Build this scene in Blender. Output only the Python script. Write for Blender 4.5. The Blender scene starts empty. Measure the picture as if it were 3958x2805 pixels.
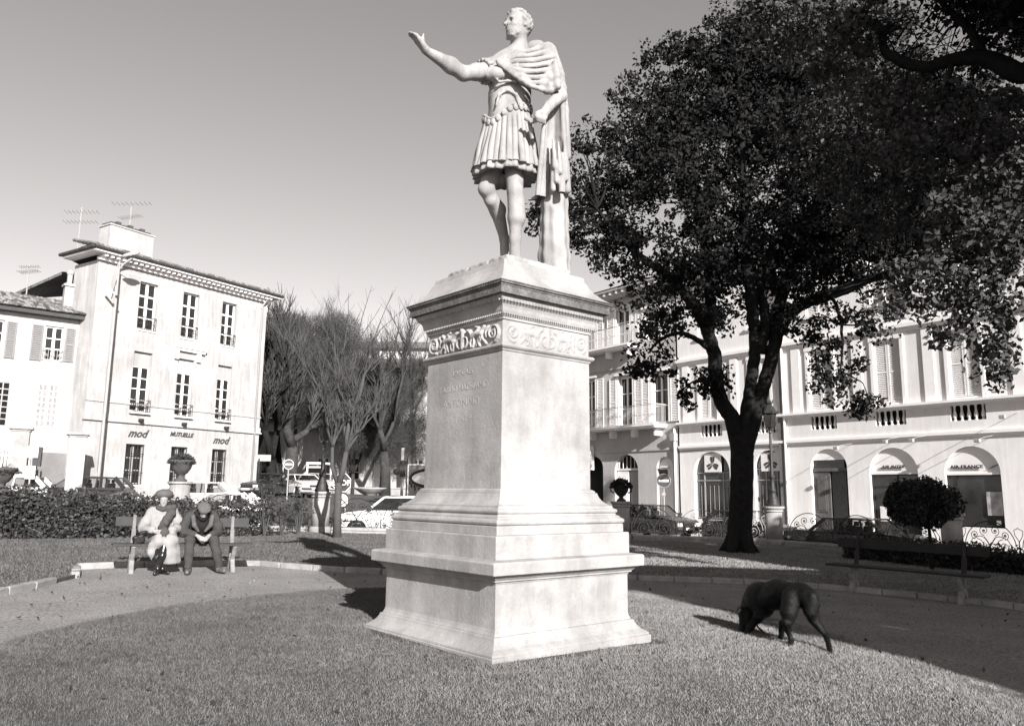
import bpy, math, random
import numpy as np
from mathutils import Vector, Matrix

# ---------------------------------------------------------------- camera, world, sun, exposure
sc = bpy.context.scene
COL = sc.collection
FPX = 3060.0; PW, PH = 3958.0, 2805.0; EYE = 1.5
_th = math.radians(9.35); _ro = math.radians(0.64)
_F = np.array([0, math.cos(_th), math.sin(_th)]); _U0 = np.array([0, -math.sin(_th), math.cos(_th)]); _R0 = np.array([1., 0, 0])
_R = math.cos(_ro)*_R0 + math.sin(_ro)*_U0
_U = -math.sin(_ro)*_R0 + math.cos(_ro)*_U0
def at(px, py, Y):
    "point of the place seen in the photograph at (px,py), at distance Y north of the viewer"
    d = _F + _R*(px-PW/2)/FPX - _U*(py-PH/2)/FPX
    t = Y/d[1]
    return Vector((t*d[0], Y, EYE+t*d[2]))
cam = bpy.data.objects.new('camera', bpy.data.cameras.new('camera')); COL.objects.link(cam); sc.camera = cam
cam.data.sensor_width = 36; cam.data.sensor_fit = 'HORIZONTAL'; cam.data.lens = FPX/PW*36
cam.data.clip_start = .05; cam.data.clip_end = 3000
cam.matrix_world = Matrix([[_R[0], _U[0], -_F[0], 0], [_R[1], _U[1], -_F[1], 0], [_R[2], _U[2], -_F[2], EYE], [0, 0, 0, 1]])

SUN_AZ = math.radians(22.3); SUN_EL = math.radians(23.6)          # shadows run away to the left of north
world = bpy.data.worlds.new('World'); sc.world = world; world.use_nodes = True
wn = world.node_tree.nodes; wl = world.node_tree.links; wn.clear()
wo = wn.new('ShaderNodeOutputWorld'); bg = wn.new('ShaderNodeBackground'); sk = wn.new('ShaderNodeTexSky')
sk.sky_type = 'NISHITA'; sk.sun_disc = False; sk.sun_elevation = SUN_EL; sk.sun_rotation = math.pi-SUN_AZ
sk.dust_density = 0.4; sk.air_density = 1.0; sk.ozone_density = 1.0
bw = wn.new('ShaderNodeRGBToBW'); tn = wn.new('ShaderNodeMix'); tn.data_type = 'RGBA'; tn.blend_type = 'MULTIPLY'
tn.inputs[0].default_value = 1.0; tn.inputs[7].default_value = (1.03, .985, .975, 1)
wl.new(sk.outputs[0], bw.inputs[0]); wl.new(bw.outputs[0], tn.inputs[6]); wl.new(tn.outputs[2], bg.inputs[0]); wl.new(bg.outputs[0], wo.inputs[0])
bg.inputs[1].default_value = .088
sl = bpy.data.lights.new('sun', 'SUN'); sl.energy = 5.0; sl.angle = math.radians(.5); sl.color = (1, .985, .97)
sun = bpy.data.objects.new('sun', sl); COL.objects.link(sun)
sun.rotation_euler = Vector((-math.sin(SUN_AZ)*math.cos(SUN_EL), math.cos(SUN_AZ)*math.cos(SUN_EL), -math.sin(SUN_EL))).to_track_quat('-Z', 'Y').to_euler()
sun.location = (10, -30, 30)
sc.view_settings.view_transform = 'Standard'; sc.view_settings.look = 'None'
sc.view_settings.exposure = 1.05; sc.view_settings.gamma = 1; sc.view_settings.use_curve_mapping = False

rnd = random.Random(11); nr = np.random.RandomState(5)
def clamp(v, a, b): return max(a, min(b, v))
def sstep(a, b, x):
    t = clamp((x-a)/(b-a), 0, 1); return t*t*(3-2*t)
def G(x, y): return -.022*x                                   # park ground: a plane falling gently to the right
def S(x, y):                                                   # street and town ground
    w = sstep(9, -4, x)
    yl = min(max(y, 20), 50)
    l = -.12+.057*(yl-27)-.02*(clamp(x, -25, 10)+5); r = -.45-.01*(clamp(x, -10, 30)-9)
    return r+(l-r)*w

# ---------------------------------------------------------------- materials (a black and white place: neutral warm greys)
def tint(v): return (min(v*1.02, 1), v*.985, v*.968, 1)
MATS = {}
def mat(name, v, rough=.85, var=.15, scale=3., bump=0., bscale=60., spec=.3, metal=0., fine=.0, fscale=90., streak=0., stain=0., alpha=1., sscale=1.2):
    m = bpy.data.materials.new(name); m.use_nodes = True; MATS[name] = m
    nt = m.node_tree; n = nt.nodes; l = nt.links; b = n['Principled BSDF']
    b.inputs['Roughness'].default_value = rough; b.inputs['Specular IOR Level'].default_value = spec; b.inputs['Metallic'].default_value = metal
    if alpha < 1: b.inputs['Alpha'].default_value = alpha
    geo = n.new('ShaderNodeNewGeometry')
    def noise(sc_, det=5, vec=None, ro=.6):
        t = n.new('ShaderNodeTexNoise'); t.inputs['Scale'].default_value = sc_; t.inputs['Detail'].default_value = det; t.inputs['Roughness'].default_value = ro
        l.new(vec if vec else geo.outputs['Position'], t.inputs['Vector']); return t.outputs[0]
    def mrange(o, a, b_, c, d):
        r = n.new('ShaderNodeMapRange'); r.inputs[1].default_value = a; r.inputs[2].default_value = b_; r.inputs[3].default_value = c; r.inputs[4].default_value = d
        l.new(o, r.inputs[0]); return r.outputs[0]
    def mul(a, b_):
        q = n.new('ShaderNodeMath'); q.operation = 'MULTIPLY'; l.new(a, q.inputs[0]); l.new(b_, q.inputs[1]); return q.outputs[0]
    f = mrange(noise(scale), .3, .7, 1-var, 1+var)
    if fine: f = mul(f, mrange(noise(fscale, 2), .3, .7, 1-fine, 1+fine))
    if streak:
        mp = n.new('ShaderNodeMapping'); mp.inputs['Scale'].default_value = (7, 7, .7); l.new(geo.outputs['Position'], mp.inputs[0])
        f = mul(f, mrange(noise(1.0, 4, mp.outputs[0]), .35, .65, 1-streak, 1.0))
    if stain: f = mul(f, mrange(noise(sscale, 6, None, .7), .42, .62, 1-stain, 1.0))
    cmb = n.new('ShaderNodeMix'); cmb.data_type = 'RGBA'; cmb.blend_type = 'MULTIPLY'; cmb.inputs[0].default_value = 1
    cmb.inputs[6].default_value = tint(v); l.new(f, cmb.inputs[7]); l.new(cmb.outputs[2], b.inputs['Base Color'])
    if bump:
        bp = n.new('ShaderNodeBump'); bp.inputs['Strength'].default_value = min(1, bump); bp.inputs['Distance'].default_value = .01
        l.new(noise(bscale, 6), bp.inputs['Height']); l.new(bp.outputs[0], b.inputs['Normal'])
    return m
stone = mat('statue_marble', .35, .8, .08, 2.5, .35, 45, .2, fine=.03, streak=.30, stain=.22, sscale=2.2)
pstone = mat('pedestal_limestone', .375, .85, .10, 1.6, .4, 30, .2, fine=.045, fscale=45, streak=.16, stain=.28)
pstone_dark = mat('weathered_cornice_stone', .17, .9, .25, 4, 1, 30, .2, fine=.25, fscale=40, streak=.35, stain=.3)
cut = mat('carved_letter_shade', .285, .9, .1, 4, .3)
plaster = mat('limewashed_plaster', .45, .9, .06, .5, .4, 25, .2, fine=.06, streak=.22, stain=.20, sscale=.6)
plaster2 = mat('shopfront_white_plaster', .8, .9, .04, .8, .3, 25, .2, streak=.09, stain=.08, sscale=.5)
plaster3 = mat('grey_render', .18, .9, .1, 1.5, .5, 30, .2, stain=.15)
shade_pl = mat('old_balcony_house_render', .45, .9, .08, 1.0, .4, 25, .2, streak=.1)
trimw = mat('white_painted_trim', .8, .7, .04, 3)
shutterm = mat('pale_grey_shutter_paint', .20, .7, .08, 3)
shutterw = mat('white_shutter_paint', .72, .7, .05, 3)
glass_d = mat('dark_window_glass', .015, .08, .3, .6, spec=.6)
glass_m = mat('shop_window_glass', .035, .12, .6, .9, spec=.7)
dark = mat('dark_interior', .012, .9, .2, 2)
iron = mat('black_painted_iron', .025, .55, .2, 8, spec=.4)
irong = mat('grey_painted_iron', .30, .6, .1, 8, spec=.4)
ironw = mat('pale_painted_iron', .42, .6, .1, 8)
tile = mat('clay_roof_tile', .14, .9, .45, 7, .5, 40, fine=.2)
tile_l = mat('lichen_roof_tile', .24, .9, .4, 9, .5, 40)
eave_m = mat('dark_gutter', .05, .7, .3, 3)
asphalt = mat('asphalt', .085, .9, .18, 1.2, .5, 120, fine=.2, fscale=60, stain=.1)
pave = mat('pavement_concrete', .42, .9, .1, 1.2, .5, 80, fine=.06)
gravel = mat('path_gravel', .265, .95, .13, .9, 1, 150, .1, fine=.5, fscale=38, stain=.12)
soil = mat('lawn_soil', .075, .95, .3, 2.5, 1, 90, .1, fine=.3)
kerbm = mat('kerb_stone', .30, .9, .2, 4, .8, 50, fine=.15, stain=.25)
wallst = mat('low_wall_stone', .36, .9, .15, 3, .7, 40, streak=.15, stain=.2)
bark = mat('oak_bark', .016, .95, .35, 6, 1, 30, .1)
bark_l = mat('pale_plane_bark', .05, .9, .3, 3, .5, 30, stain=.4, sscale=2.5)
bark_g = mat('young_tree_bark', .06, .9, .2, 8, .5, 40)
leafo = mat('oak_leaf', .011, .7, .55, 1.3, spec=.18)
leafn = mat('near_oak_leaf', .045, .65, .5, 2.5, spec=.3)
leafh = mat('hedge_leaf', .04, .6, .5, 5, spec=.4)
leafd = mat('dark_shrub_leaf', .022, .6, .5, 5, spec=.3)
grassm = mat('grass_blade', .135, .7, .22, 1.1, spec=.25, fine=.25, fscale=14)
def paler_right(m, x0, x1, a, b):
    "the grass colour grows steadily paler towards the right of the round lawn"
    nt = m.node_tree; n = nt.nodes; l = nt.links; mx = [k for k in n if k.bl_idname == 'ShaderNodeMix'][0]; src = mx.inputs[7].links[0].from_socket
    g = n.new('ShaderNodeNewGeometry'); s = n.new('ShaderNodeSeparateXYZ'); r = n.new('ShaderNodeMapRange'); r.inputs[1].default_value = x0; r.inputs[2].default_value = x1; r.inputs[3].default_value = a; r.inputs[4].default_value = b
    q = n.new('ShaderNodeMath'); q.operation = 'MULTIPLY'; l.new(g.outputs['Position'], s.inputs[0]); l.new(s.outputs[0], r.inputs[0]); l.new(r.outputs[0], q.inputs[0]); l.new(src, q.inputs[1]); l.new(q.outputs[0], mx.inputs[7])
paler_right(grassm, -2.5, 2.2, .78, 1.75)
twigm = mat('bare_twig', .05, .9, .35, .6)
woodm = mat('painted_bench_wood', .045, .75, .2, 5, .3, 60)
wood_g = mat('weathered_bench_plank', .16, .8, .25, 5, .4, 60)
concrete_leg = mat('bench_cast_leg', .22, .85, .25, 9, .6, 60)
terra = mat('terracotta', .07, .9, .2, 6, .4)
skinm = mat('skin', .26, .6, .05, 5)
hairm = mat('dark_hair', .02, .7, .2, 40)
coatl = mat('pale_wool_coat', .26, .95, .1, 9, .6, 120, .1, fine=.1)
scarfm = mat('grey_scarf', .065, .95, .15, 12, .6, 120, .1)
bootm = mat('black_leather', .012, .25, .2, 8, spec=.6)
bagm = mat('black_bag_leather', .012, .5, .2, 8)
jacketm = mat('grey_tweed_jacket', .05, .95, .15, 10, .7, 130, .1, fine=.2)
jlapel = mat('pale_jacket_lapel', .09, .95, .15, 10, .7, 130, .1, fine=.2)
knitm = mat('black_knit', .012, .95, .1, 10)
trouserm = mat('grey_trousers', .05, .95, .15, 8, .5, 100, .1)
shoem = mat('brown_shoe_leather', .09, .5, .2, 8, spec=.5)
capm = mat('cap_wool', .10, .95, .12, 15, .7, 140, .1, fine=.15)
furm = mat('black_dog_coat', .0065, .5, .4, 7, .6, 120, .22, fine=.4, fscale=60)
furt = mat('tan_dog_marking', .10, .6, .3, 9, .5, 150, .2)
chainm = mat('chain_steel', .3, .4, .1, 8, metal=.6)
tyre = mat('tyre_rubber', .015, .85, .1, 8)
rimm = mat('wheel_rim_metal', .32, .4, .1, 8, metal=.5)
chrome = mat('bumper_metal', .35, .35, .1, 8, metal=.6)
bplast = mat('grey_bumper_plastic', .04, .6, .1, 8)
carglass = mat('car_window_glass', .03, .05, .1, 3, spec=.5, alpha=.28)
headl = mat('headlamp_glass', .6, .15, .1, 20, spec=.8)
tail = mat('tail_lamp_plastic', .08, .2, .1, 8, spec=.5)
platem = mat('number_plate', .6, .5, .02, 8)
inter = mat('car_seat_cloth', .03, .9, .2, 8)
signred = mat('sign_red', .055, .5, .05, 5)
signwhite = mat('sign_white', .75, .5, .03, 5)
signblack = mat('sign_black', .02, .5, .05, 5)
logogrey = mat('fascia_letter_grey', .06, .6, .1, 5)
bannerm = mat('banner_white', .75, .8, .02, 5)
doorw = mat('carved_wood_door', .10, .6, .2, 6, .4, 40)
def paint(name, v): return mat(name, v, .25, .04, 2, spec=.6)
p_dark = paint('dark_car_paint', .022); p_mid = paint('grey_car_paint', .05); p_white = paint('white_car_paint', .62); p_beige = paint('beige_car_paint', .36); p_sil = paint('pale_car_paint', .5)

# ---------------------------------------------------------------- mesh helpers
def link(o, parent=None):
    COL.objects.link(o)
    if parent is not None: o.parent = parent
    return o
def meta(o, label=None, cat=None, group=None, kind=None):
    if label: o['label'] = label
    if cat: o['category'] = cat
    if group: o['group'] = group
    if kind: o['kind'] = kind
    return o
def thing(name, label, cat, loc=(0, 0, 0), rz=0, group=None):
    o = bpy.data.objects.new(name, None); o.empty_display_size = .3
    o.location = loc; o.rotation_euler = (0, 0, rz); link(o)
    return meta(o, label, cat, group)
def npmesh(name, V, Fc, m, parent=None, smooth=False, loc=None):
    me = bpy.data.meshes.new(name); V = np.asarray(V, dtype=np.float32); Fc = np.asarray(Fc, dtype=np.int32)
    k = Fc.shape[1]; me.vertices.add(len(V)); me.vertices.foreach_set('co', V.ravel())
    me.loops.add(len(Fc)*k); me.loops.foreach_set('vertex_index', Fc.ravel())
    me.polygons.add(len(Fc)); me.polygons.foreach_set('loop_start', np.arange(0, len(Fc)*k, k, dtype=np.int32))
    try: me.polygons.foreach_set('loop_total', np.full(len(Fc), k, dtype=np.int32))
    except Exception: pass
    me.update(calc_edges=True); me.materials.append(m)
    if smooth: me.polygons.foreach_set('use_smooth', np.ones(len(Fc), dtype=bool))
    o = bpy.data.objects.new(name, me)
    if loc is not None: o.location = loc
    return link(o, parent)
class MB:
    def __init__(s): s.v = []; s.f = []
    def add(s, vs, fs):
        o = len(s.v); s.v += [tuple(p) for p in vs]; s.f += [tuple(i+o for i in f) for f in fs]; return s
    def box(s, x0, x1, y0, y1, z0, z1):
        return s.add([(x0, y0, z0), (x1, y0, z0), (x1, y1, z0), (x0, y1, z0), (x0, y0, z1), (x1, y0, z1), (x1, y1, z1), (x0, y1, z1)],
                     [(0, 3, 2, 1), (4, 5, 6, 7), (0, 1, 5, 4), (1, 2, 6, 5), (2, 3, 7, 6), (3, 0, 4, 7)])
    def beam(s, a, b, w, h, up=(0, 0, 1)):
        a = Vector(a); b = Vector(b); d = (b-a).normalized(); u = Vector(up)
        if abs(d.dot(u)) > .95: u = Vector((0, 1, 0))
        r = d.cross(u).normalized()*w/2; u = r.cross(d).normalized()*h/2
        vs = [a-r-u, a+r-u, a+r+u, a-r+u, b-r-u, b+r-u, b+r+u, b-r+u]
        return s.add(vs, [(0, 1, 2, 3), (7, 6, 5, 4), (0, 4, 5, 1), (1, 5, 6, 2), (2, 6, 7, 3), (3, 7, 4, 0)])
    def tube(s, pts, rad, n=6, cap=True):
        pts = [Vector(p) for p in pts]
        if not hasattr(rad, '__len__'): rad = [rad]*len(pts)
        vs = []; fs = []; ref = None
        for i, p in enumerate(pts):
            d = (pts[min(i+1, len(pts)-1)]-pts[max(i-1, 0)])
            d = d.normalized() if d.length > 1e-9 else Vector((0, 0, 1))
            if ref is None: ref = Vector((0, 0, 1)) if abs(d.z) < .9 else Vector((1, 0, 0))
            a = d.cross(ref); a = a.normalized() if a.length > 1e-6 else Vector((1, 0, 0)); b = a.cross(d).normalized(); ref = b
            for k in range(n):
                t = 2*math.pi*k/n; vs.append(p+(a*math.cos(t)+b*math.sin(t))*rad[i])
        for i in range(len(pts)-1):
            for k in range(n):
                k2 = (k+1) % n; fs.append((i*n+k, (i+1)*n+k, (i+1)*n+k2, i*n+k2))
        if cap: fs.append(tuple(range(n))); fs.append(tuple(range(len(pts)*n-1, (len(pts)-1)*n-1, -1)))
        return s.add(vs, fs)
    def lathe(s, prof, c=(0, 0, 0), n=16, ax='z', flute=0):
        vs = []; fs = []; m = len(prof)
        for r, z in prof:
            for k in range(n):
                t = 2*math.pi*k/n; rr = r*(1+flute*(k % 2))
                p = (rr*math.cos(t), rr*math.sin(t), z) if ax == 'z' else (rr*math.cos(t), z, rr*math.sin(t))
                vs.append((c[0]+p[0], c[1]+p[1], c[2]+p[2]))
        for i in range(m-1):
            for k in range(n):
                k2 = (k+1) % n; q = (i*n+k, i*n+k2, (i+1)*n+k2, (i+1)*n+k)
                fs.append(q if ax == 'z' else q[::-1])
        a = tuple(range(n)); b = tuple(range(m*n-1, (m-1)*n-1, -1))
        fs += ([a[::-1], b[::-1]] if ax == 'z' else [a, b])
        return s.add(vs, fs)
    def prism(s, poly, y0, y1):
        "poly in (x,z), counter-clockwise seen from -y; extruded along y"
        n = len(poly); vs = [(x, y0, z) for x, z in poly]+[(x, y1, z) for x, z in poly]
        fs = [tuple(range(n)), tuple(range(2*n-1, n-1, -1))]+[(i, i+n, (i+1) % n+n, (i+1) % n) for i in range(n)]
        return s.add(vs, fs)
    def ball(s, c, r, n=8, m=5):
        r = r if hasattr(r, '__len__') else (r, r, r)
        prof = [(math.sin(math.pi*i/m), -math.cos(math.pi*i/m)) for i in range(m+1)]; prof[0] = (.02, -1); prof[-1] = (.02, 1)
        q = MB().lathe(prof, n=n); return s.add([(c[0]+x*r[0], c[1]+y*r[1], c[2]+z*r[2]) for x, y, z in q.v], q.f)
    def mesh(s, name, m, smooth=False):
        me = bpy.data.meshes.new(name); me.from_pydata(s.v, [], s.f); me.update(); me.materials.append(m)
        if smooth: me.polygons.foreach_set('use_smooth', np.ones(len(me.polygons), dtype=bool))
        return me
    def build(s, name, m, parent=None, smooth=False, bevel=0, loc=None, label=None, seg=2, autos=None):
        o = bpy.data.objects.new(name, s.mesh(name, m, smooth)); link(o, parent)
        if loc is not None: o.location = loc
        if bevel:
            b = o.modifiers.new('bevel', 'BEVEL'); b.width = bevel; b.segments = seg; b.limit_method = 'ANGLE'; b.angle_limit = math.radians(35)
        if label: o['label'] = label
        return o
def inst(me, name, parent=None, loc=(0, 0, 0), rz=0, scale=None, rot=None):
    o = bpy.data.objects.new(name, me); link(o, parent); o.location = loc; o.rotation_euler = rot if rot else (0, 0, rz)
    if scale: o.scale = scale
    return o
def copy_tree(o, parent=None, cache=None):
    c = o.copy(); COL.objects.link(c); c.parent = parent
    for ch in [q for q in KIDS.get(o.name, [])]: copy_tree(ch, c)
    return c
KIDS = {}
def index_kids(root):
    for o in bpy.data.objects:
        if o.parent is not None: KIDS.setdefault(o.parent.name, [])
    def rec(r):
        KIDS[r.name] = [o for o in bpy.data.objects if o.parent == r]
        for o in KIDS[r.name]: rec(o)
    rec(root)
def text(body, size, ext, m, parent, loc, rot=(math.pi/2, 0, 0), name='lettering', shear=0, bold=0, align='CENTER', xs=1):
    cu = bpy.data.curves.new(name, 'FONT'); cu.body = body; cu.size = size; cu.extrude = ext; cu.align_x = align; cu.shear = shear; cu.offset = bold; cu.resolution_u = 2
    t = bpy.data.objects.new(name+'_tmp', cu); COL.objects.link(t); bpy.context.view_layer.update()
    me = bpy.data.meshes.new_from_object(t.evaluated_get(bpy.context.evaluated_depsgraph_get())); bpy.data.objects.remove(t)
    me.materials.clear(); me.materials.append(m); me.name = name
    o = bpy.data.objects.new(name, me); link(o, parent); o.location = loc; o.rotation_euler = rot; o.scale = (xs, 1, 1)
    return o

# ---------------------------------------------------------------- signed distance figures
class SDF:
    def __init__(s, lo, hi, h):
        s.lo = np.array(lo, float); s.h = h; s.n = np.ceil((np.array(hi)-s.lo)/h).astype(int)+1
        s.F = np.full(tuple(s.n), 1.0, dtype=np.float32); s.ax = [s.lo[i]+h*np.arange(s.n[i]) for i in range(3)]
    def region(s, lo, hi):
        a = np.clip(np.floor((np.array(lo)-s.lo)/s.h).astype(int), 0, s.n); b = np.clip(np.ceil((np.array(hi)-s.lo)/s.h).astype(int)+1, 0, s.n)
        sl_ = tuple(slice(a[i], b[i]) for i in range(3))
        return sl_, s.ax[0][sl_[0]][:, None, None], s.ax[1][sl_[1]][None, :, None], s.ax[2][sl_[2]][None, None, :]
    def comb(s, sl_, d, k, sub=False):
        f = s.F[sl_]; d = d.astype(np.float32)
        if f.size == 0: return
        if sub:
            d = -d; h = np.maximum(k-np.abs(f-d), 0)/k; s.F[sl_] = np.maximum(f, d)+h*h*k/4
        else:
            h = np.maximum(k-np.abs(f-d), 0)/k; s.F[sl_] = np.minimum(f, d)-h*h*k/4
    def cap(s, a, b, ra, rb, k=.03, sub=False):
        a = np.array(a, float); b = np.array(b, float); m = max(ra, rb)+k+3*s.h
        sl_, X, Y, Z = s.region(np.minimum(a, b)-m, np.maximum(a, b)+m); d = b-a; L = max(d@d, 1e-9)
        t = np.clip(((X-a[0])*d[0]+(Y-a[1])*d[1]+(Z-a[2])*d[2])/L, 0, 1)
        s.comb(sl_, np.sqrt((X-a[0]-t*d[0])**2+(Y-a[1]-t*d[1])**2+(Z-a[2]-t*d[2])**2)-(ra+(rb-ra)*t), k, sub); return s
    def chain(s, pts, rs, k=.03):
        for i in range(len(pts)-1): s.cap(pts[i], pts[i+1], rs[i], rs[i+1], k)
        return s
    def ell(s, c, r, k=.03, R=None, sub=False):
        c = np.array(c, float); r = np.array(r, float); m = r.max()+k+3*s.h
        sl_, X, Y, Z = s.region(c-m, c+m); X = X-c[0]; Y = Y-c[1]; Z = Z-c[2]
        if R is not None: R = np.array(R); X, Y, Z = R[0][0]*X+R[0][1]*Y+R[0][2]*Z, R[1][0]*X+R[1][1]*Y+R[1][2]*Z, R[2][0]*X+R[2][1]*Y+R[2][2]*Z
        k0 = np.sqrt((X/r[0])**2+(Y/r[1])**2+(Z/r[2])**2)+1e-6; k1 = np.sqrt((X/r[0]**2)**2+(Y/r[1]**2)**2+(Z/r[2]**2)**2)+1e-6
        s.comb(sl_, k0*(k0-1)/k1, k, sub); return s
    def box(s, c, r, rd=.02, k=.02, R=None, sub=False):
        c = np.array(c, float); r = np.array(r, float); m = np.linalg.norm(r)+k+3*s.h
        sl_, X, Y, Z = s.region(c-m, c+m); X = X-c[0]; Y = Y-c[1]; Z = Z-c[2]
        if R is not None: R = np.array(R); X, Y, Z = R[0][0]*X+R[0][1]*Y+R[0][2]*Z, R[1][0]*X+R[1][1]*Y+R[1][2]*Z, R[2][0]*X+R[2][1]*Y+R[2][2]*Z
        qx = np.abs(X)-r[0]+rd+0*Y+0*Z; qy = np.abs(Y)-r[1]+rd+0*X+0*Z; qz = np.abs(Z)-r[2]+rd+0*X+0*Y
        s.comb(sl_, np.sqrt(np.maximum(qx, 0)**2+np.maximum(qy, 0)**2+np.maximum(qz, 0)**2)+np.minimum(np.maximum(qx, np.maximum(qy, qz)), 0)-rd, k, sub); return s
    def cutbelow(s, z): s.F[:, :, s.ax[2] < z] = np.maximum(s.F[:, :, s.ax[2] < z], s.h*.5); return s
    def disp(s, fn, lo=None, hi=None):
        sl_, X, Y, Z = s.region(s.lo if lo is None else lo, s.lo+s.h*s.n if hi is None else hi); s.F[sl_] += fn(X, Y, Z).astype(np.float32); return s
    def net(s):
        F = s.F; n = [k-1 for k in F.shape]; I = F < 0
        c = np.zeros(n, dtype=np.uint8)
        for a in (0, 1):
            for b in (0, 1):
                for e in (0, 1): c += I[a:a+n[0], b:b+n[1], e:e+n[2]]
        ijk = np.argwhere((c > 0) & (c < 8)); N = len(ijk); idx = np.full(n, -1, dtype=np.int32); idx[tuple(ijk.T)] = np.arange(N)
        P = np.zeros((N, 3)); cnt = np.zeros(N)
        for ax in range(3):
            o1, o2 = [q for q in range(3) if q != ax]
            for u in (0, 1):
                for w in (0, 1):
                    a = ijk.copy(); a[:, o1] += u; a[:, o2] += w; b = a.copy(); b[:, ax] += 1
                    fa = F[tuple(a.T)]; fb = F[tuple(b.T)]; m = (fa < 0) != (fb < 0); t = fa[m]/(fa[m]-fb[m]); q = a[m].astype(float); q[:, ax] += t
                    P[m] += q; cnt[m] += 1
        P = P/cnt[:, None]*s.h+s.lo; faces = []
        for ax in range(3):
            o1, o2 = [(1, 2), (2, 0), (0, 1)][ax]
            A = [slice(None)]*3; B = [slice(None)]*3; A[ax] = slice(0, -1); B[ax] = slice(1, None)
            ch = np.argwhere(I[tuple(A)] != I[tuple(B)]); ch = ch[(ch[:, o1] > 0) & (ch[:, o2] > 0) & (ch[:, o1] < n[o1]) & (ch[:, o2] < n[o2])]
            def g(u, w): q = ch.copy(); q[:, o1] -= u; q[:, o2] -= w; return idx[tuple(q.T)]
            f = np.stack([g(1, 1), g(0, 1), g(0, 0), g(1, 0)], 1); ins = I[tuple(ch.T)]
            faces.append(np.where(ins[:, None], f, f[:, ::-1]))
        Fc = np.concatenate(faces); Fc = Fc[(Fc >= 0).all(1)]
        return P, Fc
    def build(s, name, m, parent=None, label=None):
        V, Fc = s.net(); o = npmesh(name, V, Fc, m, parent, True)
        if label: o['label'] = label
        return o

def leaves(name, pts, size, m, parent=None, up=.3, asp=.55, seed=1):
    "a mass of leaf-sized diamonds at pts, random turns"
    r = np.random.RandomState(seed); n = len(pts); P = np.asarray(pts)
    a = r.normal(size=(n, 3)); a /= np.linalg.norm(a, axis=1)[:, None]; b = r.normal(size=(n, 3)); b[:, 2] += up
    b = np.cross(a, b); b /= np.linalg.norm(b, axis=1)[:, None]+1e-9; s_ = (size*(.6+.8*r.rand(n)))[:, None]
    V = np.stack([P-a*s_, P-b*s_*asp, P+a*s_, P+b*s_*asp], 1).reshape(-1, 3); Fc = np.arange(4*n).reshape(-1, 4)
    return npmesh(name, V, Fc, m, parent)
def inball(n, r): v = r.normal(size=(n, 3)); v /= np.linalg.norm(v, axis=1)[:, None]; return v*(r.rand(n)**(1/3.))[:, None]
# ================================================================ GROUND, PATH, LAWNS
def spline(pts, n=6, closed=False):
    out = []; m = len(pts); P = [Vector(p).to_3d() if len(p) == 3 else Vector((p[0], p[1], 0)) for p in pts]
    rng = range(m) if closed else range(m-1)
    for i in rng:
        if closed: a, b, c, d = P[(i-1) % m], P[i], P[(i+1) % m], P[(i+2) % m]
        else: a, b, c, d = P[max(i-1, 0)], P[i], P[i+1], P[min(i+2, m-1)]
        for k in range(n):
            t = k/n; out.append(.5*((2*b)+(c-a)*t+(2*a-5*b+4*c-d)*t*t+(3*b-a-3*c+d)*t**3))
    if not closed: out.append(P[-1])
    return out
def axisv(segs):
    r = []
    for a, b, st in segs: r += list(np.arange(a, b, st))
    return r+[segs[-1][1]]
gx = axisv([(-600, -60, 60), (-60, 60, 2), (60, 600, 60)]); gy = axisv([(-60, 16, 8), (16, 70, 2), (70, 900, 83)])
V = [(x, y, S(x, y)) for y in gy for x in gx]; nx = len(gx)
Fc = [(j*nx+i, j*nx+i+1, (j+1)*nx+i+1, (j+1)*nx+i) for j in range(len(gy)-1) for i in range(nx-1)]
road = npmesh('road', V, Fc, asphalt, smooth=True); road['kind'] = 'structure'
PARK = [(-24, -20), (-21, 10), (-15.5, 24.8), (-6.2, 26.35), (3.85, 27.9), (9.3, 28.2), (12.8, 23.5), (17.4, 17.3), (32, 2), (32, -20)]
mb = MB(); n_ = len(PARK)
mb.add([(x, y, G(x, y)) for x, y in PARK]+[(x, y, G(x, y)-1.3) for x, y in PARK], [tuple(range(n_))[::-1]]+[(i, (i+1) % n_, (i+1) % n_+n_, i+n_) for i in range(n_)])
meta(mb.build('path', gravel), kind='structure')
INNER = [(-4.53, 7.38), (-4.45, 8.51), (-4.16, 9.67), (-3.61, 10.72), (-3.1, 11.45), (-2.5, 12.05), (-1.5, 12.6), (0, 13.0), (1.3, 13.05), (2.06, 12.7), (2.72, 11.78), (3.42, 10.53),
         (3.83, 9.17), (4.02, 7.6), (3.95, 6.3), (3.3, 5.0), (2.2, 4.2), (0, 3.85), (-2.5, 4.4), (-3.9, 5.6)]
inner = [(p.x, p.y) for p in spline(INNER, 5, True)]
def sheet(poly, name, m, dz, skirt=.0, crown=None):
    cx = sum(p[0] for p in poly)/len(poly); cy = sum(p[1] for p in poly)/len(poly); n = len(poly)
    if crown:
        vs = []; fs = []; R_ = 10
        for k in range(R_+1):
            f = k/R_
            for x, y in poly:
                X = cx+(x-cx)*f; Y = cy+(y-cy)*f; vs.append((X, Y, G(X, Y)+dz+crown*(1-f*f)-(.02 if k == R_ else 0)))
        fs = [(k*n+i, (k+1)*n+i, (k+1)*n+(i+1) % n, k*n+(i+1) % n) for k in range(R_) for i in range(n)]
        o = MB().add(vs, fs).build(name, m, smooth=True)
    else:
        o = MB().add([(x, y, G(x, y)+dz) for x, y in poly]+[(x, y, G(x, y)+dz-.12) for x, y in poly], [tuple(range(n))[::-1]]+[(i, (i+1) % n, (i+1) % n+n, i+n) for i in range(n)]).build(name, m)
    return meta(o, kind='structure')
sheet(inner[::-1], 'lawn', soil, .024, crown=.03)
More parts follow.
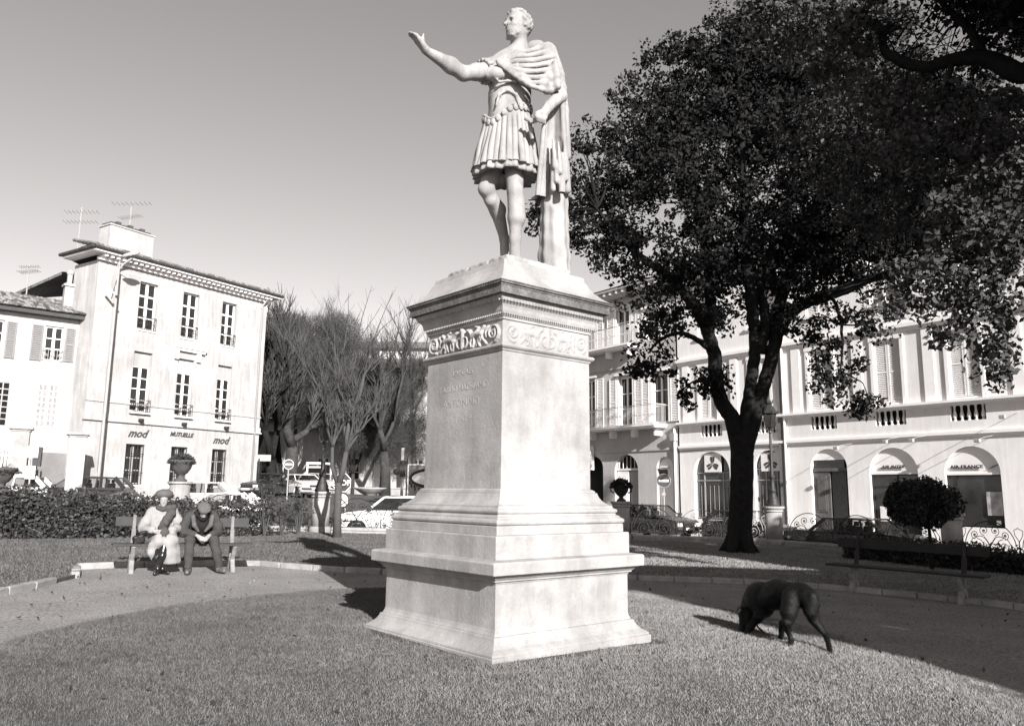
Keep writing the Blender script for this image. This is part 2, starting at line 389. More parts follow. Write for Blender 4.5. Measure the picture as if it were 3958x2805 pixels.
KL = [(-6.2, 6.0), (-6.4, 8.5), (-6.51, 10.48), (-6.53, 11.3), (-6.65, 12.5)]
KB = [(-7.3, 13.75), (-6.72, 14.3), (-5.9, 14.85), (-5.1, 15.35), (-4.6, 15.4), (-4.12, 15.1), (-3.35, 14.85), (-2.39, 14.6), (-1, 14.7), (.8, 15.0), (2.3, 15.1), (3.6, 15.05), (4.91, 14.95), (5.96, 14.4), (7.2, 13.4), (7.9, 12.5), (9.0, 11.0), (10.5, 9), (12, 6)]
outer = KL+KB+[(31, 0), (30, 4), (17.2, 17.1), (12.6, 23.3), (9.2, 27.95), (3.85, 27.7), (-5.92, 26.15), (-15.3, 24.6), (-20.5, 10), (-22, 5)]
sheet(outer, 'lawn', soil, .055)
# kerb stones, one by one
kerb = thing('kerb', None, None); meta(kerb, kind='structure')
def kerbs(line, L0=.62, w=.12, h=.095):
    pts = spline(line, 8); acc = 0; pl = [pts[0]]; 
    i = 0; cur = pts[0].copy(); seg = L0*rnd.uniform(.8, 1.2); start = cur.copy()
    for a, b in zip(pts[:-1], pts[1:]):
        d = (b-a).length; p = 0
        while acc+d-p >= seg:
            p += seg-acc; acc = 0; q = a.lerp(b, p/d)
            L = (q-start).length-.012; ang = math.atan2(q.y-start.y, q.x-start.x); mid = (q+start)/2; z = G(mid.x, mid.y)
            tl = -.022*math.cos(ang)
            k = MB(); j = lambda: rnd.uniform(-.008, .008)
            vs = [(sx*L/2+j(), sy*w/2+j(), (hh+j() if hh else -.06)+sx*L/2*tl) for hh in (0, h) for sx, sy in ((-1, -1), (1, -1), (1, 1), (-1, 1))]
            k.add(vs, [(0, 3, 2, 1), (4, 5, 6, 7), (0, 1, 5, 4), (1, 2, 6, 5), (2, 3, 7, 6), (3, 0, 4, 7)])
            o = k.build('kerb_stone', kerbm, kerb, bevel=.015, seg=1, loc=(mid.x, mid.y, z)); o.rotation_euler = (0, 0, ang+rnd.uniform(-.015, .015))
            start = q; seg = L0*rnd.uniform(.75, 1.25)
        acc += d-p
kerbs(KL); kerbs([(-6.65, 12.5), (-7.3, 13.75)], .4); kerbs(KB)
def inpoly(P, poly):
    x, y = P[:, 0], P[:, 1]; r = np.zeros(len(P), bool); j = len(poly)-1
    for i in range(len(poly)):
        xi, yi = poly[i]; xj, yj = poly[j]
        if yi != yj: r ^= ((yi > y) != (yj > y)) & (x < (xj-xi)*(y-yi)/(yj-yi)+xi)
        j = i
    return r
def grass(name, poly, lo, hi, dens, hgt, wid, dz, seed, keep=None, crown=None):
    r = np.random.RandomState(seed); n = int((hi[0]-lo[0])*(hi[1]-lo[1])*dens); P = np.column_stack([r.uniform(lo[0], hi[0], n), r.uniform(lo[1], hi[1], n)])
    P = P[inpoly(P, poly)]; P = P[np.abs(P[:, 0]) < .70*P[:, 1]+.8]
    if keep is not None: P = P[keep(P, r)]
    n = len(P); patch = .85+.12*np.sin(P[:, 0]*2.1+np.sin(P[:, 1]*1.7)*2)*np.sin(P[:, 1]*2.6+1)+.25*r.rand(n)
    a = r.rand(n)*2*math.pi; w = wid*(.6+.8*r.rand(n))/2; h = hgt*(.5+.8*r.rand(n))*patch; ln = h*r.rand(n)*1.1; b = r.rand(n)*2*math.pi
    z = -.022*P[:, 0]+dz
    if crown is not None:
        d = np.hypot(P[:, 0]+.2, P[:, 1]-8.6)/4.4; z = z+crown*np.clip(1-d*d, 0, 1)-.004
    dx, dy = np.cos(a)*w, np.sin(a)*w
    V = np.stack([np.column_stack([P[:, 0]-dx, P[:, 1]-dy, z]), np.column_stack([P[:, 0]+dx, P[:, 1]+dy, z]), np.column_stack([P[:, 0]+np.cos(b)*ln, P[:, 1]+np.sin(b)*ln, z+h])], 1).reshape(-1, 3)
    return meta(npmesh(name, V, np.arange(3*n).reshape(-1, 3), grassm), kind='stuff')
PC = np.array([-.047, 8.621]); PTH = math.radians(40.3)
def notped(P, r):
    d = P-PC; x = d[:, 0]*math.cos(PTH)+d[:, 1]*math.sin(PTH); y = -d[:, 0]*math.sin(PTH)+d[:, 1]*math.cos(PTH)
    o = np.maximum(np.abs(x)-1.03, np.abs(y)-1.07)
    bare = (o < .10+.10*np.sin(x*5+y*3)) & (r.rand(len(P)) < .75)
    return (o > 0) & ~bare
grass('grass', inner, (-4.8, 4.9), (4.3, 13.2), 8500, .029, .0062, .02, 3, notped, .03)
grass('grass', [(-.25+(x+.25)*1.025+.03*math.sin(i*1.7), 8.6+(y-8.6)*1.025+.03*math.sin(i*2.3)) for i, (x, y) in enumerate(inner)], (-4.9, 4.9), (4.4, 13.4), 1500, .026, .007, .004, 6, lambda P, r: np.hypot(P[:, 0]+.2, P[:, 1]-8.6) > 3.6)
r_ = np.random.RandomState(12); P = np.column_stack([r_.uniform(-8, 9, 900), r_.uniform(5, 16, 900)])[:420]; P = P[(np.abs(P[:, 0]) < .7*P[:, 1]) & notped(P, r_)]
q = leaves('fallen_leaves', np.column_stack([P, -.022*P[:, 0]+.035+.03*inpoly(P, inner)]), .022, MATS['hedge_leaf'], None, 3.0, .7, 13); meta(q, kind='stuff')
r_ = np.random.RandomState(14); P = np.column_stack([r_.uniform(-8, 9, 2600), r_.uniform(5, 16, 2600)])[:1500]; P = P[(np.abs(P[:, 0]) < .7*P[:, 1]) & ~inpoly(P, inner) & ~inpoly(P, outer)]
q = leaves('pebbles', np.column_stack([P, -.022*P[:, 0]+.006]), .009, MATS['pavement_concrete'] if False else gravel, None, 1.0, .8, 15); meta(q, kind='stuff')
grass('grass', outer, (-14, 9), (16, 28), 950, .042, .012, .05, 4)

# ================================================================ PARK WALL, FENCES, PILLARS, LAMPS
def lowwall(a, b, label):
    a = Vector(a).to_3d(); b = Vector(b).to_3d(); a.z = G(a.x, a.y); b.z = G(b.x, b.y); L = (b-a).to_2d().length; ang = math.atan2(b.y-a.y, b.x-a.x)
    t = thing('low_wall', label, 'low wall', a, ang, 'low stone walls round the park'); sl_ = (b.z-a.z)/L
    mb = MB().add([(x, y, z+x*sl_) for x, y, z in [(0, -.17, -1), (L, -.17, -1), (L, .17, -1), (0, .17, -1), (0, -.17, .13), (L, -.17, .13), (L, .17, .13), (0, .17, .13)]], [(0, 3, 2, 1), (4, 5, 6, 7), (0, 1, 5, 4), (1, 2, 6, 5), (2, 3, 7, 6), (3, 0, 4, 7)])
    mb.build('wall_body', wallst, t); n = max(2, round(L/1.25)); w = L/n
    for i in range(n):
        mb = MB().add([(x, y, z+(i*w+x)*sl_) for x, y, z in [(.006, -.2, .132), (w-.006, -.2, .132), (w-.006, .2, .132), (.006, .2, .132), (.006, -.2, .23), (w-.006, -.2, .23), (w-.006, .2, .23), (.006, .2, .23)]], [(0, 3, 2, 1), (4, 5, 6, 7), (0, 1, 5, 4), (1, 2, 6, 5), (2, 3, 7, 6), (3, 0, 4, 7)])
        mb.build('coping_stone', wallst, t, bevel=.015, seg=1, loc=(i*w, 0, 0))
    return t
def spiral(cx, cz, r, turns, a0, sgn=1, n=14, shrink=.75):
    return [(cx+r*(1-shrink*i/n)*math.cos(a0+sgn*turns*2*math.pi*i/n), 0, cz+r*(1-shrink*i/n)*math.sin(a0+sgn*turns*2*math.pi*i/n)) for i in range(n+1)]
def scroll_mesh(m):
    q = MB(); r = .0105
    arc = lambda cx, cz, R_, a, b, n=10: [(cx+R_*math.cos(math.radians(a+(b-a)*i/n)), 0, cz+R_*math.sin(math.radians(a+(b-a)*i/n))) for i in range(n+1)]
    q.tube([(x*1.0, y, z) for x, y, z in arc(0, .22, .72, 4, 176, 16)], r*1.3, 4)
    q.tube([(0, 0, 0), (0, 0, .3)], r*1.8, 4)
    for s in (-1, 1):
        q.tube([(0, 0, .26), (s*.1, 0, .42), (s*.16, 0, .5)], r*1.5, 4); q.tube([(s*.8, 0, 0), (s*.8, 0, .42)], r*1.5, 4)
        for cx, cz, R_, a0, sg in ((s*.37, .24, .22, math.pi/2, s), (s*.15, .68, .14, -math.pi/2, s), (s*.42, .56, .12, -math.pi/2, s), (s*.12, .13, .09, 0, -s), (s*.66, .1, .09, math.pi/2, -s)):
            q.tube(spiral(cx, cz, R_, 1.4, a0, sg), r, 4); q.ball((cx, 0, cz), (.032, .02, .032), 6, 4)
        q.tube([(s*.16, 0, .5), (s*.28, 0, .53), (s*.5, 0, .44), (s*.6, 0, .25), (s*.56, 0, .06), (s*.42, 0, .01)], r, 4)
        q.tube([(s*.8, 0, .42), (s*.7, 0, .58), (s*.68, 0, .72), (s*.8, 0, .78)], r, 4)
    q.box(-.8, .8, -.01, .01, -.0, .02)
    return q.mesh('scroll_panel', m)
SCD = scroll_mesh(iron); SCL = scroll_mesh(ironw)
def fence(a, b, label, me=SCD):
    a = Vector(a).to_3d(); b = Vector(b).to_3d(); L = (b-a).length; n = max(1, round(L/1.6)); ang = math.atan2(b.y-a.y, b.x-a.x)
    t = thing('iron_fence', label, 'iron fence', (a.x, a.y, G(a.x, a.y)+.235), ang, 'scrolled iron fences on the park wall'); w = L/n
    for i in range(n):
        x = (i+.5)*w; p = a.lerp(b, (i+.5)/n); inst(me, 'scroll_panel', t, (x, 0, G(p.x, p.y)-G(a.x, a.y)), scale=(w/1.6, 1, 1))
    return t
lowwall((-15.2, 24.85), (-6.58, 26.25), 'low pale wall running left behind the hedge and rose bushes')
lowwall((-5.83, 26.4), (3.5, 27.85), 'low sunlit wall between the shaded lamp pillar and the urn pillar, behind the young bare tree')
lowwall((4.2, 27.9), (8.9, 28.18), 'low wall behind the big oak, between urn pillar and right lamp pillar')
lowwall((9.55, 27.87), (12.62, 23.75), 'low wall in front of the dark saloon right of the right lamp pillar')
lowwall((13.0, 23.25), (17.4, 17.3), 'low wall at the right edge in front of the airline windows')
fence((-15.2, 24.85), (-6.58, 26.25), 'dark scrolled fence left of the lamp pillar, half hidden by the hedge')
fence((-5.83, 26.4), (3.5, 27.85), 'scrolled fence in front of the white car beside the pedestal')
fence((4.2, 27.9), (8.9, 28.18), 'pale scrolled fence crossing behind the oak trunk', SCL)
fence((9.55, 27.87), (12.62, 23.75), 'dark scrolled fence in front of the dark saloon')
fence((13.0, 23.25), (17.4, 17.3), 'dark scrolled fence against the bright pavement at the right edge')
def pillar(x, y, label, group='stone pillars of the park wall', h=1.36):
    z = G(x, y); t = thing('stone_pillar', label, 'pillar', (x, y, z), 0, group)
    MB().lathe([(.36, -.6), (.36, .16), (.33, .2), (.31, .24)], n=24).build('base', wallst, t, smooth=False, bevel=.01)
    MB().lathe([(.285, .24), (.285, h-.2)], n=24).build('shaft', wallst, t, smooth=True)
    MB().lathe([(.30, h-.2), (.33, h-.17), (.31, h-.13), (.36, h-.08), (.38, h-.06), (.38, h)], n=24).build('capital', wallst, t, bevel=.006)
    return z+h
zl = pillar(-6.2, 26.35, 'sunlit stone pillar with a branch shadow, under the left lamp')
zr = pillar(9.22, 28.2, 'stone pillar right of the oak, under the lantern lamp')
zu = pillar(3.85, 27.92, 'shaded stone pillar carrying the flowered urn, right of the pedestal')
pillar(12.85, 23.5, 'stone pillar behind the clipped round tree')
def lamp(x, y, z, H, label):
    t = thing('street_lamp', label, 'street lamp', (x, y, z), 0, 'lanterns on tall fluted posts')
    MB().lathe([(.24, 0), (.24, .08), (.2, .11), (.22, .16), (.17, .26), (.12, .4), (.1, .48), (.13, .52), (.13, .56), (.085, .62), (.075, .9), (.085, .98), (.115, 1.03), (.09, 1.08)], n=12).build('lamp_base', iron, t, smooth=True)
    MB().lathe([(.062, 1.08), (.045, H-1.2), (.07, H-1.17), (.05, H-1.1), (.09, H-1.05), (.06, H-1.0)], n=12, flute=-.12).build('post', iron, t)
    MB().lathe([(.13, H-1.0), (.15, H-.97), (.22, H-.52), (.23, H-.5)], n=8).build('lantern_glass', glass_m, t)
    c = MB()
    for k in range(8):
        a = 2*math.pi*k/8; c.tube([(.135*math.cos(a), .135*math.sin(a), H-1.0), (.232*math.cos(a), .232*math.sin(a), H-.5)], .013, 4)
    c.build('lantern_frame', iron, t)
    MB().lathe([(.30, H-.5), (.31, H-.46), (.24, H-.36), (.14, H-.22), (.09, H-.17), (.13, H-.12), (.12, H-.08), (.03, H-.08), (.02, H-.01)], n=8).build('lantern_roof', iron, t)
    c = MB()
    for k in range(8):
        a = 2*math.pi*k/8; c.tube([(.12*math.cos(a), .12*math.sin(a), H-.1), (.15*math.cos(a), .15*math.sin(a), H)], [.02, .006], 4); c.tube([(.3*math.cos(a), .3*math.sin(a), H-.48), (.34*math.cos(a), .34*math.sin(a), H-.4)], [.02, .005], 4)
    c.build('crown', iron, t)
lamp(9.22, 28.2, zr, at(3001, 1546, 28.2).z-zr, 'black lantern lamp on the round pillar right of the oak')
lamp(-6.2, 26.35, zl, at(1262, 1590, 26.35).z-zl, 'lantern lamp on the sunlit pillar, seen behind the young bare tree')
def potplant(pot, x, y, z, r, label, leafm_, seed, dens=900, group=None, squash=.8):
    r_ = np.random.RandomState(seed); P = inball(dens, r_)*np.array([r, r, r*squash]); P[:, 2] = np.abs(P[:, 2])-r*.15
    tr = thing('potted_plant', label, 'plant', (x, y, z), 0, group)
    leaves('foliage', P, .035, leafm_, tr, seed=seed)
    st = MB()
    for k in range(14):
        a = rnd.uniform(0, 6.28); R_ = rnd.uniform(.5, 1)*r; st.tube([(0, 0, -.05), (math.cos(a)*R_*.6, math.sin(a)*R_*.6, r*.4), (math.cos(a)*R_*1.1, math.sin(a)*R_*1.1, rnd.uniform(-.2, .5)*r)], [.01, .004, .002], 3)
    st.build('stems', bark_g, tr)
def urn(x, y, z, s, label, m=terra, group='garden urns'):
    t = thing('garden_urn', label, 'urn', (x, y, z), 0, group)
    MB().lathe([(q*s, w*s) for q, w in [(.17, 0), (.17, .05), (.1, .09), (.07, .14), (.09, .18), (.16, .22), (.24, .34), (.28, .46), (.33, .52), (.33, .57), (.29, .57), (.27, .5)]], n=20).build('bowl', m, t, smooth=True)
    for sg in (() if m is terra else (-1, 1)): MB().tube([(sg*.26*s, 0, .3*s), (sg*.38*s, 0, .36*s), (sg*.38*s, 0, .46*s), (sg*.3*s, 0, .5*s)], .025*s, 5).build('handle', m, t)
    return z+.54*s
zz = urn(3.85, 27.92, zu, .95, 'dark urn on the shaded pillar right of the pedestal', iron); potplant(0, 3.85, 27.92, zz, .42, 'trailing plant in the dark urn right of the pedestal', leafd, 31, 1500)
p = at(697, 1858, 24.6); zz = urn(p.x, p.y, p.z-.02, 1.15, 'clay urn rising above the hedge in front of the arched window'); potplant(0, p.x, p.y, zz-.02, .42, 'geranium bush in the clay urn in front of the arched window', leafh, 32, 1500)
MB().lathe([(.3, 0), (.3, p.z-G(p.x, p.y)-.1), (.36, p.z-G(p.x, p.y)-.08), (.36, p.z-G(p.x, p.y)-.02)], n=20).build('stone_pillar', wallst, loc=(p.x, p.y, G(p.x, p.y)))
meta(bpy.data.objects['stone_pillar.004'] if 'stone_pillar.004' in bpy.data.objects else bpy.data.objects[-1], 'stone pedestal hidden behind the hedge under the clay urn', 'pillar', 'stone pillars of the park wall')
p = at(2, 1893, 24.0); zz = urn(p.x, p.y, p.z-.02, 1.2, 'large clay urn cut by the left edge of the picture'); potplant(0, p.x, p.y, zz-.05, .5, 'low plant in the large clay urn at the left edge', leafh, 33, 900, None, .35)
o = MB().lathe([(.4, 0), (.4, p.z-G(p.x, p.y)-.02)], n=20).build('stone_pillar', wallst, loc=(p.x, p.y, G(p.x, p.y)), label='stone block under the large clay urn at the left edge'); meta(o, None, 'pillar', 'stone pillars of the park wall')

# ================================================================ PEDESTAL
ped = thing('pedestal', 'tall square limestone pedestal with inscription, carved frieze and wide cornice, carrying the statue', 'pedestal', (PC[0], PC[1], 0), PTH)
def sq(prof, name, m=pstone, bev=.006, jit=0, parent=ped, label=None, sub=1):
    vs = []; fs = []; M = 4*sub
    for a, z in prof:
        x, y = a-.039, a
        cs = [(-x, -y), (x, -y), (x, y), (-x, y)]
        for i in range(4):
            p0, p1 = cs[i], cs[(i+1) % 4]
            for k in range(sub):
                t = k/sub; vs.append((p0[0]+(p1[0]-p0[0])*t+rnd.uniform(-jit, jit), p0[1]+(p1[1]-p0[1])*t+rnd.uniform(-jit, jit), z+rnd.uniform(-jit, jit)))
    n = len(prof)
    for i in range(n-1): fs += [(i*M+k, i*M+(k+1) % M, (i+1)*M+(k+1) % M, (i+1)*M+k) for k in range(M)]
    fs += [tuple(range(M))[::-1], tuple(range((n-1)*M, n*M))]
    return MB().add(vs, fs).build(name, m, parent, bevel=bev, label=label, seg=2)
sq([(1.16, -.3), (1.14, -.015), (1.09, .02)], 'footing', pstone, 0, .02, sub=12)
sq([(1.092, -.1), (1.09, .0), (1.088, .088), (1.080, .094)], 'base_slab', jit=.004, bev=.008, sub=6)
sq([(1.076, .094), (1.074, .112), (1.05, .13), (1.02, .15), (.992, .18), (.974, .21), (.966, .235), (.958, .240)], 'base_moulding', bev=.003)
sq([(.948, .24), (.934, .27), (.926, .30), (.925, .69)], 'die', bev=.004)
sq([(.93, .69), (.935, .705), (.955, .712), (.957, .726), (.975, .742), (.99, .758), (1.005, .762), (1.006, .776)], 'bed_moulding', bev=.002)
sq([(1.05, .776), (1.052, .882), (1.04, .892), (.94, .905)], 'ledge_slab', bev=.008)
sq([(.941, .90), (.941, 1.108), (.934, 1.117)], 'plinth_block', bev=.006)
sq([(.898, 1.117), (.898, 1.198), (.89, 1.204)], 'upper_step', bev=.004)
sq([(.885, 1.204), (.902, 1.214), (.908, 1.232), (.902, 1.25), (.885, 1.262), (.872, 1.268), (.872, 1.28), (.845, 1.292), (.838, 1.305), (.852, 1.318), (.856, 1.333), (.85, 1.348), (.825, 1.358), (.818, 1.37), (.818, 1.382), (.79, 1.392), (.762, 1.412), (.74, 1.436), (.722, 1.464), (.712, 1.49), (.708, 1.5), (.708, 1.512), (.692, 1.516), (.69, 1.53), (.68, 1.538), (.664, 1.548)], 'attic_base', bev=0)
sq([(.657, 1.546), (.652, 2.90)], 'shaft', bev=.006)
sq([(.654, 2.90), (.662, 2.908), (.664, 2.92), (.682, 2.932), (.692, 2.944), (.694, 2.958), (.684, 2.97), (.66, 2.976)], 'neck_moulding', bev=0)
sq([(.648, 2.976), (.648, 3.215)], 'frieze', bev=.004)
sq([(.652, 3.215), (.664, 3.22), (.664, 3.245), (.672, 3.25), (.674, 3.262), (.69, 3.28), (.698, 3.30), (.704, 3.335), (.715, 3.36), (.732, 3.378), (.748, 3.388), (.75, 3.40), (.754, 3.404), (.758, 3.418), (.762, 3.426), (.762, 3.441)], 'bed_cornice', pstone, 0)
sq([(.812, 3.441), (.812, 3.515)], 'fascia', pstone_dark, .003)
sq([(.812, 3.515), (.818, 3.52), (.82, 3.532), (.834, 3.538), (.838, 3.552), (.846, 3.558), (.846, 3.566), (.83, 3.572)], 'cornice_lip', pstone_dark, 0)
sq([(.83, 3.568), (.79, 3.595), (.735, 3.64), (.69, 3.69), (.66, 3.74), (.64, 3.785), (.632, 3.80), (.622, 3.802), (.612, 3.862), (.60, 3.867)], 'weathered_cap', jit=.002, bev=.004, sub=4)
# egg row and bead row under the fascia: too small to lift out singly
for a_, z_, r_, st_ in ((.756, 3.395, .011, .042), (.70, 3.27, .008, .03), (.835, 3.545, .007, .026)):
    q = MB(); 
    for fx in range(2):
        hl = a_-.039 if fx == 0 else a_
        for s in np.arange(-hl, hl, st_):
            c = (s, -a_, z_) if fx == 0 else (-(a_-.039), s, z_)
            q.ball(c, (r_, r_, r_*1.5), 6, 4)
    o = q.build('bead_row', pstone if r_ > .0075 else pstone_dark, ped); o['kind'] = 'stuff'
# carved frieze reliefs
def relief(name, half, strokes, depth, rot, off):
    nu, nv = int(half*2/.0055), 42; U_, V_ = np.meshgrid(np.linspace(-half, half, nu), np.linspace(0, .239, nv)); H_ = np.zeros_like(U_)
    for pts, w, hh in strokes:
        D = np.full_like(U_, 9.)
        for (x0, y0), (x1, y1) in zip(pts[:-1], pts[1:]):
            dx, dy = x1-x0, y1-y0; L = dx*dx+dy*dy+1e-9; t = np.clip(((U_-x0)*dx+(V_-y0)*dy)/L, 0, 1); D = np.minimum(D, np.hypot(U_-x0-t*dx, V_-y0-t*dy))
        H_ = np.maximum(H_, hh*np.sqrt(np.clip(1-(D/w)**2, 0, 1)))
    H_ = H_*depth+.003; H_[0] = H_[-1] = 0; H_[:, 0] = H_[:, -1] = 0
    P = np.stack([U_.ravel(), -H_.ravel(), 2.976+V_.ravel()], 1); idx = np.arange(nu*nv).reshape(nv, nu)
    F_ = np.stack([idx[:-1, :-1], idx[:-1, 1:], idx[1:, 1:], idx[1:, :-1]], -1).reshape(-1, 4)
    o = npmesh(name, P, F_, pstone, ped, True); o.rotation_euler = (0, 0, rot); o.location = off; return o
def sp2(cx, cy, r, a0, sg, tn=1.6): return [(cx+r*(1-.8*i/22)*math.cos(a0+sg*tn*6.283*i/22), cy+r*(1-.8*i/22)*math.sin(a0+sg*tn*6.283*i/22)) for i in range(23)]
def frz(half):
    st = []; k = half
    for s in (-1, 1):
        st += [(sp2(s*k*.80, .12, .095, -1.2, s), .014, 1), (sp2(s*k*.80, .12, .05, 1, -s, .6), .012, .9)]
        st += [([(s*k*.62, .03), (s*k*.52, .09), (s*k*.50, .17), (s*k*.56, .21)], .016, .9), ([(s*k*.66, .2), (s*k*.6, .15), (s*k*.63, .09)], .012, .8)]
        st += [([(s*k*.5, .14), (s*k*.36, .15), (s*k*.26, .13)], .036, 1.3), ([(s*k*.26, .14), (s*k*.19, .19), (s*k*.15, .2)], .022, 1.2), ([(s*k*.27, .12), (s*k*.22, .06), (s*k*.25, .02)], .012, 1), ([(s*k*.31, .11), (s*k*.31, .05), (s*k*.28, .015)], .012, .9),
               ([(s*k*.47, .12), (s*k*.50, .07), (s*k*.44, .05), (s*k*.47, .015)], .013, 1), ([(s*k*.44, .12), (s*k*.42, .06), (s*k*.38, .02)], .012, .8), ([(s*k*.34, .16), (s*k*.42, .21), (s*k*.34, .225)], .014, .8)]
        st += [(sp2(s*k*.06, .10, .075, -1.57, s, .75), .013, 1), ([(s*.015, .05), (s*.02, .2)], .012, .8)]
    st += [([(0, .03), (0, .21)], .03, 1.1), ([(0, .21), (0, .225)], .02, 1.4)]
    return st
relief('frieze_carving', .645, frz(.645), .034, -math.pi/2, (-.609, 0, 0))
relief('frieze_carving', .606, frz(.606), .013, 0, (0, -.648, 0))
for i, (ln, sz, dx) in enumerate([('IMP CAES', .085, .0), ('T AELIO HADRIANO', .095, .0), ('ANTONINO', .115, -.02), ('AVG PIO P P', .10, -.02), ('NEM ORIVNDO', .11, -.04)]):
    o = text(ln, sz, .0012, cut, ped, (-.6155, -dx, 2.72-.165*i), (math.pi/2, 0, -math.pi/2), 'inscription_lettering')
# ================================================================ STATUE
SY = 8.55
stt = thing('statue', 'pale marble statue of a bearded Roman emperor in cuirass and cloak, right arm stretched out', 'statue', (PC[0], PC[1], 3.86), 0)
stt.location = (0, 0, 0)
def sp(x, y, Y=SY): v = at(x, y, Y); return (v.x, v.y, v.z)
C1 = lambda x, y, Y=SY: sp(1550+x*.3448, y*.3448, Y)
C2 = lambda x, y, Y=SY: sp(1750+x*.394, 480+y*.394, Y)
def vadd(a, b): return tuple(np.array(a)+np.array(b))
base_z = 3.945
def rotated_box(): pass
# statue's own irregular plinth, cracked at the front edge
q = SDF((-.75, 7.85, 3.8), (.65, 9.4, 4.06), .016)
Rz = [[math.cos(PTH), math.sin(PTH), 0], [-math.sin(PTH), math.cos(PTH), 0], [0, 0, 1]]
q.box((PC[0]-.0, PC[1], 3.905), (.47, .53, .052), .02, .01, Rz)
q.disp(lambda X, Y, Z: .004*np.sin(X*40+Y*23)*np.sin(Y*37)+.003*np.sin(X*90+Z*60))
for s in (-.2, .15):
    c = (PC[0]-.47*math.cos(PTH)-s*math.sin(PTH), PC[1]-.47*math.sin(PTH)+s*math.cos(PTH), 3.95); q.ell(c, (.05, .02, .05), .01, None, True)
q.build('statue_plinth', stone, stt)
# ---- body: one surface
B = SDF((-1.35, 7.6, 3.9), (.75, 9.2, 7.1), .0135)
f = np.array([-.80, -.60, .02]); f /= np.linalg.norm(f); u = np.array([0, 0, 1.]); l = np.cross(u, f); l /= np.linalg.norm(l)   # l: the statue's left (towards screen right and viewer)
hc = np.array(C1(1312, 285, 8.5))
if l[1] > 0: l = -l
def hp(a, b, c): return tuple(hc+f*a+l*b+u*c)
RH = [list(f), list(l), [0, 0, 1]]
B.ell(hp(-.015, 0, .03), (.158, .122, .150), .02, RH)                      # skull
B.ell(hp(.045, 0, -.075), (.100, .092, .125), .04, RH)                     # face
B.ell(hp(.070, 0, -.145), (.070, .074, .062), .04, RH)                     # bearded chin
B.cap(hp(.132, -.055, .022), hp(.132, .055, .022), .020, .020, .03)        # brow
B.cap(hp(.140, 0, .012), hp(.186, 0, -.060), .013, .024, .02)              # nose
B.ell(hp(.140, .0, -.115), (.022, .040, .011), .015, RH)                   # lower lip
B.ell(hp(.142, .0, -.090), (.022, .042, .012), .012, RH)                   # moustache
for s in (-1, 1):
    B.ell(hp(.135, s*.045, -.012), (.034, .030, .020), .014, RH, True)      # eye sockets
    B.ell(hp(.112, s*.045, -.012), (.018, .020, .012), .006, RH)
    B.ell(hp(.10, s*.062, -.055), (.03, .028, .028), .03, RH)              # cheekbones
    B.ell(hp(-.015, s*.118, -.02), (.030, .014, .042), .008, RH); B.ell(hp(-.01, s*.130, -.02), (.012, .012, .022), .008, RH, True)
B.cap(hp(.128, -.03, -.102), hp(.128, .03, -.102), .005, .005, .006, True)
def curls(X, Y, Z):
    dx, dy, dz = X-hc[0], Y-hc[1], Z-hc[2]; a = dx*f[0]+dy*f[1]; b = dx*l[0]+dy*l[1]
    m = np.clip((dz-.075+ -.5*np.minimum(a, .02)*-1+0*a)/.04, 0, 1); back = np.clip((-.02-a)/.04, 0, 1)*np.clip((dz+.16)/.04, 0, 1); m = np.maximum(np.clip((dz-.085+.25*(a-.1))/.03, 0, 1), back)
    beard = np.clip((-.10-dz)/.03, 0, 1)*np.clip((a-.0)/.04, 0, 1)
    w = np.sin(a*95+np.sin(b*70)*1.5)*np.sin(b*88+1)*np.sin(dz*92+np.sin(a*60)*1.3)
    return -.024*m*(w+.35)-.006*beard*(w+.3)
B.disp(curls, hc-.26, hc+.26)
rc = np.random.RandomState(9)
for i in range(230):
    v = rc.normal(size=3); v /= np.linalg.norm(v)
    if v[2] < -.75 or (v[0] > .15 and v[2] < .52) or (abs(v[1]) > .6 and v[2] < -.1 and v[0] > -.25): continue
    q_ = .162*v[0]-.015, .126*v[1], .154*v[2]+.03; e_ = .018+.010*rc.rand(); B.ell(hp(*q_), (e_, e_, e_*.8), .005)
for i in range(46):
    a_ = rc.uniform(-1.35, 1.35); z_ = rc.uniform(-.19, -.10); q_ = .045+.085*math.cos(a_), .085*math.sin(a_), z_; B.ell(hp(*q_), (.016, .016, .018), .006)
nb = C1(1330, 600, 8.6); B.chain([hp(-.03, 0, -.10), C1(1325, 520, 8.56), nb], [.085, .082, .105], .04)
B.cap(hp(-.01, .045, -.12), C1(1290, 610, 8.5), .018, .014, .03)            # neck tendon
shR = C1(985, 800, 8.50); elR = C1(700, 828, 8.28); wrR = C1(285, 575, 8.02)
B.chain([nb, shR], [.11, .12], .08)
B.chain([shR, vadd(np.array(shR)*.5+np.array(elR)*.5, (0, 0, .005)), elR], [.100, .092, .080], .04)
mid = np.array(elR)*.65+np.array(wrR)*.35+np.array([.0, 0, .005]); B.chain([elR, tuple(mid), wrR], [.079, .088, .047], .04)
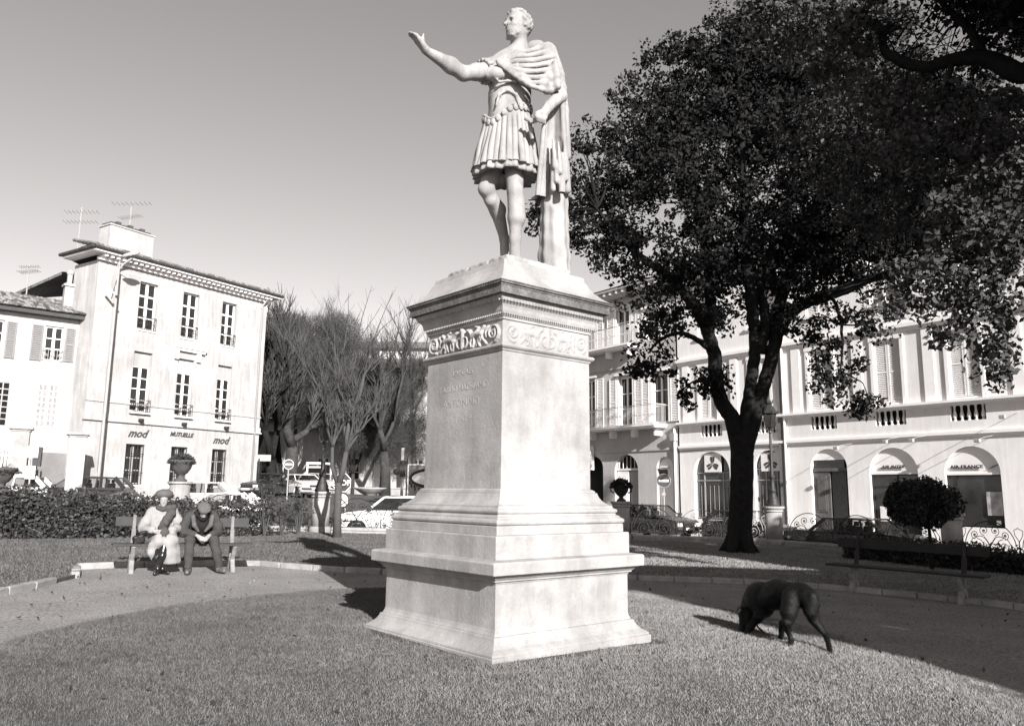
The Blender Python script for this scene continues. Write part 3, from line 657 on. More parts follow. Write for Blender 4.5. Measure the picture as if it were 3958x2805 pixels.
# raised hand: palm away to the left, fingers up, thumb from the side of the palm
pw = np.array(wrR); pk = np.array(C1(190, 455, 7.95)); d = (pk-pw); d /= np.linalg.norm(d); sd = np.cross(d, np.array([0, 1., 0])); sd /= np.linalg.norm(sd)
wid = np.cross(sd, d)*.9+sd*.25; wid /= np.linalg.norm(wid)
for s in (-.038, -.013, .013, .038): B.cap(tuple(pw+d*.02+wid*s*.6), tuple(pk+wid*s), .034, .026, .02)
for i, (s, L) in enumerate(((-.042, .085), (-.015, .108), (.013, .115), (.040, .10))):
    a = pk+wid*s; b = a+d*L*.52; c = b+(d+np.array([-.30, -.1, -.22]))*L*.45
    B.chain([tuple(a), tuple(b), tuple(c)], [.0215, .020, .015], .012)
th0 = pw*.75+pk*.25; B.chain([tuple(th0), C1(245, 440, 7.93), C1(252, 385, 7.92)], [.026, .018, .013], .015)
# torso and legs under the armour
wa = np.array(C1(1215, 1180, 8.62)); ch = np.array(C1(1240, 820, 8.62)); hp_ = np.array(C1(1200, 1400, 8.62))
B.cap(tuple(ch), tuple(wa), .24, .20, .1); B.cap(tuple(wa), tuple(hp_), .20, .24, .1)
kS = C2(612, 660, 8.46); aS = C2(612, 1130, 8.52); hS = C2(600, 330, 8.6)
B.chain([hS, kS], [.125, .088], .04); B.ell(vadd(kS, (0, -.045, .0)), (.055, .045, .07), .05); B.cap(vadd(kS, (.02, .02, -.12)), vadd(kS, (.03, .02, -.30)), .090, .088, .05); B.chain([kS, vadd(np.array(kS)*.45+np.array(aS)*.55, (.01, .02, 0)), aS], [.085, .088, .058], .04)
fS = (aS[0]-.03, aS[1]-.20, base_z+.045); B.chain([aS, (aS[0], aS[1]+.02, base_z+.06), fS], [.060, .066, .052], .04); B.cap((aS[0], aS[1]+.07, base_z+.045), fS, .055, .05, .04)
kB = C2(330, 640, 8.58); aB = C2(505, 1120, 8.95); hB = C2(440, 300, 8.66)
B.chain([hB, kB], [.125, .088], .04); B.ell(vadd(kB, (-.02, -.035, 0)), (.055, .045, .07), .05); m2 = np.array(kB)*.55+np.array(aB)*.45; B.chain([kB, vadd(m2, (.03, .03, .03)), aB], [.082, .086, .055], .04); B.cap(vadd(kB, (.05, .05, -.12)), vadd(m2, (.05, .05, .05)), .07, .075, .04)
B.chain([aB, (aB[0]+.02, aB[1]+.02, base_z+.12), (aB[0]-.10, aB[1]-.18, base_z+.05)], [.055, .055, .045], .03)
# left forearm and hand resting at the hip
eL = C1(1780, 1080, 8.45); wL = C1(1660, 1190, 8.28); kL = C1(1590, 1290, 8.20)
B.chain([C1(1650, 740, 8.58), eL], [.11, .085], .05); B.chain([eL, wL, kL], [.080, .056, .055], .03)
kk = np.array(kL)
for i in range(4):
    a = kk+np.array([-.052+.030*i, -.02, -.0-.012*i]); b = a+np.array([-.022, -.045, -.052]); c = b+np.array([.012, .02, -.045]); B.chain([tuple(a), tuple(b), tuple(c)], [.018, .0165, .013], .006)
B.chain([tuple(kk+np.array([-.03, -.02, .03])), tuple(kk+np.array([-.075, -.05, -.005])), tuple(kk+np.array([-.085, -.05, -.055]))], [.022, .017, .014], .01)
B.build('body', stone, stt)
# ---- cuirass with modelled chest, belly rim and lappets
Q = SDF((-.8, 7.9, 5.0), (.75, 9.2, 6.75), .0135)
Q.chain([tuple(ch+np.array([0, .02, .10])), tuple(ch), tuple(wa+np.array([0, 0, .05])), tuple(wa)], [.20, .255, .235, .225], .06)
Q.cap(C1(1010, 790, 8.55), C1(1560, 760, 8.6), .14, .15, .1)
for s, px in ((-1, 1060), (1, 1330)): Q.ell(C1(px, 830, 8.40), (.14, .07, .09), .05)
Q.ell(tuple(wa+np.array([-.02, -.10, -.10])), (.185, .13, .17), .06); Q.cap(tuple(wa), tuple(hp_+np.array([0, 0, .05])), .215, .245, .05)
Q.cap(C1(1195, 870, 8.33), C1(1180, 1230, 8.30), .012, .010, .02, True)
for s in (-1, 1):
    Q.ell(C1(1195+s*95, 815, 8.355), (.105, .055, .075), .025)
    Q.chain([C1(1195, 905, 8.33), C1(1195+s*90, 915, 8.33), C1(1195+s*165, 860, 8.38)], [.012, .012, .008], .02)
    Q.chain([C1(1195, 1010, 8.345), C1(1195+s*95, 1060, 8.36), C1(1195+s*130, 1190, 8.37)], [.010, .016, .012], .03)
def rim(X, Y, Z): return -.010*np.exp(-((Z-(wa[2]+.145+.02*np.sin(X*9)))/.010)**2)-.008*np.exp(-((Z-(wa[2]+.105+.02*np.sin(X*9)))/.006)**2)
Q.disp(rim)
Q.build('cuirass', stone, stt)
hr = .25
def hip(a, r=1.0, dz=0):   # point round the hips; a = angle, 0 towards the viewer
    return Vector((hp_[0]-.01+math.sin(a)*hr*1.06*r, hp_[1]-math.cos(a)*hr*.95*r, hp_[2]+.13+dz))
def beltz(a): return .10*(math.exp(-(a-2.2)**2)+0) - .15*math.exp(-((a+.62)/.55)**2)+.03*math.sin(a+.5)
t_ = MB(); 
t_.tube([hip(a, 1.03, beltz(a)) for a in np.linspace(-math.pi, math.pi, 40)], .020, 8); t_.build('belly_rim', stone, stt, smooth=True)
for k in range(26):
    a = -math.pi+2*math.pi*(k+.5)/26; b = hip(a, 1.07, beltz(a)-.045); sz = .045
    q = MB().ball((0, 0, 0), (sz*.8, .016, sz*.95), 10, 6); o = q.build('lappet', stone, stt, smooth=True, loc=b); o.rotation_euler = (0, 0, a)
# pleated skirt strips, then the tunic hem under them
kt = hp_[2]+.10; kb = C2(520, 425, 8.5)[2]; cx0 = hp_[0]-.01; cx1 = C2(520, 430, 8.5)[0]
NS = 30
for k in range(NS):
    a = -math.pi+2*math.pi*(k+.5)/NS; w0 = .033; w1 = .046; q = MB(); rows = 9; vs = []
    for i in range(rows):
        t = i/(rows-1); R0 = (.235+.135*t**.85)*(1.0+.02*math.sin(k*2.3)); cx = cx0+(cx1-cx0)*t; z = kt+beltz(a)*.8*(1-t)-.0+(kb-kt-.0)*t+.012*math.sin(k*1.7)*t
        wv = .010*math.sin(t*7+k*1.9)*t; w = w0+(w1-w0)*t; ct = Vector((cx+math.sin(a)*(R0+wv)*1.03, hp_[1]-math.cos(a)*(R0+wv)*.9, z)); tx = Vector((math.cos(a), math.sin(a), 0)); nn = Vector((math.sin(a), -math.cos(a), 0))
        for off, dep in ((-1, -.012), (-.55, .012), (.0, .020), (.55, .012), (1, -.012)): vs.append(ct+tx*w*off*1.05+nn*dep)
        vs.append(ct-nn*.03)
    fs = [(i*6+j, (i+1)*6+j, (i+1)*6+j+1, i*6+j+1) for i in range(rows-1) for j in range(4)]+[(i*6+4, (i+1)*6+4, (i+1)*6+5, i*6+5) for i in range(rows-1)]+[(i*6+5, (i+1)*6+5, (i+1)*6, i*6) for i in range(rows-1)]
    fs += [tuple((rows-1)*6+j for j in range(6))]
    q.add(vs, fs).build('skirt_strip', stone, stt, smooth=True)
V_ = []; nn = 140
for i in range(6):
    t = i/5
    for k in range(nn):
        a = 2*math.pi*k/nn; R0 = .335+.03*t+.016*math.sin(a*22+t)*(.4+t)+.01*math.sin(a*9); V_.append((cx1+math.sin(a)*R0*1.02, hp_[1]-math.cos(a)*R0*.9, kb+.10-.185*t+.012*math.sin(a*7)*t))
for k in range(nn):
    a = 2*math.pi*k/nn; V_.append((cx1+math.sin(a)*.12, hp_[1]-math.cos(a)*.12, kb+.02))
F_ = [(i*nn+k, (i+1)*nn+k, (i+1)*nn+(k+1) % nn, i*nn+(k+1) % nn) for i in range(6) for k in range(nn)]
npmesh('tunic_hem', V_, F_, stone, stt, True)
q = MB()  # short sleeve strips on the raised arm
A_ = Vector(shR); D_ = (Vector(elR)-A_).normalized(); E1 = D_.cross(Vector((0, 0, 1))).normalized(); E2 = E1.cross(D_)
for k in range(14):
    a = 2*math.pi*k/14
    for j in range(2):
        rr = .118+.012*(j); p0 = A_+D_*(-.02)+(E1*math.cos(a)+E2*math.sin(a))*rr; p1 = A_+D_*(.085 if j == 0 else .14)+(E1*math.cos(a+.05)+E2*math.sin(a+.05))*(rr+.006)
        if j == 0: q.tube([p0, p1], [.026, .028], 6)
q.build('sleeve_strips', stone, stt, smooth=True)
# ---- cloak: chest folds gathered at the right shoulder, then the long fall behind the left arm
K = SDF((-.55, 7.75, 4.8), (.95, 9.2, 6.85), .0135)
F0 = np.array(C1(1105, 695, 8.30))
K.ell(tuple(F0), (.045, .035, .045), .02)
for i, (mx, my, ex, ey, r, Ym, Ye) in enumerate([(1300, 590, 1540, 545, .040, 8.42, 8.55), (1280, 640, 1640, 580, .036, 8.34, 8.50), (1290, 690, 1700, 640, .040, 8.29, 8.42), (1300, 745, 1720, 700, .036, 8.27, 8.36),
                                                (1330, 800, 1700, 780, .040, 8.26, 8.32), (1350, 860, 1660, 860, .036, 8.26, 8.28), (1360, 905, 1620, 930, .034, 8.26, 8.26), (1340, 900, 1580, 1005, .030, 8.27, 8.25)]):
    K.chain([tuple(F0+np.array([.01, 0, -.006*i])), C1((1105+mx)/2, (695+my)/2+18, (8.30+Ym)/2), C1(mx, my, Ym), C1((mx+ex)/2, (my+ey)/2+16, (Ym+Ye)/2), C1(ex, ey, Ye)], [.018, r*.6, r*.8, r*.82, r*.95], .010)
K.cap(C1(1640, 590, 8.6), C1(1720, 800, 8.5), .115, .10, .04)
for dx in (0, 1): K.cap(C1(1480+dx*60, 560, 8.72), C1(1650, 700, 8.75), .10, .12, .06)
tops = [(1560, 1000), (1600, 860), (1660, 800), (1700, 720), (1745, 680), (1790, 760), (1820, 900), (1840, 1000)]
# layered stepped edges hanging over the forearm
for i, (x, y, L) in enumerate([(1600, 900, .16), (1645, 820, .2), (1690, 760, .3), (1730, 700, .35), (1660, 960, .14), (1700, 900, .2), (1745, 860, .25), (1610, 1000, .05)]):
    a = np.array(C1(x, y, 8.30+.02*(i % 3))); K.cap(tuple(a), tuple(a+np.array([.012, -.015, -L*.5])), .030, .042, .035)
# long fall: vertical flutes from forearm and shoulder to the hem at the stump
fall = []
for i in range(15):
    t = i/14
    tx = 1600+(1800-1600)*t; ty = 1420-(1420-960)*min(1, t*1.3); bx = 830+(1125-830)*t; by = (770-110*t if i < 9 else 690-[40, 70, 20, 60, 10, 30][i-9])+(18 if i % 2 else -12)
    Y0 = 8.44+.12*math.sin(t*3)+(.10 if i % 2 else 0); Y1 = 8.50+.10*math.sin(t*2.5)+(.07 if i % 2 else 0)-(.05 if i >= 9 else 0)
    a = np.array(C1(tx, ty, Y0)); b = np.array(C2(bx, by, Y1)); m_ = (a+b)/2+np.array([.01*math.sin(i*2.1), 0, 0])
    K.chain([tuple(a), tuple(m_), tuple(b)], [.030, .034, .036+.006*(i % 3)], .016 if i % 2 else .024)
for i in range(7):   # fill behind the flutes
    t = i/6; K.cap(C1(1640+150*t, 1350-350*t, 8.66), C2(850+270*t, 740-60*t, 8.68), .055, .055, .04)
K.chain([C1(1700, 690, 8.52), C1(1760, 860, 8.5), C1(1790, 1000, 8.52), C1(1830, 1250, 8.54), C2(1125, 320, 8.55)], [.07, .075, .065, .055, .05], .03)
for i, (x_, y0_, y1_, yy_) in enumerate(((985, 250, 640, 8.40), (1020, 300, 560, 8.37), (1052, 180, 470, 8.36), (1084, 280, 655, 8.39), (1112, 160, 540, 8.42), (1000, 150, 420, 8.36), (1066, 420, 690, 8.38))):   # short overlapping folds with stepped hems
    K.chain([C2(x_-18, y0_, yy_+.03), C2(x_-6, (y0_+y1_)/2, yy_+.005), C2(x_, y1_, yy_)], [.018, .026, .034], .010)
K.cap(C2(740, 770, 8.62), C2(960, 640, 8.6), .03, .04, .03)
K.disp(lambda X, Y, Z: -.006*np.abs(np.sin(Z*44-X*14+Y*6))*(Z > 5.9)+.003)
K.build('cloak', stone, stt)
q = MB(); q.beam(C1(1445, 1375, 8.22), C1(1580, 1330, 8.18), .05, .035); q.tube([C1(1390, 1320, 8.22), C1(1440, 1350, 8.22), C1(1500, 1345, 8.2)], [.03, .026, .02], 6); q.tube([C1(1440, 1350, 8.26), C1(1470, 1560, 8.34)], [.03, .024], 6)
q.build('sword_hilt', stone, stt, smooth=False, bevel=.008)
T = SDF((.05, 8.0, 3.9), (.85, 9.2, 5.25), .0145)
tb = C2(995, 1290, 8.66); tt_ = C2(1000, 640, 8.66); T.chain([(tb[0], tb[1], base_z-.03), (tb[0], tb[1], base_z+.2), tt_], [.188, .170, .148], .05)
T.disp(lambda X, Y, Z: .008*np.sin(np.arctan2(Y-tb[1], X-tb[0])*9+np.sin(Z*3))+.004*np.sin(Z*30+X*20)); T.ell(C2(1000, 740, 8.50), (.05, .03, .09), .02, None, True)
T.build('stump_support', stone, stt)
# ================================================================ BUILDINGS
def facade(parent, name, X0, X1, Z0, Z1, ops, m, depth=.3, y=0.):
    "front wall in local x-z with real openings (x0,x1,z0,z1,rise) and their reveals; rise = height of an arched head"
    xs = sorted({X0, X1}|{o[0] for o in ops}|{o[1] for o in ops}); zs = sorted({Z0, Z1}|{o[2] for o in ops}|{o[3] for o in ops}); q = MB()
    for i in range(len(xs)-1):
        z = Z0
        for o in sorted([o for o in ops if o[0] <= xs[i]+1e-6 and o[1] >= xs[i+1]-1e-6], key=lambda o: o[2]):
            if o[2] > z: q.add([(xs[i], y, z), (xs[i+1], y, z), (xs[i+1], y, o[2]), (xs[i], y, o[2])], [(0, 1, 2, 3)])
            z = o[3]
        if z < Z1: q.add([(xs[i], y, z), (xs[i+1], y, z), (xs[i+1], y, Z1), (xs[i], y, Z1)], [(0, 1, 2, 3)])
    for x0, x1, z0, z1, rise in ops:
        zb = z1-rise; D = y+depth
        q.add([(x0, y, z0), (x0, D, z0), (x0, D, zb), (x0, y, zb)], [(0, 1, 2, 3)]); q.add([(x1, y, z0), (x1, D, z0), (x1, D, zb), (x1, y, zb)], [(3, 2, 1, 0)])
        q.add([(x0, y, z0), (x1, y, z0), (x1, D, z0), (x0, D, z0)], [(0, 1, 2, 3)])
        if rise <= 0: q.add([(x0, y, z1), (x1, y, z1), (x1, D, z1), (x0, D, z1)], [(3, 2, 1, 0)])
        else:
            n = 20; cx = (x0+x1)/2; hw = (x1-x0)/2; pts = [(cx-hw*math.cos(math.pi*k/n), zb+rise*math.sin(math.pi*k/n)) for k in range(n+1)]
            for k in range(n):
                (a, b), (c, d) = pts[k], pts[k+1]
                q.add([(a, y, b), (c, y, d), (c, y, z1), (a, y, z1)], [(0, 1, 2, 3)]); q.add([(a, y, b), (c, y, d), (c, D, d), (a, D, b)], [(3, 2, 1, 0)])
    return q.build(name, m, parent)
PM = {}
def pane(parent, x, z, w, h, y, m=glass_d):
    k = (round(w, 2), round(h, 2), m.name)
    if k not in PM: PM[k] = MB().box(-w/2, w/2, -.004, .004, -h/2, h/2).mesh('pane', m)
    inst(PM[k], 'pane', parent, (x, y, z))
def window(parent, x0, x1, z0, z1, y, cols, rows, fr=trimw, fw=.07, mw=.05, zsplit=None, g=glass_d, openleft=False):
    "casement: outer frame, two leaves, glazing bars; one pane object per light"
    q = MB(); cx = (x0+x1)/2; q.box(x0, x0+fw, y-.04, y+.03, z0, z1); q.box(x1-fw, x1, y-.04, y+.03, z0, z1); q.box(x0+fw, x1-fw, y-.037, y+.027, z1-fw, z1); q.box(x0+fw, x1-fw, y-.037, y+.027, z0, z0+fw)
    q.box(cx-.06, cx+.06, y-.06, y+.02, z0+fw, z1-fw)
    zz = [z0+fw]+([zsplit] if zsplit else [])+[z1-fw]; cells = []
    if zsplit: q.box(x0+fw, x1-fw, y-.05, y+.02, zsplit-.045, zsplit+.045)
    lo = z0+fw; hi = (zsplit-.045) if zsplit else z1-fw; hs = (hi-lo)/rows
    rowsz = [(lo+i*hs, lo+(i+1)*hs) for i in range(rows)]+([(zsplit+.045, z1-fw)] if zsplit else [])
    sides = [(x0+fw, cx-.06), (cx+.06, x1-fw)]; c2 = cols//2
    for a, b in sides:
        for i in range(1, c2): q.box(a+(b-a)*i/c2-mw/2, a+(b-a)*i/c2+mw/2, y-.03, y+.005, z0+fw, z1-fw)
        for i in range(1, rows): q.box(a, b, y-.028, y+.004, lo+i*hs-mw/2, lo+i*hs+mw/2)
    w = q.build('window', fr, parent)
    for a, b in sides:
        for i in range(c2):
            for (za, zb) in rowsz: pane(w, a+(b-a)*(i+.5)/c2, (za+zb)/2, (b-a)/c2, zb-za, y+.012, g)
    return w
def shutter(parent, x0, x1, z0, z1, y, m, gap=.085, rz=None):
    w = x1-x0; q = MB(); f = .06; q.box(0, f, -.02, .02, 0, z1-z0); q.box(w-f, w, -.02, .02, 0, z1-z0)
    for z in (0, (z1-z0)*.5-f/2, z1-z0-f): q.box(f, w-f, -.019, .019, z, z+f)
    n = int((z1-z0)/gap)
    for i in range(n):
        z = (i+.5)*(z1-z0)/n; q.add([(f, -.018, z-.02), (w-f, -.018, z-.02), (w-f, .016, z+.028), (f, .016, z+.028), (f, -.012, z-.028), (w-f, -.012, z-.028), (w-f, .018, z+.02), (f, .018, z+.02)], [(0, 1, 2, 3), (7, 6, 5, 4), (0, 4, 5, 1), (3, 2, 6, 7)])
    q.box(f, w-f, .018, .022, 0, z1-z0)
    o = q.build('shutter', m, parent, loc=(x0, y, z0)); return o
def grille(parent, x0, x1, z0, z1, y, cross, m=iron):
    for i in range(int((x1-x0)/.13)+1):
        x = x0+(x1-x0)*i/int((x1-x0)/.13); MB().box(x-.014, x+.014, y-.014, y+.014, z0, z1).build('window_bar', m, parent)
    for z in cross: MB().box(x0-.12, x1+.12, y-.034, y-.016, z-.016, z+.016).build('window_bar', m, parent)
def railing(parent, x0, x1, z0, z1, y, m=iron, name='balcony_railing', deco=True, step=.11):
    q = MB(); q.box(x0, x1, y-.02, y+.02, z1-.035, z1); q.box(x0, x1, y-.012, y+.012, z0, z0+.025)
    n = max(2, int((x1-x0)/step))
    for i in range(n+1): x = x0+(x1-x0)*i/n; q.box(x-.009, x+.009, y-.009, y+.009, z0, z1)
    if deco:
        m_ = max(1, round((x1-x0)/.3)); w = (x1-x0)/m_
        for i in range(m_):
            cx = x0+(i+.5)*w
            for s in (-1, 1): q.tube([(a+cx-0, y, b) for a, _, b in spiral(s*w*.2, (z0+z1)/2-.02, min(w*.22, (z1-z0)*.24), 1.3, math.pi/2, s, 10)], .012, 4)
    q.build(name, m, parent)
def roundpipe(parent, pts, r, m, name='downpipe'): return MB().tube(pts, r, 8).build(name, m, parent, smooth=True)

# ---- insurance office at the street corner
bl = thing('corner_building', 'tall white three storey corner building with barred ground floor windows and MUTUELLE lettering', 'building', (-14.35, 45.0, 0), math.atan2(.84388, .53654))
XL, XR = -10.05, .05; wx = [(-7.87, -6.88), (-5.42, -4.46), (-2.98, -2.05)]
ops = []
for a, b in wx: ops += [(a, b, 1.72, 3.67, 0), (a, b, 5.22, 8.22, 0), (a, b, 9.32, 11.75, 0)]
facade(bl, 'wall', XL, XR, -.5, 12.3, ops, plaster, .34)
MB().box(XL+.02, XR-.02, .36, 2.1, -.5, 12.28).build('wall', plaster, bl, label='front block'); MB().box(-6.5, XR-.02, 2.1, 9, -.5, 12.27).build('wall', plaster, bl, label='rear block'); MB().box(XL+.1, -6.5, 2.1, 9, -.5, 10.2).build('wall', plaster, bl, label='low rear wing')
q = MB(); 
for x in (XL, XR): 
    q.add([(x, 0, -.5), (x, 2.1, -.5), (x, 2.1, 12.3), (x, 0, 12.3)], [(0, 1, 2, 3)])
q.build('wall', plaster, bl, label='end walls')
MB().box(XL+.01, XR-.01, .342, .352, -.4, 12.2).build('interior', dark, bl)
for i, (a, b) in enumerate(wx):
    window(bl, a, b, 9.36, 11.75, .22, 2, 3, zsplit=11.05)
    window(bl, a, b, 5.26, 7.52, .22, 2, 4)
    MB().box(a, b, .16, .3, 7.522, 8.22).build('blind_box', plaster, bl)
    window(bl, a, b, 1.76, 3.67, .28, 2, 3, fr=irong, fw=.05)
    grille(bl, a+.05, b-.05, 1.73, 3.66, .05, (2.3, 3.2))
    railing(bl, a+.01, b-.01, 9.33, 9.98, -.07); railing(bl, a+.0, b-.0, 5.24, 5.85, -.13)
    MB().box(a-.03, b+.03, -.05, .0, 9.26, 9.318).box(a-.05, b+.05, -.18, .0, 5.15, 5.218).build('window_sill', trimw, bl)
    MB().box(a-.06, b+.06, -.035, -.001, 1.62, 1.715).build('window_sill', trimw, bl)
MB().box(wx[1][0]-.35, wx[1][1]+.55, -.26, 0, 8.74, 8.84).box(wx[1][0]-.3, wx[1][1]+.5, -.18, -.003, 8.6, 8.738).box(wx[1][0]-.28, wx[1][0]-.06, -.14, -.003, 8.15, 8.598).box(wx[1][1]+.06, wx[1][1]+.28, -.14, -.003, 8.15, 8.598).build('window_canopy', trimw, bl, bevel=.01)
MB().box(XL-.04, XR+.04, -.045, -.002, 5.55, 5.63).box(XL-.09, XR+.09, -.11, -.002, 4.66, 4.74).box(XL-.05, XR+.05, -.06, -.003, 4.74, 5.0).build('string_course', plaster, bl)
MB().box(XL-.02, XR+.02, -.04, -.002, -.5, 1.45).build('plinth', plaster, bl)
MB().box(XL-.02, XR+.02, -.025, -.002, 11.95, 12.0).box(XL-.12, XR+.12, -.18, 0, 12.28, 12.4).build('architrave', trimw, bl)
for i in range(34):
    x = XL+.1+i*(XR-XL-.2)/33; MB().prism([(0, 12.401), (.0, 12.52), (0, 12.52)], 0, 0) if False else None
    MB().box(x-.08, x+.08, -.46, -.02, 12.402, 12.55).build('modillion', trimw, bl, bevel=.02, seg=1)
MB().box(XL-.55, XR+.55, -.60, .3, 12.552, 12.66).build('cornice', trimw, bl)
MB().tube([(XL-.6, -.66, 12.72), (XR+.6, -.66, 12.72)], .09, 8).box(XL-.66, XR+.66, -.72, -.2, 12.665, 12.70).build('gutter', eave_m, bl)
MB().add([(XL-.65, -.68, 12.74), (XR+.65, -.68, 12.74), (XR-3, 4.6, 14.0), (XL+2, 2.3, 13.4), (XL-.65, 2.4, 12.74), (XR+.65, 9.5, 12.74)], [(0, 1, 2, 3), (3, 2, 5, 4), (1, 5, 2), (0, 3, 4)]).build('roof', tile, bl)
for i in range(52):
    x = XL-.55+i*(XR-XL+1.1)/51; o = MB().tube([(x, -.74, 12.78+rnd.uniform(-.01, .01)), (x, -.2, 12.94), (x, 1.4, 13.33)], .085, 6).build('roof_tile', tile_l if rnd.random() < .4 else tile, bl)
for z, pts in ((0, [(-9.15, -.05, 2.3), (-9.15, -.05, 11.9), (-9.0, -.3, 12.3), (-8.8, -.62, 12.62)]), (1, [(-.32, -.06, .8), (-.32, -.06, 12.0), (-.25, -.3, 12.35), (-.1, -.6, 12.65)])): roundpipe(bl, pts, .055, irong)
for x in (-7.3, -4.9, -2.3): MB().box(x-.14, x+.06, -.34, -.12, 4.76, 4.90).build('facade_spotlight', iron, bl, bevel=.02)
def sgn(s, x, z, size, xs=1, sh=.35): text(s, size, .02, logogrey, bl, (x, -.03, z), (math.pi/2, 0, 0), 'fascia_lettering', sh, .006, 'CENTER', xs)
sgn('mod', -7.36, 4.02, .56, .95, .45); sgn('mod', -2.52, 3.98, .56, .95, .45); sgn('MUTUELLE', -4.92, 4.2, .30, .92, .3)
q = MB(); n = 20   # arched moulding over the middle ground floor window
q.tube([(-4.94-.74*math.cos(math.pi*k/n), -.0, 3.40+.72*math.sin(math.pi*k/n)) for k in range(n+1)], .022, 6); q.build('arch_moulding', plaster, bl)
zc_ = at(498, 905, 40).z; MB().box(-8.75, -6.35, 1.6, 2.6, 12.9, zc_).box(-8.8, -6.3, 1.55, 2.65, zc_+.002, zc_+.07).build('chimney', plaster, bl)
for k in range(7): MB().box(-8.7+k*.33, -8.47+k*.33, 1.7, 2.5, zc_+.072, zc_+.2+.1*(k % 2)).build('chimney_pot', terra, bl)
za_ = at(312, 935, 39.3).z; MB().box(XL+1.5, XL+3.2, 2.3, 4.2, 12.4, za_-.05).build('attic_block', plaster, bl); MB().prism([(XL+1.35, za_-.12), (XL+3.3, za_+.02), (XL+3.3, za_+.09), (XL+1.35, za_-.05)], 2.15, 4.3).build('attic_roof', eave_m, bl)
# eave of the receding side, seen at the corner
MB().box(XL-.56, XL-.0, .3, 2.3, 12.552, 12.66).build('cornice', trimw, bl); MB().add([(XL-.5, 2.3, 11.9), (XL-.5, 8.5, 11.2), (-6.4, 8.5, 12.4), (-6.4, 2.3, 12.6), (XL-.5, 2.3, 11.75), (XL-.5, 8.5, 11.05)], [(0, 3, 2, 1), (0, 1, 5, 4)]).build('wing_roof', tile, bl); MB().tube([(XL-.62, -.6, 12.72), (XL-.62, 2.4, 12.72)], .09, 8).build('gutter', eave_m, bl)
def antenna(p, h, dirs, label):
    t = thing('tv_antenna', label, 'antenna', p, 0, 'television antennas on the roofs'); MB().tube([(0, 0, -.6), (0, 0, h)], .03, 5).build('mast', irong, t)
    for z, L, a in dirs:
        q = MB(); dx, dy = math.cos(a), math.sin(a); q.tube([(-dx*L/2, -dy*L/2, z), (dx*L/2, dy*L/2, z+.1)], .02, 4)
        for k in range(9): s = -.5+k/8; q.tube([(dx*L*s-dy*.3, dy*L*s+dx*.3, z+.1*(s+.5)), (dx*L*s+dy*.3, dy*L*s-dx*.3, z+.1*(s+.5))], .012, 4)
        q.build('aerial', irong, t)
pa = at(292, 1040, 39); antenna(pa, at(303, 802, 39).z-pa.z, [(at(303, 815, 39).z-pa.z-.1, 1.5, .2), (at(303, 850, 39).z-pa.z-.15, 1.5, .15)], 'tall twin-boom antenna left of the corner building roof')
pa = at(500, 890, 41); antenna(pa, at(505, 800, 41).z-pa.z, [(at(505, 842, 41).z-pa.z, 1.2, -.2), (at(505, 790, 41).z-pa.z, 1.9, .1)], 'antenna standing above the wide chimney')
pa = at(105, 1110, 38); antenna(pa, at(112, 1020, 38).z-pa.z, [(.75, .9, 0), (1.0, .8, .3)], 'small antenna above the low tiled roof')

# ---- lower house at the left edge
hs = thing('tiled_house', 'lower two storey pale house with clay tile roof and grey louvred shutters at left edge', 'house', (-20.34, 37.5, 0), math.atan2(.64988, .76004))
ops = [(-1.91, -1.14, 7.37, 9.0, 0), (-4.4, -3.53, 7.3, 9.0, 0), (-1.96, -1.09, 4.26, 6.27, 0), (-4.2, -3.04, 4.22, 6.21, 0), (-1.43, -.82, .9, 2.48, 0)]
facade(hs, 'wall', -9, -.0, -.5, 9.6, ops, plaster, .25)
MB().box(-9, -.02, .26, 7, -.5, 9.58).build('wall', plaster, hs, label='rear walls')
MB().box(-9, -.1, .252, .258, 3.2, 9.5).build('interior', dark, hs)
window(hs, -1.91, -1.14, 7.37, 9.0, .14, 2, 3); window(hs, -4.4, -3.53, 7.3, 9.0, .14, 2, 3)
railing(hs, -1.95, -1.1, 7.38, 7.9, -.06, irong)
window(hs, -1.96, -1.09, 4.26, 6.27, .06, 4, 7, fw=.05, mw=.05, g=mat('hazy_window_glass', .22, .4, .3, 4)); window(hs, -4.2, -3.04, 4.22, 6.21, .06, 4, 7, fr=irong, fw=.05, mw=.05)
for a, b, z0, z1 in ((-2.45, -2.0, 7.33, 8.98), (-1.06, -.66, 7.4, 9.0), (-3.45, -3.06, 7.3, 8.97)): shutter(hs, a, b, z0, z1, -.05, shutterm)
MB().box(-1.43, -.82, .12, .16, .9, 2.47).build('board', plaster, hs, label='pale blocked doorway')
MB().box(-3.2, -.25, -.035, -.003, -.5, 3.12).build('plinth', plaster3, hs)
MB().box(-2.2, -.75, -.05, -.004, 3.3, 3.38).build('string_course', trimw, hs)
MB().box(-9, -.1, -.42, .1, 9.42, 9.6).build('gutter', eave_m, hs)
MB().add([(-9.2, -.5, 9.62), (.3, -.5, 9.62), (.3, 2.8, 10.85), (-9.2, 2.8, 10.85), (-9.2, 6, 9.62), (.3, 6, 9.62)], [(0, 1, 2, 3), (3, 2, 5, 4), (1, 5, 2), (0, 3, 4)]).build('roof', tile, hs)
rs = math.atan2(1.23, 3.3); tm = []
for s in range(3):
    q = MB(); n = 6; L = .46; r0 = .095; r1 = .075; vs = []
    for i, (y, r) in enumerate(((0, r0), (L, r1))):
        for k in range(n+1): a = math.pi*k/n; vs.append((r*math.cos(a), y, r*math.sin(a)*.9+.03*(1-i)))
    q.add(vs, [(k, k+1, n+2+k, n+1+k) for k in range(n)]+[tuple(range(n+1))[::-1]]); me = q.mesh('roof_tile', [tile, tile_l, terra][s]); tm.append(me)
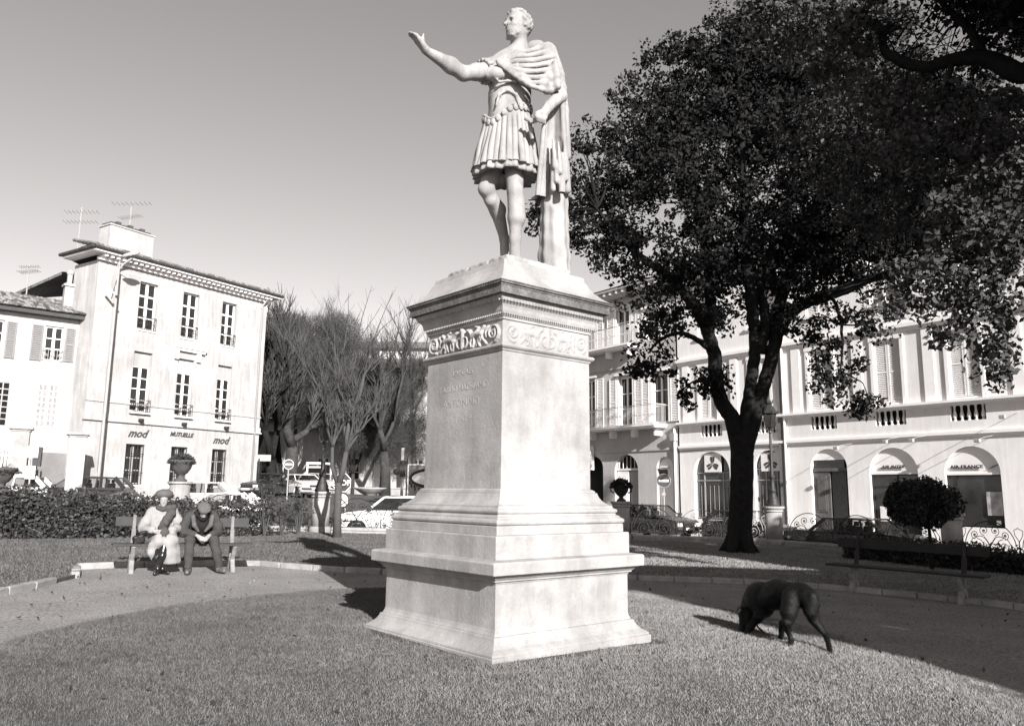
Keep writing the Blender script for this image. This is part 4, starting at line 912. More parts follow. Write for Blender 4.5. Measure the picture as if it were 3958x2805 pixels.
for r in range(8):
    for c in range(26):
        x = -4.6+c*.188; y = -.52+r*.40; o = inst(tm[rnd.choice([0, 0, 1, 1, 2])], 'roof_tile', hs, (x+rnd.uniform(-.012, .012), y*math.cos(0), 9.64+(y+.5)*math.tan(rs)+rnd.uniform(-.01, .01)), rot=(rs, 0, rnd.uniform(-.05, .05)))
MB().box(-1.15, -.75, .75, 1.15, 9.8, 11.35).box(-1.22, -.68, .68, 1.22, 11.2, 11.3).tube([(-.95, .95, 11.3), (-.95, .95, 11.8)], .12, 8).ball((-.95, .95, 11.9), .17).build('chimney', plaster, hs)
roundpipe(hs, [(-.32, -.1, -.2), (-.32, -.1, 9.4)], .05, irong)
for px, pz, Y, w, lab in ((85, 1650, 34, .33, 'stained gate pillar with flat cap near the left edge'), (304, 1672, 34.5, .33, 'white gate pillar against the corner building')):
    p = at(px, pz, Y); t = thing('gate_pillar', lab, 'pillar', (p.x, p.y, 0), .5, 'tall gate pillars of the left courtyard'); MB().box(-w, w, -w, w, 0, p.z-.12).build('shaft', plaster if px > 200 else wallst, t, bevel=.02); MB().box(-w-.12, w+.12, -w-.12, w+.12, p.z-.12, p.z).box(-w-.04, w+.04, -w-.04, w+.04, p.z-.2, p.z-.121).build('cap', wallst, t, bevel=.03)
gt = thing('picket_fence', 'white picket railing with pointed tips left of the stained gate pillar', 'fence', (at(0, 1760, 34.3).x-2, 34.3, 0), .0); zt = at(20, 1715, 34.3).z
for k in range(24): x = k*.15; MB().add([(x-.03, -.02, zt-1.6), (x+.03, -.02, zt-1.6), (x+.03, .02, zt-1.6), (x-.03, .02, zt-1.6), (x-.03, -.02, zt-.1), (x+.03, -.02, zt-.1), (x+.03, .02, zt-.1), (x-.03, .02, zt-.1), (x, 0, zt)], [(0, 1, 5, 4), (1, 2, 6, 5), (2, 3, 7, 6), (3, 0, 4, 7), (4, 5, 8), (5, 6, 8), (6, 7, 8), (7, 4, 8)]).build('picket', trimw, gt)
MB().box(-.1, 3.6, .021, .05, zt-.5, zt-.42).box(-.1, 3.6, .021, .05, zt-1.3, zt-1.22).build('rail', trimw, gt)
MB().box(-3, 3.6, .1, .4, -1, zt-1.5).build('low_base', wallst, gt)
bs = thing('bus_stop_sign', 'bus stop post with two pale timetable boards in front of the low house', 'sign', (at(120, 1800, 33.5).x, 33.5, 0), .35)
p0 = at(122, 1712, 33.5).z; MB().tube([(0, 0, .3), (0, 0, p0)], .035, 8).build('post', irong, bs)
z1, z2 = at(120, 1725, 33.5).z, at(120, 1768, 33.5).z; MB().box(-.2, .22, -.05, -.0, z2, z1).build('sign_board', signwhite, bs); MB().box(.05, .32, .06, .30, z2-.35, z1).build('shelter_panel', iron, bs)
z1, z2 = at(120, 1800, 33.5).z, at(120, 1850, 33.5).z; MB().box(-.18, .18, -.05, 0, z2, z1).build('sign_board', signwhite, bs)
sl_ = thing('street_lamp', 'tall grey lamp post with curved arm and cobra head in front of the corner building', 'street lamp', (0, 0, 0), 0)
pb = at(383, 1815, 36.0); pt = at(463, 1010, 36.6); ph = at(505, 985, 36.2)
MB().tube([(pb.x, pb.y, .5), (pb.x, pb.y, pb.z), tuple(pt)], [.07, .065, .045], 8).build('post', irong, sl_, smooth=True)
pc = at(440, 1055, 36.3); pd = at(428, 1105, 36.3); MB().tube([tuple(pd), tuple(pc), tuple(pt), tuple(ph)], .022, 6).build('arm', irong, sl_); MB().beam(at(405, 1110, 36.3), at(455, 1140, 36.3), .09, .09).build('bracket_box', irong, sl_)
MB().ball((0, 0, 0), (.42, .16, .12), 12, 8).build('lamp_head', irong, sl_, smooth=True, loc=tuple(ph)).rotation_euler = (0, -.35, .4)
MB().ball((0, 0, 0), (.24, .12, .07), 10, 6).build('lamp_lens', glass_m, sl_, smooth=True, loc=(ph.x+.03, ph.y-.04, ph.z-.1)).rotation_euler = (0, -.35, .4)

# ---- long white building with the airline offices
rb = thing('airline_building', 'long white building with arched shop windows, balustrade panels and AIR FRANCE and AIR INTER lettering', 'building', (12.70867, 36.0, 0), math.atan2(-.80277, .59628))
R0, R1 = -6.62, 13.5; ZG = -.9
bays = [(.93, 2.40), (3.63, 5.62), (6.65, 8.60), (9.9, 11.6)]
ops = [(.92, 2.64, ZG, 3.56, .80), (3.63, 5.62, ZG+.2, 3.50, .98), (6.65, 8.62, .45, 3.44, .98), (10.2, 12.2, .2, 3.40, 1.0), (-5.70, -3.48, .35, 3.66, 1.0), (-2.05, -.40, .35, 3.62, .83)]
fl = [(1.05, 2.2), (4.1, 5.25), (7.1, 8.25), (-5.2, -4.1), (-2.1, -1.0), (10.3, 11.45)]
for a, b in fl: ops += [(a, b, 5.32, 7.9, 0), (a, b, 9.55, 11.65, 0)]
bal = [(1.04, 2.28), (4.03, 5.30), (7.02, 8.30), (-5.17, -3.85), (-1.75, -.7), (10.1, 11.3)]
for a, b in bal: ops.append((a, b, 4.42, 5.02, 0))
facade(rb, 'wall', R0, R1, ZG, 13.4, ops, plaster2, .32)
MB().box(R0+.02, R1, .36, 10, ZG, 13.38).build('wall', plaster2, rb, label='rear walls'); MB().box(R0+.03, R1-.1, .34, .355, ZG+.2, 13.3).build('interior', dark, rb)
MB().box(R0, R1, -.20, 0, 5.08, 5.12).box(R0, R1, -.26, 0, 5.122, 5.22).box(R0, R1, -.03, -.001, 5.0, 5.079).box(R0, R1, -.12, -.002, 3.90, 4.02).box(R0, R1, -.05, -.001, 3.80, 3.899).build('string_course', trimw, rb)
MB().box(R0, R1, -.18, -.001, 8.35, 8.5).box(R0, R1, -.08, -.0, 8.2, 8.349).build('string_course', trimw, rb)
for i in range(44): x = R0+.2+i*.46; MB().box(x-.08, x+.08, -.6, -.01, 12.95, 13.15).build('bracket', trimw, rb)
MB().box(R0, R1, -.75, 0, 13.151, 13.4).build('cornice', trimw, rb)
MB().add([(R0, -.8, 13.42), (R1, -.8, 13.42), (R1, 5, 15.2), (R0, 5, 15.2)], [(0, 1, 2, 3)]).build('roof', tile, rb)
for a, b in fl:
    m_ = (a+b)/2
    shutter(rb, a+.02, m_-.01, 5.34, 7.9, .06, shutterw, .075); shutter(rb, m_+.01, b-.02, 5.34, 7.9, .06, shutterw, .075)
    MB().box(a-.16, b+.16, -.07, -.0, 7.95, 8.12).box(a-.14, a-.0, -.05, -.001, 5.221, 7.949).box(b+.0, b+.14, -.05, -.001, 5.221, 7.949).build('window_surround', trimw, rb)
    if a == 4.1: window(rb, a, b, 9.55, 11.65, .15, 2, 3, g=mat('curtained_window', .3, .5, .2, 2))
    else: shutter(rb, a+.02, m_-.01, 9.56, 11.64, .06, shutterw, .075); shutter(rb, m_+.01, b-.02, 9.56, 11.64, .06, shutterw, .075)
    MB().box(a-.14, b+.14, -.10, -.0, 9.42, 9.54).build('window_sill', trimw, rb)
for x in (-6.3, -3.25, .2, 3.15, 6.15, 9.3, 12.6): MB().box(x-.0, x+.42, -.055, -.0, 5.221, 8.19).build('pilaster', trimw, rb)
bm = MB().lathe([(.05, 0), (.065, .03), (.035, .06), (.045, .09), (.075, .17), (.07, .24), (.045, .34), (.032, .44), (.04, .48), (.03, .51), (.055, .55), (.055, .60)], n=10).mesh('baluster', trimw, True)
for a, b in bal:
    n = 5
    for i in range(n): inst(bm, 'baluster', rb, (a+(b-a)*(i+.5)/n, .10, 4.42))
    for k, x in enumerate((a, b)): pass
    MB().box(a, b, .2, .23, 4.42, 5.02).build('panel_back', dark, rb)
def shopglass(x0, x1, z0, z1, y, mull, trans, m=glass_m, fr=iron, arch=None):
    q = MB(); f = .05; q.box(x0, x0+f, y-.04, y+.02, z0, z1); q.box(x1-f, x1, y-.04, y+.02, z0, z1); q.box(x0+f, x1-f, y-.038, y+.018, z1-f, z1); q.box(x0+f, x1-f, y-.038, y+.018, z0, z0+f)
    for x in mull: q.box(x-.025, x+.025, y-.03, y+.01, z0+f, z1-f)
    for z in trans: q.box(x0+f, x1-f, y-.028, y+.008, z-.025, z+.025)
    w = q.build('shop_window', fr, rb); xs = [x0]+list(mull)+[x1]; zs = [z0]+list(trans)+[z1]
    for i in range(len(xs)-1):
        for j in range(len(zs)-1): pane(w, (xs[i]+xs[i+1])/2, (zs[j]+zs[j+1])/2, xs[i+1]-xs[i], zs[j+1]-zs[j], y+.012, m)
    return w
# door bay, two airline bays: white tympanum panels over dark glass
dr = MB().box(.92, 1.72, .16, .22, ZG, 2.72).box(.92, 2.64, .12, .24, 2.6, 2.74).build('entrance_door', doorw, rb); MB().box(1.75, 2.42, .26, .3, ZG, 2.6).build('entrance_door', doorw, rb, label='shaded right leaf')
for zz0, zz1 in ((.85, 2.4), (-.3, .55)): MB().box(1.05, 1.58, .135, .16, zz0, zz1).box(1.12, 1.51, .118, .136, zz0+.08, zz1-.08).build('door_panel', doorw, dr, bevel=.015)
MB().box(1.12, 1.51, .10, .119, -.45, -.1).build('door_knocker', iron, dr)
MB().box(.92, 2.40, .20, .24, 2.74, 3.08).build('fanlight', glass_d, rb); 
def tymp(x0, x1, z0, z1, rise, y, name='tympanum_panel', m=trimw):
    n = 16; cx = (x0+x1)/2; hw = (x1-x0)/2; q = MB(); pts = [(x0, z0), (x1, z0)]+[(cx+hw*math.cos(math.pi*k/n), z1-rise+rise*math.sin(math.pi*k/n)) for k in range(n+1)]
    return q.prism(pts, y, y+.03).build(name, m, rb)
tymp(.94, 2.62, 3.09, 3.55, .44, .10); tymp(3.64, 5.61, 2.5, 3.49, .97, .12); tymp(6.66, 8.61, 2.44, 3.43, .97, .12); tymp(10.21, 12.19, 2.3, 3.39, .98, .12)
MB().box(3.66, 5.6, .08, .119, 2.44, 2.52).box(6.68, 8.6, .08, .119, 2.38, 2.46).build('fascia_board', trimw, rb)
shopglass(3.66, 5.6, ZG+.25, 2.44, .16, (4.72,), (1.95,)); shopglass(6.68, 8.6, .5, 2.38, .16, (7.02,), ()); shopglass(10.2, 12.2, .2, 2.3, .2, (), ())
MB().box(3.95, 4.35, .06, .1, .55, 1.15).box(4.0, 4.3, .055, .061, .85, 1.1).build('window_poster', signwhite, rb)
MB().box(8.02, 8.55, .12, .15, 0.9, 1.75).build('window_poster', mat('faded_poster', .35, .6, .5, 3), rb); MB().box(8.3, 8.45, .10, .118, .56, .72).build('window_poster', signwhite, rb)
text('AIR INTER', .17, .012, signblack, rb, (4.58, .07, 2.68), (math.pi/2, 0, 0), 'airline_lettering', .3, .004, 'CENTER', 1.25)
text('AIR FRANCE', .17, .012, signblack, rb, (7.42, .07, 2.63), (math.pi/2, 0, 0), 'airline_lettering', .0, .004, 'CENTER', 1.25)
for k, dz in enumerate((0, .045)): MB().add([(8.2+k*.08, .06, 2.58+dz), (8.42+k*.1, .06, 2.68+dz), (8.5+k*.1, .06, 2.74+dz), (8.24+k*.08, .06, 2.63+dz), (8.2+k*.08, .08, 2.58+dz), (8.42+k*.1, .08, 2.68+dz), (8.5+k*.1, .08, 2.74+dz), (8.24+k*.08, .08, 2.63+dz)], [(0, 1, 2, 3), (7, 6, 5, 4), (0, 4, 5, 1), (1, 5, 6, 2), (2, 6, 7, 3), (3, 7, 4, 0)]).build('winged_emblem', signblack, rb)
# bank bays with banners
for x0, x1, zt in ((-5.70, -3.48, 3.66), (-2.05, -.40, 3.62)):
    rise = 1.0 if x0 < -5 else .83
    shopglass(x0, x1, .4, zt-rise, .2, (x0+.52, x1-.52), (2.25,), glass_m, irong); tymp(x0+.01, x1-.01, zt-rise+.03, zt-.01, rise-.04, .22, 'fanlight', glass_m)
    for k in range(7): x = x0+.3+k*(x1-x0-.6)/6; MB().box(x-.008, x+.008, .185, .2, .45, 2.0).build('inner_grille_bar', irong, rb)
    c = (x0+x1)/2+(.02); w = .52; MB().box(c-w, c+w, .09, .11, 2.66, 3.60 if x0 < -5 else 3.52).build('banner', bannerm, rb)
    for j in range(3):      # three-armed emblem: each arm two bent bars
        a = math.pi/2+j*2*math.pi/3; cz = 3.06; q = MB(); s = .36
        ux, uz = math.cos(a), math.sin(a); vx, vz = -uz, ux
        for sd in (-1, 1):
            P = [(ux*.03+vx*.015*sd, uz*.03+vz*.015*sd), (ux*s+vx*.015*sd, uz*s+vz*.015*sd), (ux*s+vx*.13*sd, uz*s+vz*.13*sd), (ux*.2+vx*.13*sd, uz*.2+vz*.13*sd), (ux*.07+vx*.2*sd-0, uz*.07+vz*.2*sd), (ux*-.0+vx*.09*sd, uz*-.0+vz*.09*sd)]
            P = P[:4]+[(ux*.10+vx*.06*sd, uz*.10+vz*.06*sd)] if False else P[:4]+[(ux*.055+vx*.055*sd, uz*.055+vz*.055*sd)]
            if sd == -1: P = P[::-1]
            q.prism([(c+px_, cz+pz_) for px_, pz_ in P], .078, .089)
        q.build('bank_emblem', signred, rb)
roundpipe(rb, [(-.26, -.09, ZG), (-.26, -.09, 12.9)], .06, trimw); MB().box(-.6, -.36, -.10, -.001, ZG, 12.9).build('pilaster', plaster3, rb, label='grey vertical strip beside the downpipe')
for x, z, r_ in ((2.95, 3.55, 1), (5.05, 3.72, 1), (6.1, 3.72, 1), (8.5, 3.6, 1), (9.4, 4.4, 1)):
    q = MB(); q.tube([(x, -.02, z+.2), (x-.05, -.75, z+.1), (x-.15, -.95, z)], .012, 4); q.build('spotlight_arm', irong, rb); MB().box(x-.26, x-.06, -1.08, -.92, z-.1, z+.04).build('facade_spotlight', irong, rb, bevel=.02)
roundpipe(rb, [(-6.6, -.04, 3.75), (-3, -.05, 3.83), (0, -.05, 3.76)], .012, iron, 'cable')

# ---- older house with the long balconies, to its left
ob = thing('balcony_house', 'old house with two long iron balconies and an arched door, right of the pedestal', 'house', (12.70867, 36.0, 0), math.atan2(-.80277, .59628))
Q0, Q1 = -18.5, -6.72
ops = [(-11.45, -9.62, ZG, 3.71, .9), (-8.25, -7.1, ZG, 3.50, .55), (-14.2, -12.4, ZG, 3.71, .7), (-11.05, -9.95, 5.35, 8.08, 0), (-14.0, -13.0, 5.35, 8.2, 0), (-8.5, -7.3, 5.35, 8.0, 0), (-11.2, -10.1, 9.95, 12.0, 0), (-8.9, -7.9, 9.95, 11.6, 0), (-14, -13, 9.95, 12, 0)]
facade(ob, 'wall', Q0, Q1, ZG, 13.0, ops, shade_pl, .35)
MB().box(Q0, Q1-.02, .39, 10, ZG, 12.98).build('wall', shade_pl, ob, label='rear walls'); MB().box(Q0, Q1-.05, .36, .38, ZG+.2, 12.9).build('interior', dark, ob)
MB().box(-8.24, -7.11, .22, .26, ZG, 3.5).build('blind_panel', plaster2, ob)
MB().box(-8.0, -7.5, -.02, .219, 2.95, 3.02).build('string_course', trimw, ob)
d2 = MB().box(-11.4, -10.55, .2, .25, ZG, 2.85).build('entrance_door', trimw, ob); MB().box(-11.25, -10.7, .18, .199, 1.0, 2.6).build('door_panel', trimw, d2, bevel=.01)
MB().box(-10.5, -9.65, .28, .32, ZG, 2.85).build('entrance_door', irong, ob, label='leaf of the arched door, coloured grey for shade'); MB().box(-11.42, -9.64, .16, .24, 2.85, 2.95).build('door_transom', trimw, ob)  # right leaf coloured grey in place of shade, left leaf white
for k in range(6): MB().box(-11.3+k*.3, -11.27+k*.3, .2, .23, 2.96, 3.6).build('fanlight_bar', trimw, ob)
for a, b, z0, z1 in ((-11.05, -9.95, 5.35, 8.08), (-8.5, -7.3, 5.35, 8.0), (-11.2, -10.1, 9.95, 12.0), (-14.0, -13.0, 5.35, 8.2), (-8.9, -7.9, 9.95, 11.6), (-14, -13, 9.95, 12)):
    window(ob, a, b, z0, z1, .2, 2, 3)
    MB().box(a-.2, b+.2, -.16, 0, z1+.1, z1+.22).box(a-.14, a-.0, -.05, -.001, z0, z1+.099).box(b, b+.14, -.05, -.001, z0, z1+.099).build('window_surround', trimw, ob)
    shutter(ob, a-.72, a-.17, z0, z1, -.045, shutterw); shutter(ob, b+.17, b+.72, z0, z1, -.045, shutterw)
for z, x1, pr in ((5.12, -7.45, 1.0), (9.72, -9.4, .9)):
    MB().box(Q0, x1, -pr, -.001, z, z+.09).box(Q0, x1-.03, -pr+.06, -.001, z-.09, z-.001).build('balcony_slab', trimw, ob)
    railing(ob, Q0, x1-.02, z+.1, z+1.15, -pr+.05, ironw, step=.1, deco=True); 
    q = MB()
    for k in range(9): q.box(x1-.06, x1-.04, -pr+.1+k*.1, -pr+.118+k*.1, z+.1, z+1.12)
    q.box(x1-.07, x1-.03, -pr+.05, 0, z+1.12, z+1.16); q.build('balcony_railing', ironw, ob)
    for k in range(6): x = x1-.5-k*1.7; MB().prism([(x, z-.5), (x+.12, z-.5), (x+.12, z-.091), (x, z-.091)], -.5, -.001).build('balcony_bracket', trimw, ob)
MB().box(Q0, Q1, -.06, -.001, 3.85, 3.98).box(Q0, Q1, -.1, -.001, 8.6, 8.7).build('string_course', shade_pl, ob)
MB().box(Q0, Q1, -.85, 0, 13.01, 13.15).box(Q0, Q1, -.5, -.001, 12.7, 13.0).build('cornice', shade_pl, ob)
for i in range(24): x = Q0+i*.5; MB().box(x, x+.14, -.78, -.501, 12.82, 13.0).build('bracket', trimw, ob)
MB().add([(Q0, -.9, 13.16), (Q1, -.9, 13.16), (Q1, 5, 15.0), (Q0, 5, 15.0)], [(0, 1, 2, 3)]).build('roof', tile, ob)
roundpipe(ob, [(-6.85, -.1, ZG), (-6.85, -.1, 5.0)], .07, trimw); MB().box(-7.02, -6.73, -.3, -.001, 4.3, 4.7).build('junction_box', irong, ob)
sg_ = MB().box(-13.35, -13.1, -.7, -.05, 2.9, 4.3).build('hanging_sign', signwhite, ob)
for i, ch in enumerate('TABAC'): text(ch, .26, .004, signblack, sg_, (-13.36, -.37, 4.04-.25*i), (math.pi/2, 0, -math.pi/2), 'sign_letter'); text(ch, .26, .004, signblack, sg_, (-13.22, -.706, 4.04-.25*i), (math.pi/2, 0, 0), 'sign_letter')
# pavement in front
q = MB(); d_ = Vector((.59628, -.80277)); n_v = Vector((-.80277, -.59628)); o_ = Vector((12.70867, 36.0))
pts = [o_+d_*t for t in (-20, 14)]+[o_+d_*t+n_v*2.2 for t in (14, -20)]
q.add([(p.x, p.y, z) for z in (-1.2, -.36) for p in pts], [(0, 1, 2, 3), (7, 6, 5, 4), (0, 4, 5, 1), (1, 5, 6, 2), (2, 6, 7, 3), (3, 7, 4, 0)][0:6]); meta(q.build('pavement', pave), kind='structure')

# ---- houses beyond the trees
def farhouse(px, Y, w, h, z0, label, wins, m=plaster, rz=.0, roof=True):
    p = at(px, 1800, Y); t = thing('town_house', label, 'house', (p.x, Y, z0), rz, 'houses beyond the plane trees'); ops = [(a, a+.9, b, b+1.7, 0) for a, b in wins]
    facade(t, 'wall', -w/2, w/2, -1, h, ops, m, .3); MB().box(-w/2, w/2, .33, 8, -1, h-.02).build('wall', m, t, label='rear walls'); MB().box(-w/2+.02, w/2-.02, .305, .32, -.9, h-.1).build('interior', dark, t)
    for a, b in wins: window(t, a, a+.9, b, b+1.7, .15, 2, 3)
    MB().box(-w/2-.3, w/2+.3, -.35, .3, h-.15, h).build('eave', eave_m, t)
    MB().add([(-w/2-.4, -.5, h+.01), (w/2+.4, -.5, h+.01), (w/2+.4, 4, h+1.6), (-w/2-.4, 4, h+1.6), (-w/2-.4, 8.4, h), (w/2+.4, 8.4, h)], [(0, 1, 2, 3), (3, 2, 5, 4), (1, 5, 2), (0, 3, 4)]).build('roof', tile, t)
farhouse(1255, 62, 7.5, 7.6, 1.2, 'white gabled house behind the plane tree with the phone booth in front', [(-3.1, 4.6), (-.4, 4.6), (2.2, 4.6), (-.6, 1.2), (1.8, 1.2)], plaster)
farhouse(1060, 70, 9, 5.4, 1.2, 'low grey stone house behind the dark plane trunks', [(-3, 1.2), (2, 1.2)], plaster3)
farhouse(1500, 66, 14, 10.5, 1.2, 'broad pale house with barred dark windows left of the pedestal', [(-6, 1.3), (-3.4, 1.3), (-.8, 1.3), (2, 1.3), (4.5, 1.3), (-6, 5.8), (-3, 5.8), (0, 5.8), (3, 5.8)], shade_pl)
farhouse(1390, 92, 16, 17, 1.2, 'tall distant house rising behind the bare trees', [(-5, 12), (-1, 12), (3, 12), (6, 12)], shade_pl)
farhouse(2560, 75, 12, 12, -.4, 'house at the far end of the street behind the tree crown', [(-4, 6), (0, 6), (3, 6)], plaster)
# ================================================================ CARS
WM = {}
def car(x, y, z, heading, label, pm, L=4.1, W=1.62, H=1.38, hood=.82, belt=.92, tailz=.88, prof='hatch', bumper=bplast, chromeb=False):
    """local x forward; a side outline with wheel arches extruded over the width, then the glasshouse on pillars"""
    t = thing('parked_car', label, 'car', (x, y, z), heading, 'cars parked and waiting round the square')
    r = .29; fx = L/2-.78; rx = -L/2+.72
    P = {'hatch': dict(wb=.95, wt=.30, rt=-L/2+.55, rb=-L/2+.12), 'sedan': dict(wb=.92, wt=.28, rt=-L/2+1.25, rb=-L/2+.72), 'round': dict(wb=.9, wt=.38, rt=-L/2+.75, rb=-L/2+.15), 'van': dict(wb=1.0, wt=.45, rt=-L/2+.22, rb=-L/2+.08)}[prof]
    wb = L/2-P['wb']-.15; wt = wb-.58 if prof != 'van' else wb-.45; rt, rb = P['rt'], P['rb']
    def arch(cx): return [(cx-.36*math.cos(math.pi*k/8), .18+.40*math.sin(math.pi*k/8)) for k in range(9)]
    poly = [(-L/2+.05, .24)]+[(rx-.40, .20)]+arch(rx)+[(rx+.42, .2), (fx-.42, .2)]+arch(fx)+[(fx+.40, .22), (L/2-.04, .26), (L/2, .45), (L/2-.03, hood-.14), (L/2-.18, hood-.04), (wb+.02, belt-.0), (rb+.05, belt+.0)]
    poly += [(-L/2+.04, tailz), (-L/2, tailz-.15), (-L/2, .45)] if prof == 'sedan' else [(-L/2+.02, belt-.08), (-L/2, .45)]
    q = MB().prism(poly, -W/2, W/2)
    v2 = []
    for a, b, c in q.v:
        k = 1-.09*sstep(L/2-.7, L/2, abs(a)); k *= 1-.05*sstep(.55, belt, c); v2.append((a, b*k, c))
    q.v = v2; body = q.build('body', pm, t, bevel=.055, seg=3)
    zr_ = H; hw0 = W/2*.93; hw1 = W/2*.76
    # roof and pillars
    roof = MB().add([(wt, -hw1, zr_-.035), (wt, hw1, zr_-.035), ((wt+rt)/2, hw1, zr_), ((wt+rt)/2, -hw1, zr_), (rt, -hw1, zr_-.03), (rt, hw1, zr_-.03),
                     (wt, -hw1, zr_-.075), (wt, hw1, zr_-.075), ((wt+rt)/2, hw1, zr_-.045), ((wt+rt)/2, -hw1, zr_-.045), (rt, -hw1, zr_-.07), (rt, hw1, zr_-.07)],
                    [(0, 1, 2, 3), (3, 2, 5, 4), (7, 6, 9, 8), (8, 9, 10, 11), (0, 6, 7, 1), (4, 5, 11, 10), (0, 3, 9, 6), (3, 4, 10, 9), (1, 7, 8, 2), (2, 8, 11, 5)]).build('roof', pm, t, bevel=.025, seg=2)
    xb = (wb*.35+rb*.65)+.15; q = MB()
    for s in (-1, 1):
        q.beam((wb, s*hw0, belt-.02), (wt, s*hw1, zr_-.05), .05, .06); q.beam((rb, s*hw0, belt-.02), (rt, s*hw1, zr_-.05), .06, .17 if prof != 'sedan' else .10)
        q.beam((xb, s*hw0, belt-.02), (xb-.02, s*hw1, zr_-.05), .05, .07)
        q.beam((wt, s*hw1, zr_-.05), (rt, s*hw1, zr_-.05), .05, .05)
    q.build('pillars', pm, t)
    def gl(name, pts): MB().add(pts, [(0, 1, 2, 3)]).build(name, carglass, t)
    e = .012
    gl('windscreen', [(wb, -hw0+e, belt), (wb, hw0-e, belt), (wt, hw1-e, zr_-.06), (wt, -hw1+e, zr_-.06)]); gl('rear_window', [(rb, hw0-e, belt), (rb, -hw0+e, belt), (rt, -hw1+e, zr_-.06), (rt, hw1-e, zr_-.06)])
    for s in (-1, 1):
        gl('side_window', [(wb-.04, s*(hw0-e), belt), (wt-.02, s*(hw1-e), zr_-.07), (xb, s*(hw1-e), zr_-.06), (xb+.02, s*(hw0-e), belt)]); gl('side_window', [(xb-.03, s*(hw0-e), belt), (xb-.05, s*(hw1-e), zr_-.06), (rt+.08, s*(hw1-e), zr_-.07), (rb+.08, s*(hw0-e), belt)])
        MB().box(-L/2+.25, L/2-.3, s*(W/2*.985)-.012, s*(W/2*.985)+.012, .52, .565).build('side_moulding', bumper, t)
        for dx in (wb-.1-.95, xb-.85): MB().box(dx+.05, dx+.2, s*(W/2*.975)-.02, s*(W/2*.975)+.02, belt-.14, belt-.11).build('door_handle', chrome, t)
        MB().box(wb-.02-.16, wb-.02, s*(W/2+.03)-.07, s*(W/2+.03)+.07, belt+.02, belt+.13).build('door_mirror', bumper, t, bevel=.02)
        MB().tube([(xb+.03, s*(W/2*.978), .3), (xb+.03, s*(W/2*.958), belt-.02)], .006, 4).tube([(wb-.02, s*(W/2*.978), .3), (wb-.02, s*(W/2*.955), belt-.02)], .006, 4).build('door_seam', signblack, t)
        for k in ('f', 'r'):
            key = ('w', k)
            if 'tyre' not in WM:
                WM['tyre'] = MB().lathe([(.18, -.08), (.27, -.085), (r, -.06), (r, .06), (.27, .085), (.18, .08)], n=20, ax='y').mesh('wheel', tyre, True)
                WM['rim'] = MB().lathe([(.03, -.06), (.08, -.075), (.10, -.05), (.16, -.06), (.185, -.085), (.19, -.07), (.19, .0)], n=16, ax='y').mesh('rim', rimm, True)
            w = inst(WM['tyre'], 'wheel', t, (fx if k == 'f' else rx, s*(W/2-.13), r)); inst(WM['rim'], 'rim', w, (0, 0, 0), rz=0 if s < 0 else math.pi)
        hd = MB().box(L/2-.06, L/2+.012, s*W*.33-.15, s*W*.33+.15, hood-.30, hood-.15).build('headlight', headl, t, bevel=.02); MB().box(-L/2-.012, -L/2+.05, s*W*.36-.12, s*W*.36+.12, .60, .78).build('tail_lamp', tail, t, bevel=.01)
    MB().box(L/2-.03, L/2+.005, -W*.22, W*.22, hood-.29, hood-.16).build('grille', signblack, t)
    MB().box(L/2-.12, L/2+.07, -W*.46, W*.46, .38, .50).build('front_bumper', chrome if chromeb else bumper, t, bevel=.03); MB().box(-L/2-.07, -L/2+.12, -W*.46, W*.46, .40, .52).build('rear_bumper', chrome if chromeb else bumper, t, bevel=.03)
    MB().box(L/2+.071, L/2+.08, -.25, .25, .39, .48).build('number_plate', platem, t); MB().box(-L/2-.02, -L/2-.005, -.25, .25, .60, .70).build('number_plate', platem, t)
    q = MB().box(rb+.1, wb-.1, -W*.42, W*.42, belt-.03, belt+.004)
    q.build('cabin_floor', inter, t)
    for xx in (wt-.55, rt+.35):
        for s in (-1, 1):
            MB().box(xx-.06, xx+.06, s*.36-.23, s*.36+.23, belt-.02, belt+.20).box(xx-.05, xx+.04, s*.36-.12, s*.36+.12, belt+.205, belt+.36).build('seat', inter, t, bevel=.03)
    MB().tube([(wb-.52, .36+.17*math.cos(a), belt+.06+.1*math.sin(a)) for a in np.linspace(0, 6.28, 11)], .012, 4).build('steering_wheel', signblack, t)
    return t
DN = Vector((.59628, -.80277)); HD = math.atan2(DN.y, DN.x)
def cz(x, y): return S(x, y)
# right of the pedestal, along the fence
car(12.0, 27.55, -.56, HD, 'dark four door saloon parked in front of the carved wooden door', p_dark, 4.45, 1.68, 1.38, .84, .90, .92, 'sedan')
car(6.3, 35.0, -.30, HD, 'dark hatchback parked between the pedestal and the oak, nose to the right', p_dark, 3.75, 1.58, 1.40)
car(9.35, 31.6, -.42, HD, 'dark small car half hidden behind the oak trunk', p_dark, 3.6, 1.56, 1.38, prof='round')
